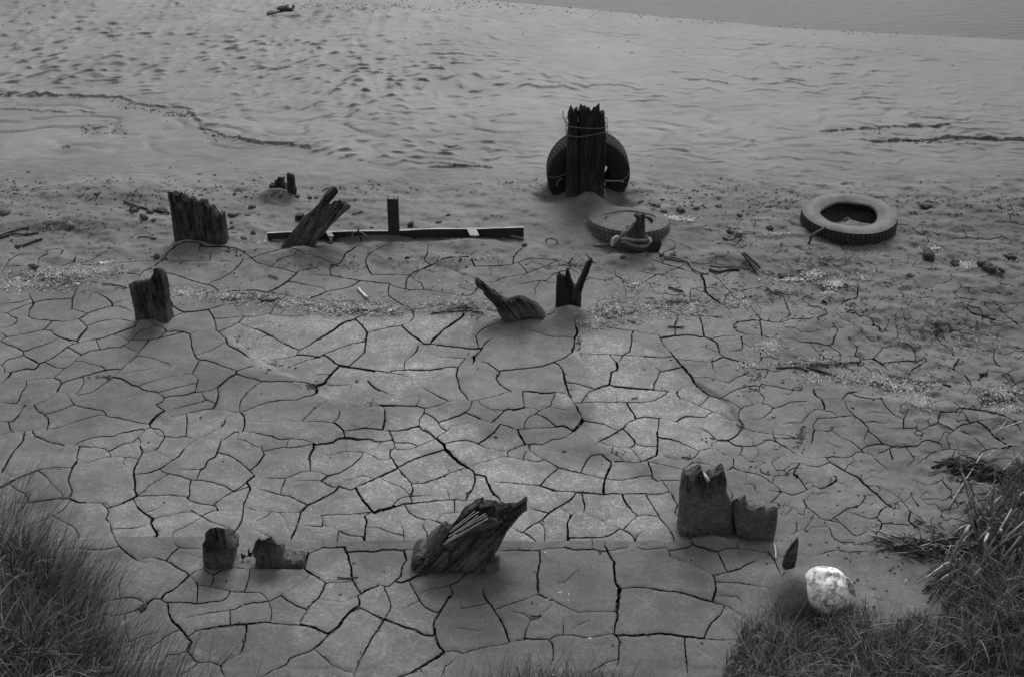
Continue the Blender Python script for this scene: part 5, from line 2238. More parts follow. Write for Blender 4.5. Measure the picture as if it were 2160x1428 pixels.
slab('stump_timber', crop([(1485, 385), (1510, 350), (1530, 322), (1550, 345), (1590, 350), (1612, 385), (1625, 412), (1640, 330), (1645, 262), (1665, 255), (1690, 275), (1700, 330), (1720, 400), (1740, 470), (1760, 540), (1790, 555), (1812, 582), (1850, 480), (1890, 390), (1930, 300), (1975, 195), (2010, 110), (2035, 85), (2060, 80), (2085, 100), (2060, 180), (2020, 280), (1980, 390), (1940, 480), (1915, 570), (1890, 655), (1888, 850), (1885, 1110), (1800, 1150), (1440, 1100), (1465, 900), (1475, 600)], *D0),
     (1199, 660), .09, 'wood_dark', e, seed=59, jag=.03, relief=.005, edge=.009, grooves=[(crop([(1600, 600), (1600, 900)], *D0), .005, .012), (crop([(1820, 700), (1740, 860)], *D0), .005, .010)])

C0 = (1410, 960, 7.14)
e = base_empty('square_stump', 1492, 1130, 'large square mud coated stump with a notched top, front right')
slab('stump_timber', crop([(268, 330), (320, 345), (370, 335), (440, 298), (490, 280), (520, 268), (545, 330), (575, 395), (600, 388), (650, 365), (690, 350), (740, 318), (800, 280), (850, 255), (858, 300), (885, 400), (892, 430), (880, 600), (950, 730), (940, 760), (955, 850), (970, 1000), (972, 1300), (972, 1380), (160, 1380), (172, 1080), (200, 760), (205, 640), (232, 430)], *C0),
     (1490, 1128), .085, 'wood_coat', e, seed=61, jag=.012, bulge=.06, relief=.006, back=(0, -.015),
     grooves=[(crop([(525, 385), (512, 620)], *C0), .006, .025), (crop([(680, 430), (660, 560), (640, 620)], *C0), .016, .02), (crop([(450, 350), (440, 600)], *C0), .008, .012), (crop([(790, 380), (780, 600)], *C0), .007, .010), (crop([(380, 645), (600, 640), (850, 640)], *C0), .010, .014)])
a = V(*crop([(520, 262)], *C0)[0], B0_(1490, 1128).y - .004 + .03); b = V(*crop([(605, 385)], *C0)[0], B0_(1490, 1128).y - .014)
v, f = tube_geo([a, (a + b) / 2, b], .0075, 5)
mesh_obj('split_face', v, f, 'fibre', e)
e = base_empty('low_square_stump', 1596, 1141, 'lower mud covered stump standing right of the large square one')
slab('stump_timber', crop([(1052, 690), (1075, 705), (1100, 690), (1130, 672), (1150, 645), (1172, 632), (1180, 700), (1210, 770), (1240, 785), (1300, 800), (1330, 830), (1360, 838), (1380, 822), (1420, 815), (1450, 802), (1480, 832), (1540, 822), (1600, 802), (1662, 822), (1655, 1000), (1640, 1120), (1600, 1280), (1500, 1400), (1035, 1400), (1022, 1200), (1012, 960), (1040, 790)], *C0),
     (1596, 1139), .12, 'wood_coat', e, seed=67, jag=.012, relief=.007, edge=.016, bulge=.02)

B0 = (850, 1030, 7.14)
e = base_empty('leaning_stump', 960, 1204, 'huge torn timber in the foreground leaning right, pale splinters in its split', 'leaning timber')
slab('stump_timber', crop([(1120, 182), (1160, 190), (1205, 172), (1222, 212), (1270, 225), (1320, 205), (1350, 225), (1400, 218), (1440, 245), (1490, 240), (1560, 262), (1600, 255), (1650, 265), (1700, 255), (1755, 238), (1800, 195), (1835, 165), (1872, 182), (1866, 260), (1800, 350), (1740, 450), (1700, 520), (1660, 572), (1600, 650), (1560, 705), (1525, 770), (1500, 832), (1430, 960), (1380, 1020), (1335, 1075), (1330, 1200), (1200, 1330), (1150, 1450), (900, 1420), (500, 1420), (210, 1400), (180, 1300), (110, 1230), (120, 1140), (160, 1060), (220, 1010), (340, 985), (380, 910), (430, 840), (530, 690), (565, 610), (622, 588), (650, 640), (700, 640), (780, 550), (850, 440), (920, 335), (990, 290), (1052, 238)], *B0),
     (955, 1205), .13, 'wood_lean', e, seed=71, grain=52, jag=.02, relief=.009, edge=.02, bulge=.03, lean=.15,
     grooves=[(crop([(620, 800), (900, 560), (1200, 400), (1300, 350)], *B0), .018, .035), (crop([(760, 640), (1000, 440), (1150, 340)], *B0), .010, .03), (crop([(900, 1060), (1080, 900)], *B0), .006, .008), (crop([(1460, 420), (1580, 320)], *B0), .012, .02), (crop([(640, 850), (760, 960)], *B0), .008, .012)])
slab('front_board', crop([(560, 870), (620, 830), (780, 730), (950, 620), (1100, 530), (1250, 448), (1330, 455), (1400, 470), (1450, 530), (1420, 560), (1360, 580), (1200, 640), (1050, 700), (900, 790), (760, 880), (660, 920)], *B0),
     (955, 1205), .03, 'wood_lean', e, seed=73, grain=30, off=.035, jag=.006, relief=.006, edge=.014, lean=.15)
slab('back_board', crop([(340, 985), (430, 840), (530, 690), (565, 610), (622, 588), (680, 650), (660, 720), (600, 800), (540, 900), (430, 980)], *B0),
     (955, 1205), .03, 'wood_lean', e, seed=74, grain=55, off=.03, jag=.01, relief=.006, edge=.010, lean=.15)
Yb = B0_(955, 1205).y
for (q0, q1, r_) in [((610, 838), (1270, 452), .0032), ((655, 800), (800, 690), .0035), ((700, 655), (1140, 345), .003), ((690, 720), (1240, 375), .0032), ((760, 680), (1130, 405), .0028), ((740, 610), (1080, 340), .0026), ((800, 665), (1260, 400), .002)]:
    a = V(*crop([q0], *B0)[0], Yb - .052); b = V(*crop([q1], *B0)[0], Yb - .060 + .01)
    v, f = tube_geo(subdiv_path([a, (a + b) / 2 + Vector((0, -.003, .003)), b], 4, .0008), r_, 5, r_ * .6)
    mesh_obj('splinter', v, f, 'fibre', e)
rv, rf = rock_geo(tuple(V(*crop([(1330, 1190)], *B0)[0], Yb + .02)), (.042, .04, .055), 5, rough=.5)
mesh_obj('root_lump', rv, rf, 'wood_mud', e)

A0 = (400, 1100, 8.0)
e = base_empty('mud_capped_stump', 458, 1200, 'rounded stump thickly coated with mud at the lower left')
slab('stump_timber', crop([(250, 225), (290, 180), (330, 150), (380, 135), (450, 125), (510, 135), (560, 155), (590, 205), (610, 280), (635, 350), (680, 410), (722, 470), (728, 600), (735, 700), (700, 770), (700, 860), (620, 930), (380, 960), (230, 880), (228, 760), (215, 650), (205, 520), (200, 430), (245, 340)], *A0),
     (458, 1200), .12, 'wood_mud', e, seed=79, jag=.006, relief=.010, edge=.011, bulge=.015, grooves=[(crop([(210, 520), (400, 500), (640, 480), (720, 520)], *A0), .01, .012), (crop([(480, 200), (520, 320)], *A0), .012, .012)])
e = base_empty('rotten_stump', 575, 1195, 'low rotten stump broken down to spikes beside the mud coated one')
slab('stump_timber', crop([(1030, 560), (1060, 480), (1100, 365), (1130, 345), (1160, 315), (1180, 350), (1215, 345), (1262, 350), (1300, 325), (1352, 302), (1372, 340), (1392, 385), (1440, 395), (1465, 422), (1522, 425), (1540, 480), (1562, 590), (1550, 640), (1600, 665), (1700, 670), (1740, 700), (1880, 672), (1915, 700), (1920, 860), (1100, 900), (1098, 760), (1100, 650)], *A0),
     (575, 1196), .075, 'wood_mud', e, seed=83, jag=.022, relief=.008, edge=.012, grooves=[(crop([(1160, 330), (1150, 500)], *A0), .006, .02), (crop([(1240, 540), (1220, 680)], *A0), .009, .02), (crop([(1280, 380), (1400, 430), (1500, 440)], *A0), .008, .02)])
slab('spike', crop([(975, 490), (990, 485), (1010, 550), (1050, 560), (1040, 610), (960, 610), (940, 600), (975, 600)], *A0), (524, 1180), .02, 'wood_dark', e, seed=85, jag=.004)
slab('stub', crop([(860, 560), (880, 575), (905, 590), (915, 580), (935, 615), (900, 650), (870, 630)], *A0), (512, 1182), .015, 'wood_dark', e, seed=86, jag=.004)

K0 = (1630, 1120, 8.4)
e = base_empty('sharp_stake', 1662, 1208, 'sharp weathered stake leaning right, just left of the white bucket', 'wooden stake')
slab('stake_timber', crop([(455, 112), (468, 240), (455, 330), (440, 430), (430, 530), (412, 620), (385, 672), (300, 700), (215, 740), (165, 830), (178, 740), (200, 620), (232, 520), (258, 430), (280, 390), (320, 310), (350, 250), (380, 210), (415, 175)], *K0),
     (1664, 1204), .035, 'wood', e, seed=89, grain=68, jag=.006, relief=.006, edge=.008, grooves=[(crop([(380, 230), (300, 500), (260, 640)], *K0), .005, .01), (crop([(420, 300), (370, 560)], *K0), .005, .01)])

# ------------------------------------------------------------------ white bucket
kb = G(1733, 1250)
e = empty('bucket', (kb.x, kb.y, kb.z), 'battered white plastic bucket half sunk in mud by the grass', 'bucket')
def bucket_pt(u, v):
    """u angle 0..pi over the drum, v 0 (rim, far) .. 1 (closed round end, near)"""
    return None
Yk = kb.y
cc = V(1729, 1228, Yk + .02)
R_ = .112
vv, ff = [], []
NU, NV = 48, 26
# domed drum seen end-on and from above; the axis leans towards the viewer
_q = P0(1731, 1262, .045)
cc = Vector((float(_q[0]), float(_q[1]), .045 + .025))
ax = Vector((.12, -.10, .98)).normalized()
sx = Vector((1, 0, 0)); sx = (sx - ax * sx.dot(ax)).normalized(); sy = ax.cross(sx)
R_ = .094
profile = [(1.02, -.16), (1.01, -.09), (1.0, -.03), (1.0, -.012), (1.0, -.008), (1.0, -.002), (.998, .002), (.985, .02), (.96, .04), (.93, .056), (.88, .072), (.80, .088), (.70, .102), (.58, .113), (.45, .121), (.30, .127), (.14, .131), (.02, .132)]
for i, (r, h_) in enumerate(profile):
    for k in range(NU):
        a = 2 * math.pi * k / NU
        q = 1 + .045 * float(noise(np.array([math.cos(a) * 1.5]), np.array([math.sin(a) * 1.5 + h_ * 9]), 91)[0])
        p = cc + (sx * math.cos(a) + sy * math.sin(a)) * R_ * r * q + ax * (h_ + .006 * math.sin(3 * a))
        vv.append(tuple(p))
for i in range(len(profile) - 1):
    for k in range(NU):
        ff.append([i * NU + k, i * NU + (k + 1) % NU, (i + 1) * NU + (k + 1) % NU, (i + 1) * NU + k])
mesh_obj('bucket_body', vv, ff, 'bucket', e, True, 60)
# curl of torn rim on the right
pth = [V(*crop([q], *K0)[0], Yk - .005) for q in [(1305, 812), (1370, 860), (1430, 950), (1465, 1060), (1480, 1170)]]
vv, ff = [], []
P = subdiv_path(pth, 5)
for i, p in enumerate(P):
    w = .022 * math.sin(math.pi * min(1, .15 + .85 * i / len(P))) + .006
    q = p + Vector((-w * 1.1, .01, -w * .6))
    vv += [tuple(p), tuple(p + Vector((.002, .004, -.002))), tuple(q + Vector((0, .003, 0))), tuple(q)]
for i in range(len(P) - 1):
    for k in range(4): ff.append([i * 4 + k, i * 4 + (k + 1) % 4, (i + 1) * 4 + (k + 1) % 4, (i + 1) * 4 + k])
ff += [[0, 1, 2, 3], [4 * (len(P) - 1) + k for k in (3, 2, 1, 0)]]
mesh_obj('torn_rim', vv, ff, 'bucket', e, True, 60)
# ------------------------------------------------------------------ steel rail and post
a = G(565, 509, 0); b = G(1103, 503, 0)
ra = V(565, 507, a.y); rb = V(1100, 500, a.y + .02)
e = empty('steel_rail', (a + b) / 2, 'long rusty steel rail lying along the mud behind the leaning plank', 'steel rail')
dirv = (rb - ra).normalized()
ca, cb = V(563, 493, a.y), V(1105, 481, a.y + .02)
def prism(p0, p1, prof):
    """prof: list of (y, z) offsets"""
    v = [tuple(p0 + Vector((0, y, z))) for y, z in prof] + [tuple(p1 + Vector((0, y, z))) for y, z in prof]
    n = len(prof)
    f = [[k, (k + 1) % n, n + (k + 1) % n, n + k] for k in range(n)] + [list(range(n))[::-1], [n + k for k in range(n)]]
    return v, f
def lerp(p, q, t): return p + (q - p) * t
for t0, t1 in ((0, .105), (.105, .5), (.5, 1)):
    pass
geos = []
P = [lerp(ca, cb, i / 24) + Vector((0, .004 * math.sin(i * .5), .0022 * math.sin(i * .9) + random.uniform(-.0008, .0008))) for i in range(25)]
for p, q in zip(P[:-1], P[1:]):
    geos.append(prism(p + Vector((0, 0, 0)), q, [(-.003, -.001), (-.003, -.075), (.004, -.075), (.004, -.001)]))
v, f = join([prism(p, q, [(-.005, 0), (.009, 0), (.009, .004), (-.005, .004)]) for p, q in zip(P[:-1], P[1:])])
mesh_obj('flange', v, f, 'steel_top', e, False)
v, f = join(geos)
mesh_obj('web', v, f, 'steel', e, False)
# mud piled against the middle of the rail
vv, ff = [], []
NX, NY = 60, 8
x0_, x1_ = V(700, 500, a.y).x, V(880, 500, a.y).x
for j in range(NY):
    for i in range(NX):
        x = x0_ + (x1_ - x0_) * i / (NX - 1); y = a.y - .10 + .097 * j / (NY - 1)
        s = math.sin(math.pi * i / (NX - 1)) ** .5
        top_ = lerp(ca, cb, .25 + .33 * i / (NX - 1)).z - .012
        zz_ = Zh(x, y)
        vv.append((x, y, zz_ - .01 + (top_ - zz_) * (j / (NY - 1)) ** 2 * s + .003 * float(noise(np.array([x * 30]), np.array([y * 30]), 97)[0])))
for j in range(NY - 1):
    for i in range(NX - 1):
        k = j * NX + i; ff.append([k, k + 1, k + NX + 1, k + NX])
tag(mesh_obj('mud_bank', vv, ff, 'mud', None, True, None, ((x0_ + x1_) / 2, a.y - .05, 0)), 'strip of mud heaped against the middle of the steel rail', 'mud heap')
def bracket(pxl, hw_, hd_, label):
    q = V(*pxl, a.y)
    e2 = empty('rail_bracket', (q.x, a.y - .03, Zh(q.x, a.y - .03)), label, 'steel bracket', None)
    v, f = box_geo(q + Vector((.0, -hd_ * .9, .004)), (hw_, .0, 0), (-.012, hd_, .004), (0, 0, .0035))
    mesh_obj('bracket_plate', v, f, 'steel_plate', e2, False)
    v, f = box_geo(q + Vector((.012, -.07, -.05)), (.010, 0, 0), (0, .004, 0), (0, 0, .05))
    mesh_obj('bracket_stem', v, f, 'steel_mid', e2, False)
bracket((998, 486), .030, .042, 'pale topped steel bracket near the right end of the rail')
bracket((697, 493), .018, .024, 'pale topped steel bracket half hidden behind the leaning plank')
sp = G(831, 505)
e = empty('steel_post', sp, 'black steel channel post standing upright against the rail', 'steel post')
Ys = sp.y
o = [V(817, 421, Ys), V(838, 421, Ys), V(842, 512, Ys), V(821, 512, Ys)]
def plate(pts, th): 
    v = [tuple(p) for p in pts] + [tuple(p + Vector((0, th, 0))) for p in pts]
    return v, [[0, 1, 2, 3][::-1], [4, 5, 6, 7], [0, 1, 5, 4], [1, 2, 6, 5], [2, 3, 7, 6], [3, 0, 4, 7]]
v, f = plate(o, .006); mesh_obj('post_web', v, f, 'steel', e, False)
for s0, s1 in ((0, 3), (1, 2)):
    p, q = o[s0], o[s1]
    v, f = plate([p + Vector((-.003, -.001, 0)), p + Vector((.003, -.001, 0)), q + Vector((.003, -.001, 0)), q + Vector((-.003, -.001, 0))], .045)
    mesh_obj('post_flange', v, f, 'steel', e, False)
T1 = (540, 360, 3.967)
def Zc(lst, Y, o_=T1): return [V(*crop([q], *o_)[0], Y) for q in lst]
wire_loop('iron_hoop', 'thin bent iron hoop standing against the rail left of the steel post', Zc([(810, 590), (806, 555), (815, 525), (850, 512), (890, 525), (925, 550), (930, 575)], a.y - .05), .0048, 'wire', .001, 'iron hoop')
wire_loop('iron_pin', 'short upright iron pin inside the thin hoop on the rail', Zc([(855, 490), (862, 530), (882, 592)], a.y - .055), .006, 'steel', .001, 'iron pin')
wire_loop('iron_rod', 'short dark iron rod lying flat under the thin hoop', [G(*p, .006) for p in crop([(778, 585), (830, 588), (920, 586)], *T1)], .0065, 'steel', .001, 'iron rod')
T2 = (1080, 360, 3.967)
T3 = (1620, 360, 3.967)
yb_ = G(1163, 513).y
wire_loop('iron_ring', 'small half buried ring sticking out of the mud right of the rail', Zc([(285, 602), (290, 580), (310, 570), (345, 572), (370, 585), (385, 602)], yb_, T2), .0065, 'rope', .001, 'iron ring')

# ------------------------------------------------------------------ sticks and twigs one can tell apart
def stick(name, label, pix, rad, mat, lift=.004, taper=None, cat='stick', jit=.0015, lifts=None, group=None):
    rad = rad * .78
    P = [G(*p, (lifts[i] if lifts else lift) + rad * .6) for i, p in enumerate(pix)]
    P = subdiv_path(P, 4, jit)
    v, f = tube_geo(P, rad, 6, taper, .15)
    return tag(mesh_obj(name, v, f, mat, None, True, None, tuple(P[0])), label, cat, group)
stick('pale_stick', 'short bleached white stick on the mud in front of the leaning plank', [(756, 611), (765, 621), (775, 631)], .010, 'twig_pale')
stick('bent_stick', 'thick bent stick at the right of the roped stump, its upper half', [(1563, 545), (1578, 558), (1594, 577)], .010, 'twig', cat='stick', lifts=[.03, .02, 0])
stick('bent_stick', 'straight thick stick crossing behind the bent one, right of centre', [(1567, 543), (1585, 554), (1603, 566)], .009, 'twig', lifts=[.03, .015, 0])
stick('long_reed', 'long pale thin reed lying from the roped stump towards the bent sticks', [(1398, 545), (1430, 551), (1470, 556), (1530, 561), (1600, 569)], .0045, 'twig_mid')
stick('loose_rope', 'loose dark rope trailing down right from the roped stump', [(1400, 543), (1430, 547), (1452, 556), (1462, 570), (1478, 578), (1495, 580)], .0075, 'rope', cat='rope')
stick('bark_piece', 'curled dark piece of bark lying under the long pale reed', [(1497, 571), (1515, 577), (1540, 571), (1560, 572)], .011, 'twig', cat='bark')
stick('bark_strip', 'thin strip of bark just above the curled dark piece', [(1497, 562), (1520, 565), (1545, 563)], .006, 'twig_mid', cat='bark')
stick('rail_branch', 'rough grey branch lying beside the right end of the steel rail', [(1014, 494), (1040, 496), (1070, 500), (1105, 508)], .011, 'twig_mid', .01, cat='branch')
stick('rail_branch', 'thinner lower branch beside the right end of the steel rail', [(1035, 501), (1065, 501), (1098, 504)], .008, 'twig', .01, cat='branch')
TW = [
    ([(910, 663), (950, 659), (985, 658), (1020, 662)], .0055, 'twig', 'long dark twig on the mud left of the driftwood'),
    ([(551, 637), (575, 636), (590, 632)], .008, 'twig', 'stubby dark twig on the cracked mud at left centre'),
    ([(565, 584), (576, 586), (587, 590)], .006, 'twig', 'short dark twig left of the pale stick, higher up'),
    ([(1410, 608), (1425, 613), (1440, 617)], .007, 'twig', 'straight dark twig right of the spiked stump'),
    ([(1409, 691), (1425, 692), (1443, 692)], .006, 'twig', 'short horizontal twig on the litter right of the spiked stump'),
    ([(1323, 678), (1332, 681), (1341, 683)], .006, 'twig', 'small dark twig in the litter below the spiked stump'),
    ([(0, 500), (20, 492), (40, 487), (62, 482)], .007, 'twig', 'upper of the dark roots at the far left edge'),
    ([(0, 505), (30, 496), (52, 498), (82, 494)], .008, 'twig', 'lower of the dark roots at the far left edge'),
    ([(48, 521), (62, 515), (90, 506)], .008, 'twig', 'dark root below the far left pair'),
    ([(290, 503), (310, 502), (330, 506)], .006, 'twig', 'thin twig on the mud left of the wide jagged stump'),
    ([(262, 427), (282, 436), (300, 441), (358, 452)], .009, 'twig', 'long root left of the wide jagged stump'),
    ([(215, 602), (240, 603), (268, 610)], .006, 'twig', 'thin dark twig touching the left of the split stump'),
    ([(0, 1029), (30, 1012), (60, 1000), (88, 990), (130, 991)], .005, 'twig_mid', 'long thin stem lying at the left edge above the grass'),
    ([(1700, 776), (1740, 788), (1762, 794)], .008, 'twig', 'dark stick in the litter at right centre'),
    ([(1637, 778), (1680, 776), (1705, 785)], .006, 'twig', 'thin stick end left of the dark one at right centre'),
    ([(1987, 812), (2005, 816)], .007, 'twig', 'short dark twig at the right by the pale litter'),
    ([(2066, 791), (2083, 790)], .007, 'twig', 'small dark twig at the right, above the pale litter'),
    ([(1333, 842), (1345, 840)], .004, 'twig', 'tiny twig on the pale plates in the centre right'),
    ([(742, 455), (755, 452), (764, 448)], .006, 'twig', 'small twig behind the rail between plank and steel post'),
    ([(1120, 1300), (1130, 1301), (1142, 1299)], .005, 'twig', 'tiny twig at the star shaped crack in the foreground'),
    ([(712, 1219), (735, 1220), (756, 1218)], .004, 'clod', 'faint sliver at the crack below the beam'),
    ([(1637, 1180), (1634, 1158), (1632, 1148)], .005, 'twig_pale', 'pale upright splinter between the low stump and the sharp stake'),
]
for i, (p, r_, m_, lab) in enumerate(TW):
    stick('twig', lab, p, r_, m_, cat='twig')

# root tangle at the right edge
rt = []
for k in range(46):
    x = random.uniform(1985, 2145); y = 978 + (x - 1985) * .24 + random.gauss(0, 9)
    L = random.uniform(20, 60); a_ = random.gauss(.25, .35)
    p = [G(x - L * .5, y - L * .5 * a_, random.uniform(0, .01)), G(x, y + random.uniform(-4, 4), random.uniform(.008, .045)), G(x + L * .5, y + L * .5 * a_, random.uniform(0, .012))]
    rt.append(tube_geo(subdiv_path(p, 3, .003), random.uniform(.0025, .0065), 5))
v, f = join(rt)
tag(mesh_obj('root_tangle', v, f, 'twig', None, True, None, tuple(G(2060, 1000))), 'tangle of dark roots at the right edge above the reeds', 'root tangle')
for k, (p, r_, lab) in enumerate([([(1958, 1001), (2000, 994), (2045, 995), (2090, 1008), (2130, 1020)], .0055, 'long pale topped root curving along the front of the root tangle'),
                             ([(2020, 972), (2022, 985), (2010, 990)], .012, 'thick dark root stub at the left of the tangle')]):
    stick('root', lab, p, r_, 'twig_mid' if k == 0 else 'twig', .012, cat='root')

# ------------------------------------------------------------------ stones and clods one can tell apart
ROCKS = [
    (8, 453, .045, .5, 'stone', 'rounded dark stone cut off by the left edge'), (282, 448, .05, .45, 'clod', 'low dark lump behind the left stump, left of the others'),
    (316, 450, .035, .5, 'stone', 'dark stone between two lumps behind the left stump'), (339, 447, .045, .5, 'stone', 'blocky stone right behind the wide jagged stump'),
    (303, 463, .035, .8, 'stone', 'upright pointed stone left of the wide jagged stump'), (324, 466, .022, .4, 'stone', 'flat small stone by the upright pointed one'),
    (276, 436, .022, .6, 'stone', 'small dark stone at the left end of the root'), (491, 457, .040, .4, 'stone', 'flat stone right of the wide jagged stump'),
    (532, 440, .032, .5, 'stone', 'dark stone halfway between jagged stump and leaning plank'), (522, 457, .018, .4, 'stone', 'small flat stone below the dark halfway one'),
    (489, 483, .028, .35, 'clod', 'flat clod close to the right side of the jagged stump'), (488, 473, .014, .8, 'clod', 'tiny upright clod above the flat one by the jagged stump'),
    (534, 495, .026, .7, 'clod', 'pointed clod in front of the left end of the rail'), (512, 505, .028, .3, 'clod', 'flat mud lump near the left end of the rail'),
    (652, 420, .024, .6, 'stone', 'pale brown stone right of the far stakes, left one'), (667, 419, .020, .6, 'stone', 'stone right of the far stakes, right one'),
    (627, 417, .022, .5, 'stone', 'stone touching the far flat stake'), (867, 478, .030, .8, 'stone', 'triangular stone just behind the rail, right of the post'),
    (926, 472, .022, .6, 'stone', 'dark stone behind the rail, halfway to its end'), (945, 456, .018, .5, 'stone', 'small curved stone behind the rail'),
    (784, 481, .016, .4, 'stone', 'small stone behind the rail left of the steel post'), (859, 546, .014, .7, 'clod', 'small round dark clod below the steel post'),
    (971, 549, .012, .5, 'clod', 'tiny pale clod right of the round dark one'), (1386, 436, .040, .35, 'stone', 'flat dark stone behind the sunken tyre'),
    (1402, 452, .028, .7, 'clod', 'dark clod at the left end of the white litter'), (1437, 447, .048, .45, 'clod', 'broad dark clod above the white litter'),
    (1470, 441, .028, .4, 'stone', 'small dark stone right of the broad clod'), (1517, 437, .030, .4, 'stone', 'flat dark stone further right behind the litter'),
    (1954, 439, .045, .45, 'stone', 'dark brick shaped stone right of the large flat tyre'), (1560, 455, .028, .4, 'stone', 'stone in the dark strip left of the flat tyre'),
    (1624, 484, .024, .7, 'stone', 'dark stone close to the left of the flat tyre'), (1961, 549, .062, .75, 'clod', 'big dark broken clod below right of the flat tyre'),
    (2016, 562, .040, .7, 'clod', 'smaller torn clod right of the big broken one'), (2091, 574, .078, .5, 'clod', 'wide dark clod near the right edge'),
    (2134, 547, .045, .5, 'clod', 'dark clod at the right edge, highest of the group'), (1380, 600, .010, .6, 'clod', 'small speck of clod right of the spike'),
    (1420, 541, .028, .45, 'clod', 'mud lump right of the board end'), (1396, 540, .020, .5, 'clod', 'small mud lump touching the board end'),
    (1106, 520, .022, .7, 'clod', 'dark clod at the crack right of the rail end'), (1315, 545, .026, .35, 'clod', 'flat clod in front of the roped stump'),
    (1784, 604, .020, .5, 'clod', 'dark clod right of the pale litter patch'), (1650, 588, .032, .6, 'clod', 'dark clod left of the pale litter patch'),
    (1739, 638, .016, .6, 'clod', 'small dark clod below the pale litter patch'), (330, 545, .026, .9, 'wood_mud', 'knobbly mud coated root end above the split stump'),
    (345, 549, .020, .5, 'wood_mud', 'lower lump of root end above the split stump'), (36, 523, .030, .5, 'clod', 'dark clod at the left edge over the pale straw'),
    (72, 567, .036, .5, 'clod', 'dark clod at the top of the pale straw'), (603, 25, .10, .55, 'clod', 'dark lump of wreckage far off at the top left'),
    (573, 30, .075, .25, 'steel', 'flat oval dark hump left of the far lump'), (1090, 521, .0, .5, 'clod', ''), (1710, 925, .0, .5, 'clod', ''),
    (300, 1285, .028, .5, 'clod', 'dark crumbling clod at the crack beside the left grass'), (1540, 493, .028, .8, 'clod', 'dark torn clod in the mud between the two tyres'),
    (1532, 507, .020, .6, 'clod', 'lower torn clod between the two tyres'), (1505, 487, .0, .5, 'clod', ''), (205, 412, .035, .35, 'clod', 'dark hollow edged clod on the left mound'),
    (2108, 438, .03, .3, 'clod', 'flat dark clod by the right edge'), (1920, 585, .028, .4, 'clod', 'flat clod below the big broken one'),
]
for i, (x, y, r, sq, mt, lab) in enumerate(ROCKS):
    if r <= 0: continue
    g_ = G(x, y)
    if mt == 'clod' and r > .02:
        gs = [rock_geo((0, 0, 0), (r * .62, r * .5, r * sq * .7), 100 + i * 7, rough=.8, sub=2)]
        for q in range(9):
            a_ = random.uniform(0, 6.28); d_ = r * random.uniform(.35, 1.0)
            gs.append(rock_geo((d_ * math.cos(a_), d_ * math.sin(a_) * .7, random.uniform(-.2, .5) * r * sq), (r * random.uniform(.12, .42), r * random.uniform(.10, .3), r * sq * random.uniform(.2, .6)), 500 + i * 11 + q, rough=.9, sub=1))
        rv, rf = join(gs)
    else:
        rv, rf = rock_geo((0, 0, 0), (r, r * .75, r * sq), 100 + i * 7, rough=.7 if mt == 'clod' else .45, sub=2)
    o = mesh_obj({'stone': 'stone', 'clod': 'mud_clod', 'wood_mud': 'root_end', 'steel': 'wreck_hump'}[mt], rv, rf, mt, None, mt != 'stone' or True)
    o.location = g_ + Vector((0, r * .4, r * sq * .25)); o.rotation_euler = (0, 0, random.uniform(0, 6))
    tag(o, lab, {'stone': 'stone', 'clod': 'mud clod', 'wood_mud': 'root end', 'steel': 'wreckage'}[mt])
# stack of small slats left of the leaning plank
g_ = G(632, 466)
e = empty('slat_stack', g_, 'small stack of dark slats lying left of the leaning plank', 'wood pile')
for k in range(3):
    v, f = box_geo(g_ + Vector((0.0, .02, .008 + .013 * k)), (.028 - .002 * k, 0, 0), (.004, .02, 0), (0, 0, .0045)); mesh_obj('slat', v, f, 'twig', e, False)

# ------------------------------------------------------------------ litter and crumbs: stuff
def tiny_rocks(name, P, mat, rmin, rmax, flat=.5):
    base = np.array([[1, 0, 0], [-.5, .87, 0], [-.5, -.87, 0], [0, 0, 1], [0, 0, -1], [.3, .5, .6], [-.7, 0, .5], [.3, -.5, .6]], float)
    F = np.array([[3, 5, 6], [3, 6, 7], [3, 7, 5], [5, 0, 1], [6, 1, 2], [7, 2, 0], [5, 1, 6], [6, 2, 7], [7, 0, 5], [4, 1, 0], [4, 2, 1], [4, 0, 2]])
    n = len(P); r = rmin + (rmax - rmin) * RNG.random(n) ** 3.2
    a = RNG.uniform(0, 6.28, n); st = RNG.uniform(.6, 1.8, n)
    B = base[None] * (1 + RNG.uniform(-.25, .25, (n, 8, 3)))
    x = B[..., 0] * (r * st)[:, None]; y = B[..., 1] * r[:, None]; z = B[..., 2] * (r * flat)[:, None]
    X = x * np.cos(a)[:, None] - y * np.sin(a)[:, None] * .8 + P[:, 0:1]; Y = x * np.sin(a)[:, None] * .8 + y * np.cos(a)[:, None] + P[:, 1:2]
    Zz = z + P[:, 2:3] + (r * flat * .3)[:, None]
    Vv = np.stack([X, Y, Zz], -1).reshape(-1, 3)
    Ff = (F[None] + (np.arange(n) * 8)[:, None, None]).reshape(-1, 3)
    o = mesh_obj(name, Vv, Ff, mat, None, False)
    return tag(o, kind='stuff')
def scatter(specs):
    out = []
    for (cx_, cy_, rx_, ry_, n) in specs:
        th = RNG.uniform(0, 6.28, n); rr = np.abs(RNG.normal(0, .5, n))
        out.append(np.stack([cx_ + rx_ * rr * np.cos(th), cy_ + ry_ * rr * np.sin(th)], 1))
    Q = np.vstack(out)
    gx, gy = on_ground(Q[:, 0], Q[:, 1])
    return np.column_stack([gx, gy, hq(gx, gy)]), Q
def band(n, x0, x1, yf, sd, clump=1.0, seed=0):
    x = RNG.uniform(x0, x1, n * 3)
    y = yf(x) + RNG.normal(0, sd, n * 3)
    k = noise(x * .018, y * .06, 200 + seed) + .5 * noise(x * .06, y * .15, 201 + seed) > RNG.uniform(-.5, .9, n * 3) * clump - .1
    x, y = x[k][:n], y[k][:n]
    gx, gy = on_ground(x, y)
    return np.column_stack([gx, gy, hq(gx, gy)])
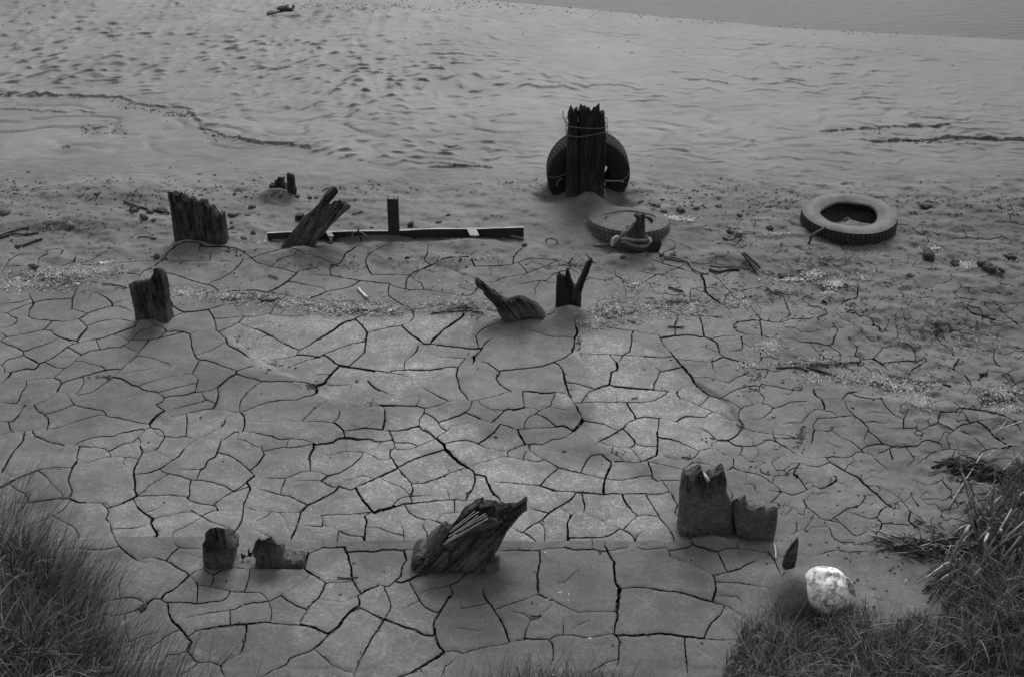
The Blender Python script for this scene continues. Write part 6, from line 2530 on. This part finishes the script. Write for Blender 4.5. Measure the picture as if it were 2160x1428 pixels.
C_ = [band(1150, -50, 2200, lambda x: 402 + 8 * np.sin(x * .004) + 20 * (x > 1350) * ((x - 1350) / 800), 11, seed=1),
      band(850, 1330, 2200, lambda x: 432 + x * 0, 14, seed=2), band(420, 0, 560, lambda x: 395 + x * 0, 22, seed=3),
      band(1100, 560, 2000, lambda x: 14 + 44 * np.clip((x - 1080) / 600, 0, 1.5), 5, 1.0, seed=4), band(500, 640, 1150, lambda x: 8 + x * 0, 8, .8, seed=5),
      band(160, -20, 160, lambda x: 30 + x * 0, 22, .8, seed=6), band(240, 0, 2160, lambda x: 100 + x * 0, 60, .8, seed=7),
      band(260, 230, 460, lambda x: np.interp(x, [230, 320, 400, 430, 460], [217, 234, 247, 280, 295]), 5, .7, seed=8),
      band(130, 170, 270, lambda x: 278 + x * 0, 6, .7, seed=9), band(230, 1830, 2060, lambda x: 303 - (x - 1830) * .03, 3, .7, seed=10),
      band(60, 1720, 1860, lambda x: 281 + x * 0, 3, .7, seed=11)]
tiny_rocks('mud_crumbs', np.vstack(C_), 'crumb', .003, .0145, .38)
C_ = [band(1500, 1480, 2170, lambda x: 640 + x * 0, 130, .9, seed=12), band(700, 0, 520, lambda x: 480 + x * 0, 40, .9, seed=13),
      band(900, 0, 2160, lambda x: 560 + x * 0, 60, .9, seed=14), band(500, 1600, 2160, lambda x: 1150 + x * 0, 70, .9, seed=15), band(350, 300, 1600, lambda x: 1000 + x * 0, 250, 1, seed=16)]
tiny_rocks('small_mud_crumbs', np.vstack(C_), 'crumb', .0015, .010)

cr = []
for c_, lr_, hw_ in rib_px:
    for q_, h_ in zip(c_, hw_):
        if h_ > 1.3 and q_[1] > 560 and random.random() < .35:
            for _ in range(random.randint(1, 3)): cr.append((q_[0] + random.gauss(0, h_ * 1.5), q_[1] + random.gauss(0, h_ * 1.2)))
cr = np.array(cr); gx, gy = on_ground(cr[:, 0], cr[:, 1])
Pq, _ = scatter([(655, 815, 22, 10, 150), (1205, 895, 16, 10, 120), (1222, 725, 8, 24, 90), (1560, 900, 16, 14, 90), (1500, 925, 40, 12, 90), (1690, 925, 20, 40, 220), (225, 795, 30, 7, 90), (690, 862, 30, 5, 70), (790, 850, 30, 4, 50), (580, 770, 60, 25, 110), (500, 720, 30, 20, 60),
                 (310, 960, 26, 50, 90), (130, 1050, 40, 4, 60), (140, 312, 18, 4, 60), (1300, 955, 40, 10, 70), (1590, 800, 60, 60, 160), (1800, 640, 120, 60, 260), (1310, 520, 60, 8, 60), (480, 530, 60, 12, 90), (1550, 500, 16, 24, 120), (960, 870, 40, 12, 40), (1455, 965, 16, 5, 40)])
tiny_rocks('torn_mud_bits', Pq, 'clod', .0015, .011, .5)
tiny_rocks('crack_edge_crumbs', np.column_stack([gx, gy, hq(gx, gy) + .001]), 'clod', .0012, .007, .6)

def straws(name, P, mat, lmin, lmax, wd, ang=0.0, spread=1.4, lift=.006):
    n = len(P); L = RNG.uniform(lmin, lmax, n); a = ang + RNG.normal(0, spread, n); tl = RNG.uniform(-.12, .2, n)
    d = np.stack([np.cos(a), np.sin(a), tl], 1); s = np.stack([-np.sin(a), np.cos(a), a * 0], 1)
    w = wd * RNG.uniform(.6, 1.4, n)
    c = P + np.stack([a * 0, a * 0, RNG.uniform(.001, lift, n)], 1)
    bend = RNG.normal(0, .12, n)
    vs = []
    for t in (-.5, 0, .5):
        q = c + d * (L * t)[:, None] + s * (bend * L * (abs(t) * 2))[:, None]
        vs += [q + s * w[:, None], q - s * w[:, None], q + np.array([0, 0, 1]) * (w * 1.2)[:, None]]
    Vv = np.stack(vs, 1).reshape(-1, 3)
    F = np.array([[0, 3, 5], [0, 5, 2], [3, 6, 8], [3, 8, 5], [1, 2, 5], [1, 5, 4], [4, 5, 8], [4, 8, 7]])
    Ff = (F[None] + (np.arange(n) * 9)[:, None, None]).reshape(-1, 3)
    return tag(mesh_obj(name, Vv, Ff, mat, None, False), kind='stuff')
P1, _ = scatter([(60, 600, 90, 16, 520), (150, 575, 110, 14, 420), (215, 570, 60, 12, 200), (110, 588, 140, 22, 500), (385, 618, 70, 12, 300), (480, 625, 110, 14, 260), (620, 640, 120, 20, 260), (780, 650, 120, 22, 360), (700, 655, 160, 18, 220),
                 (1000, 600, 60, 14, 120), (960, 640, 100, 30, 240), (1040, 650, 40, 14, 90), (1290, 655, 50, 26, 620), (1260, 680, 40, 14, 240), (1340, 600, 80, 18, 160), (1450, 650, 100, 24, 320), (1380, 660, 120, 30, 220),
                 (1900, 815, 70, 16, 420), (1850, 800, 90, 16, 260), (1945, 850, 30, 18, 300), (2110, 830, 60, 22, 420), (2130, 860, 40, 14, 160), (1720, 765, 80, 12, 160), (1625, 730, 30, 22, 360), (1590, 770, 60, 8, 120), (1710, 800, 16, 20, 120), (1780, 795, 80, 14, 140), (1560, 640, 60, 20, 120), (560, 510, 60, 12, 60), (1000, 545, 90, 10, 60),
                 (1820, 590, 60, 18, 90), (2060, 720, 90, 50, 90)])
P1 = np.vstack([P1, P1 + RNG.normal(0, .03, P1.shape) * [1, .6, 0]])
straws('pale_straw_litter', P1, 'straw', .006, .026, .0014)
P2, _ = scatter([(110, 590, 120, 18, 420), (500, 630, 200, 26, 160), (760, 655, 160, 24, 200), (980, 650, 120, 26, 160), (1290, 660, 50, 26, 260), (1420, 640, 160, 50, 240), (1900, 810, 120, 24, 260), (1720, 770, 110, 14, 160), (2110, 840, 60, 24, 160), (1200, 560, 300, 50, 120), (700, 560, 300, 60, 110), (150, 480, 120, 34, 160), (1560, 500, 60, 50, 120), (1640, 620, 200, 60, 200), (1740, 560, 200, 70, 260), (1980, 700, 180, 80, 300), (2060, 1000, 90, 22, 240), (1990, 1150, 160, 60, 420)])
straws('dark_straw_litter', P2, 'straw_dark', .012, .055, .0014)
P3, _ = scatter([(1385, 457, 30, 5, 380), (1415, 462, 40, 5, 520), (1450, 466, 40, 6, 180), (1712, 580, 26, 8, 420), (1670, 592, 60, 6, 260), (1760, 600, 36, 12, 300), (1745, 620, 26, 14, 120), (1630, 495, 30, 5, 120), (2035, 560, 22, 8, 160), (1970, 525, 40, 8, 90), (225, 555, 22, 4, 70), (1110, 645, 30, 12, 60)])
P3 = P3[RNG.random(len(P3)) < .75]
straws('white_litter', P3, 'salt', .005, .024, .0026)
P4, _ = scatter([(1175, 1250, 30, 12, 26), (1180, 1262, 40, 16, 14), (1155, 1168, 6, 4, 5), (1245, 1347, 8, 3, 12), (510, 1275, 8, 2, 10), (600, 985, 10, 3, 6), (760, 1358, 6, 5, 6), (700, 900, 700, 320, 60), (1240, 1050, 500, 250, 40), (1165, 1420, 10, 8, 14)])
tiny_rocks('pale_specks', P4, 'salt', .0015, .005)

# ------------------------------------------------------------------ grass banks
BLOBS = [  # px, py, rx, ry (m), height (m)
    (-160, 1290, .58, .40, .13), (10, 1300, .27, .29, .06), (30, 1440, .38, .36, .08), (150, 1475, .24, .18, .03), (-50, 1180, .24, .16, .03),
    (1640, 1400, .19, .20, .05), (1655, 1385, .15, .12, .035), (1780, 1360, .22, .16, .05), (1850, 1430, .40, .24, .08), (2000, 1400, .40, .24, .09), (2150, 1310, .30, .26, .11), (2260, 1200, .40, .45, .26), (2200, 1040, .20, .22, .12), (2150, 1150, .14, .14, .06), (2300, 1400, .6, .5, .3), (1700, 1480, .35, .25, .12),
]
BLOBS = [(*P0(a, b), rx, ry, h) for a, b, rx, ry, h in BLOBS]
def bank_h(x, y):
    b = np.zeros_like(np.asarray(x, float))
    for bx, by, rx, ry, hh in BLOBS:
        q = ((x - bx) / rx) ** 2 + ((y - by) / ry) ** 2
        b = np.maximum(b, hh * 1.05 * np.clip(1 - q, 0, 1) ** 1.3)
    n_ = fbm(np.asarray(x) * 9, np.asarray(y) * 9, 3, 301)
    return b * (1 + .35 * n_) + np.where(b > .004, .012 * n_, 0)
for side, (x0_, x1_) in (('left', (-3.2, -.9)), ('right', (.75, 3.6))):
    xs = np.arange(x0_, x1_, .018); ys = np.arange(1.4, 4.2, .018)
    X, Y = np.meshgrid(xs, ys); B_ = bank_h(X.ravel(), Y.ravel()); H_ = ground_h(X.ravel(), Y.ravel())
    idx = np.arange(X.size).reshape(X.shape)
    Q = np.column_stack([idx[:-1, :-1].ravel(), idx[:-1, 1:].ravel(), idx[1:, 1:].ravel(), idx[1:, :-1].ravel()])
    keep = (B_[Q] > .009).all(1)
    Q = Q[keep]; u = np.unique(Q); mp = np.zeros(X.size, int); mp[u] = np.arange(len(u))
    o = mesh_obj('grass_bank', np.column_stack([X.ravel(), Y.ravel(), H_ + B_ - .006])[u], mp[Q], 'soil', None, True)
    tag(o, kind='structure')

def blades(name, P, L, W, az, lean, droop, mat, seg=4):
    """tapered curved blades as one mesh; arrays per blade"""
    n = len(P)
    ts = np.linspace(0, 1, seg + 1)
    dh = np.stack([np.cos(az), np.sin(az), az * 0], 1)
    fa = RNG.uniform(0, np.pi, n); sd = np.stack([np.cos(fa), np.sin(fa), fa * 0], 1)
    vs = []
    for t in ts:
        hor = L * (lean * t + droop * t * t * .6); ver = L * (t * np.sqrt(np.clip(1 - lean ** 2, .05, 1)) - droop * t * t * .55)
        c = P + dh * hor[:, None] + np.array([0, 0, 1]) * ver[:, None]
        w = W * (1 - t ** 1.5) * .5
        if t == 1: vs.append(c)
        else: vs += [c - sd * w[:, None], c + sd * w[:, None]]
    m = len(vs); Vv = np.stack(vs, 1).reshape(-1, 3)
    F = []
    for k in range(seg - 1):
        F += [[2 * k, 2 * k + 1, 2 * k + 3], [2 * k, 2 * k + 3, 2 * k + 2]]
    F.append([2 * seg - 2, 2 * seg - 1, 2 * seg])
    Ff = (np.array(F)[None] + (np.arange(n) * m)[:, None, None]).reshape(-1, 3)
    return tag(mesh_obj(name, Vv, Ff, mat, None, True), kind='stuff')

def bank_points(n, x0, x1, y0, y1, thr=.0):
    x = RNG.uniform(x0, x1, n * 4); y = RNG.uniform(y0, y1, n * 4)
    b = bank_h(x, y)
    k = (b > .003) & (RNG.random(n * 4) < .35 + .9 * np.clip(.5 + noise(x * 6, y * 6, 311) + .5 * noise(x * 17, y * 17, 312), 0, 1)) & (RNG.random(n * 4) < smooth(.0, .03, b - thr + .02 * noise(x * 8, y * 8, 303)))
    x, y, b = x[k][:n], y[k][:n], b[k][:n]
    return np.column_stack([x, y, hq(x, y) + b - .008])
P = bank_points(13000, -2.6, -1.0, 1.6, 3.5)
n = len(P)
L = (.06 + .24 * RNG.random(n) ** 1.6) * (.8 + .5 * noise(P[:, 0] * 4, P[:, 1] * 4, 305))
az = RNG.normal(.35, 1.1, n) + .6 * noise(P[:, 0] * 3, P[:, 1] * 3, 306)
blades('grass', P, L, RNG.uniform(.0016, .0055, n), az, RNG.uniform(.15, .85, n), RNG.uniform(.1, .8, n), 'grass')
P = bank_points(27000, .8, 3.2, 1.6, 3.5)
n = len(P)
L = RNG.uniform(.05, .17, n) * (.8 + .5 * noise(P[:, 0] * 4, P[:, 1] * 4, 307))
az = RNG.uniform(0, 6.28, n) + 1.0 * noise(P[:, 0] * 3, P[:, 1] * 3, 308)
blades('grass', P, L, RNG.uniform(.0014, .0042, n), az, RNG.uniform(.1, .8, n), RNG.uniform(.1, .8, n), 'grass')
# long loose blades fanning out of the left bank over the plates
Q = []
for (cx_, cy_, n_) in [(110, 1230, 240), (45, 1160, 180), (150, 1300, 220), (220, 1400, 240), (300, 1450, 160), (60, 1350, 160), (380, 1470, 70), (10, 1080, 120), (170, 1250, 120)]:
    for _ in range(n_): Q.append((random.gauss(cx_, 36), random.gauss(cy_, 26)))
Q = np.array(Q); gx, gy = on_ground(Q[:, 0], Q[:, 1])
P = np.column_stack([gx, gy, hq(gx, gy) + bank_h(gx, gy) - .01])
n = len(P)
blades('long_grass', P, RNG.uniform(.14, .36, n), RNG.uniform(.0014, .0032, n), RNG.normal(.55, .45, n), RNG.uniform(.3, .8, n), RNG.uniform(.0, .35, n), 'grass', 5)
# fringe along the bottom of the frame
Q = []
for (cx_, cy_, sx_, n_) in [(600, 1462, 60, 60), (690, 1458, 40, 40), (1110, 1448, 60, 260), (1200, 1446, 60, 240), (1290, 1450, 40, 80), (1020, 1462, 60, 90), (1400, 1470, 50, 20), (960, 1475, 50, 30)]:
    for _ in range(n_): Q.append((random.gauss(cx_, sx_), random.gauss(cy_, 12)))
Q = np.array(Q); gx, gy = on_ground(Q[:, 0], Q[:, 1])
P = np.column_stack([gx, gy, hq(gx, gy) - .004]); n = len(P)
blades('fringe_grass', P, RNG.uniform(.05, .20, n), RNG.uniform(.0012, .0026, n), RNG.uniform(0, 6.28, n), RNG.uniform(.05, .6, n), RNG.uniform(.0, .5, n), 'grass')
Q = np.array([(random.gauss(cx_, 26), random.gauss(cy_, 7)) for cx_, cy_, n_ in [(1700, 1296, 90), (1755, 1300, 130), (1810, 1298, 90), (1640, 1300, 60), (1600, 1320, 60)] for _ in range(n_)])
gx, gy = on_ground(Q[:, 0], Q[:, 1]); P = np.column_stack([gx, gy, hq(gx, gy) + bank_h(gx, gy) - .006]); n = len(P)
blades('fringe_grass', P, RNG.uniform(.04, .13, n), RNG.uniform(.0012, .003, n), RNG.uniform(0, 6.28, n), RNG.uniform(.05, .5, n), RNG.uniform(.0, .4, n), 'grass')
# pale dead blades
P = np.vstack([bank_points(420, -2.4, -1.0, 1.6, 3.4), bank_points(1500, .8, 3.2, 1.6, 3.5)]); n = len(P)
blades('dead_grass', P, RNG.uniform(.10, .30, n), RNG.uniform(.0015, .0035, n), RNG.uniform(0, 6.28, n), RNG.uniform(.1, .8, n), RNG.uniform(0, .5, n), M['reed'])

# ------------------------------------------------------------------ reeds at the right
RD = (1900, 960, 5.1)
def reed(label, pts, rad, mat, dy=0.0, taper=.6):
    base = crop([pts[0]], *RD)[0]
    q = G(*base); b_ = float(bank_h(np.array([q.x]), np.array([q.y]))[0])
    Y = q.y + dy
    P = [V(*crop([p], *RD)[0], Y + .02 * i * (1 if i % 2 else -1)) for i, p in enumerate(pts)]
    P[0].z -= .03
    P = subdiv_path(P, 3, .0008) if len(pts) > 2 else P
    v, f = tube_geo(P, rad, 6, rad * taper, .08)
    return tag(mesh_obj('reed_stem', v, f, mat, None, True, None, tuple(P[0])), label, 'reed')
reed('thick grey broken reed leaning right, tallest at the front of the reeds', [(500, 1270), (590, 1030), (690, 840), (735, 755)], .0075, 'reed', taper=.8)
reed('dark broken reed leaning left with a bent pale tip', [(975, 815), (900, 690), (840, 570), (785, 420), (735, 290)], .007, 'twig_mid')
reed('bleached snapped tip hanging from the dark leaning reed', [(685, 600), (735, 490), (785, 392)], .0065, 'reed_pale', 0, .9)
reed('pale upright reed with a split base, middle of the clump', [(940, 1270), (925, 1100), (908, 930), (940, 840)], .007, 'reed_pale', 0, .8)
reed('pale short upright reed right of the split one', [(1050, 1040), (1060, 930), (1078, 805)], .008, 'reed_pale', 0, .9)
reed('thin pale reed beside the short upright one', [(1090, 1010), (1085, 900), (1082, 820)], .005, 'reed', 0, .9)
reed('kinked pale reed at the right edge, highest one', [(1160, 690), (1235, 570), (1270, 470), (1300, 412), (1330, 405)], .0075, 'reed_pale')
reed('curled dead reed leaf in the middle of the reeds', [(975, 1180), (990, 1110), (1010, 1065), (1045, 1055)], .007, 'reed_pale', 0, .5)
reed('thick broken reed lying towards the upper right', [(1105, 1030), (1180, 940), (1255, 860)], .012, 'reed', 0, .9)
reed('bent reed leaf dropping at the right edge', [(1215, 850), (1260, 850), (1300, 870), (1330, 910)], .006, 'reed_pale')
reed('short pale reed stub at the right, pointing up', [(1190, 850), (1215, 790), (1245, 735)], .007, 'reed_pale', 0, .4)
reed('pale reed snapped low in front of the clump, by the bare mud', [(1165 - 1115, 1390), (60, 1330)], .006, 'reed_pale', 0, .8)
reed('long straight reed lying from the clump towards the front', [(345, 1418), (430, 1355), (500, 1290)], .007, 'reed_pale', 0, .9)
reed('thin tall stem behind the pale split reed', [(745, 1230), (740, 1000), (735, 845)], .004, 'twig_mid')
reed('dark forked stem left of the split reed', [(880, 880), (815, 770), (790, 690), (755, 650)], .006, 'twig')
reed('second prong of the dark forked stem', [(812, 765), (795, 700), (793, 640)], .005, 'twig')
reed('dark stem slanting up to the right edge', [(915, 695), (1000, 610), (1120, 520), (1230, 440)], .0055, 'twig')
reed('long thin stem at the right edge, lowest', [(1310, 1420), (1290, 1150), (1280, 1000)], .006, 'reed')
reed('broken stem across the middle of the reeds', [(790, 1000), (840, 930), (900, 900)], .005, 'twig')
# many more thin stalks nobody could count
st = []
for k in range(75):
    x, y = random.gauss(2095, 45), random.gauss(1180, 60)
    if x < 1960 or x > 2230 or y < 1040: continue
    q = G(x, y); L = random.uniform(.08, .34); a_ = random.gauss(0, .5); b_ = random.gauss(0, .35)
    p1 = q + Vector((math.sin(a_) * L, b_ * L * .6, math.cos(a_) * L))
    pts = [q + Vector((0, 0, -.02)), (q + p1) / 2 + Vector((random.gauss(0, .006), 0, 0)), p1]
    if random.random() < .35: pts.append(p1 + Vector((random.uniform(-.07, .07), -.02, -random.uniform(.04, .12))))
    st.append((tube_geo(pts, random.uniform(.0018, .0048), 5), random.random()))
for mt, lo, hi in (('twig_mid', 0, .45), ('reed', .45, .82), ('reed_pale', .82, 1.01)):
    v, f = join([g for g, r in st if lo <= r < hi])
    tag(mesh_obj('reed_stalks', v, f, mt, None, True), kind='stuff')
# litter of fallen stems
rs = []
for k in range(230):
    u = random.random()
    if u < .4: x, y = random.uniform(1860, 2110), 0; y = 1148 + (x - 1860) * .11 + random.gauss(0, 9); a_ = random.gauss(.12, .2)
    elif u < .6: x, y = random.uniform(1960, 2100), random.uniform(1195, 1260); a_ = random.gauss(-.5, .5)
    else: x, y = random.gauss(2110, 40), random.gauss(1090, 70); a_ = random.gauss(-.5, .7)
    Lp = random.uniform(20, 75)
    q = [G(x - Lp * .5, y - Lp * .5 * a_, random.uniform(.002, .03)), G(x, y + random.gauss(0, 3), random.uniform(.006, .04)), G(x + Lp * .5, y + Lp * .5 * a_, random.uniform(.002, .03))]
    rs.append((tube_geo(subdiv_path(q, 2, .002), random.uniform(.0012, .0038), 5), random.random()))
for mt, lo, hi in (('twig', 0, .62), ('reed', .62, .93), ('reed_pale', .93, 1.01)):
    v, f = join([g for g, r in rs if lo <= r < hi])
    tag(mesh_obj('fallen_stems', v, f, mt, None, True), kind='stuff')
GROUPS = {'stone': 'stones scattered on the mud', 'mud clod': 'dark clods of mud lying on the flat', 'twig': 'twigs and roots strewn over the mud', 'stick': 'sticks lying on the mud',
          'reed': 'broken reeds at the right edge', 'tyre': 'old tyres stuck in the mud', 'wooden stump': 'broken stumps standing in the mud', 'leaning timber': 'timbers leaning out of the mud',
          'steel bracket': 'brackets along the steel rail', 'rope': 'ropes around the stump and tyres', 'wire': 'wires tied to post and tyre', 'wooden stake': 'thin stakes standing in the mud',
          'mud heap': 'heaps of mud in and against things', 'root end': 'root ends above the split stump', 'bark': 'bark pieces under the long reed', 'branch': 'branches at the end of the rail', 'twine': 'bits of twine on the tall post', 'wreckage': 'wreckage far off at the top left'}
for o in list(sc.objects):
    c_ = o.get('category')
    if c_ in GROUPS: o['group'] = GROUPS[c_]
print('DONE')
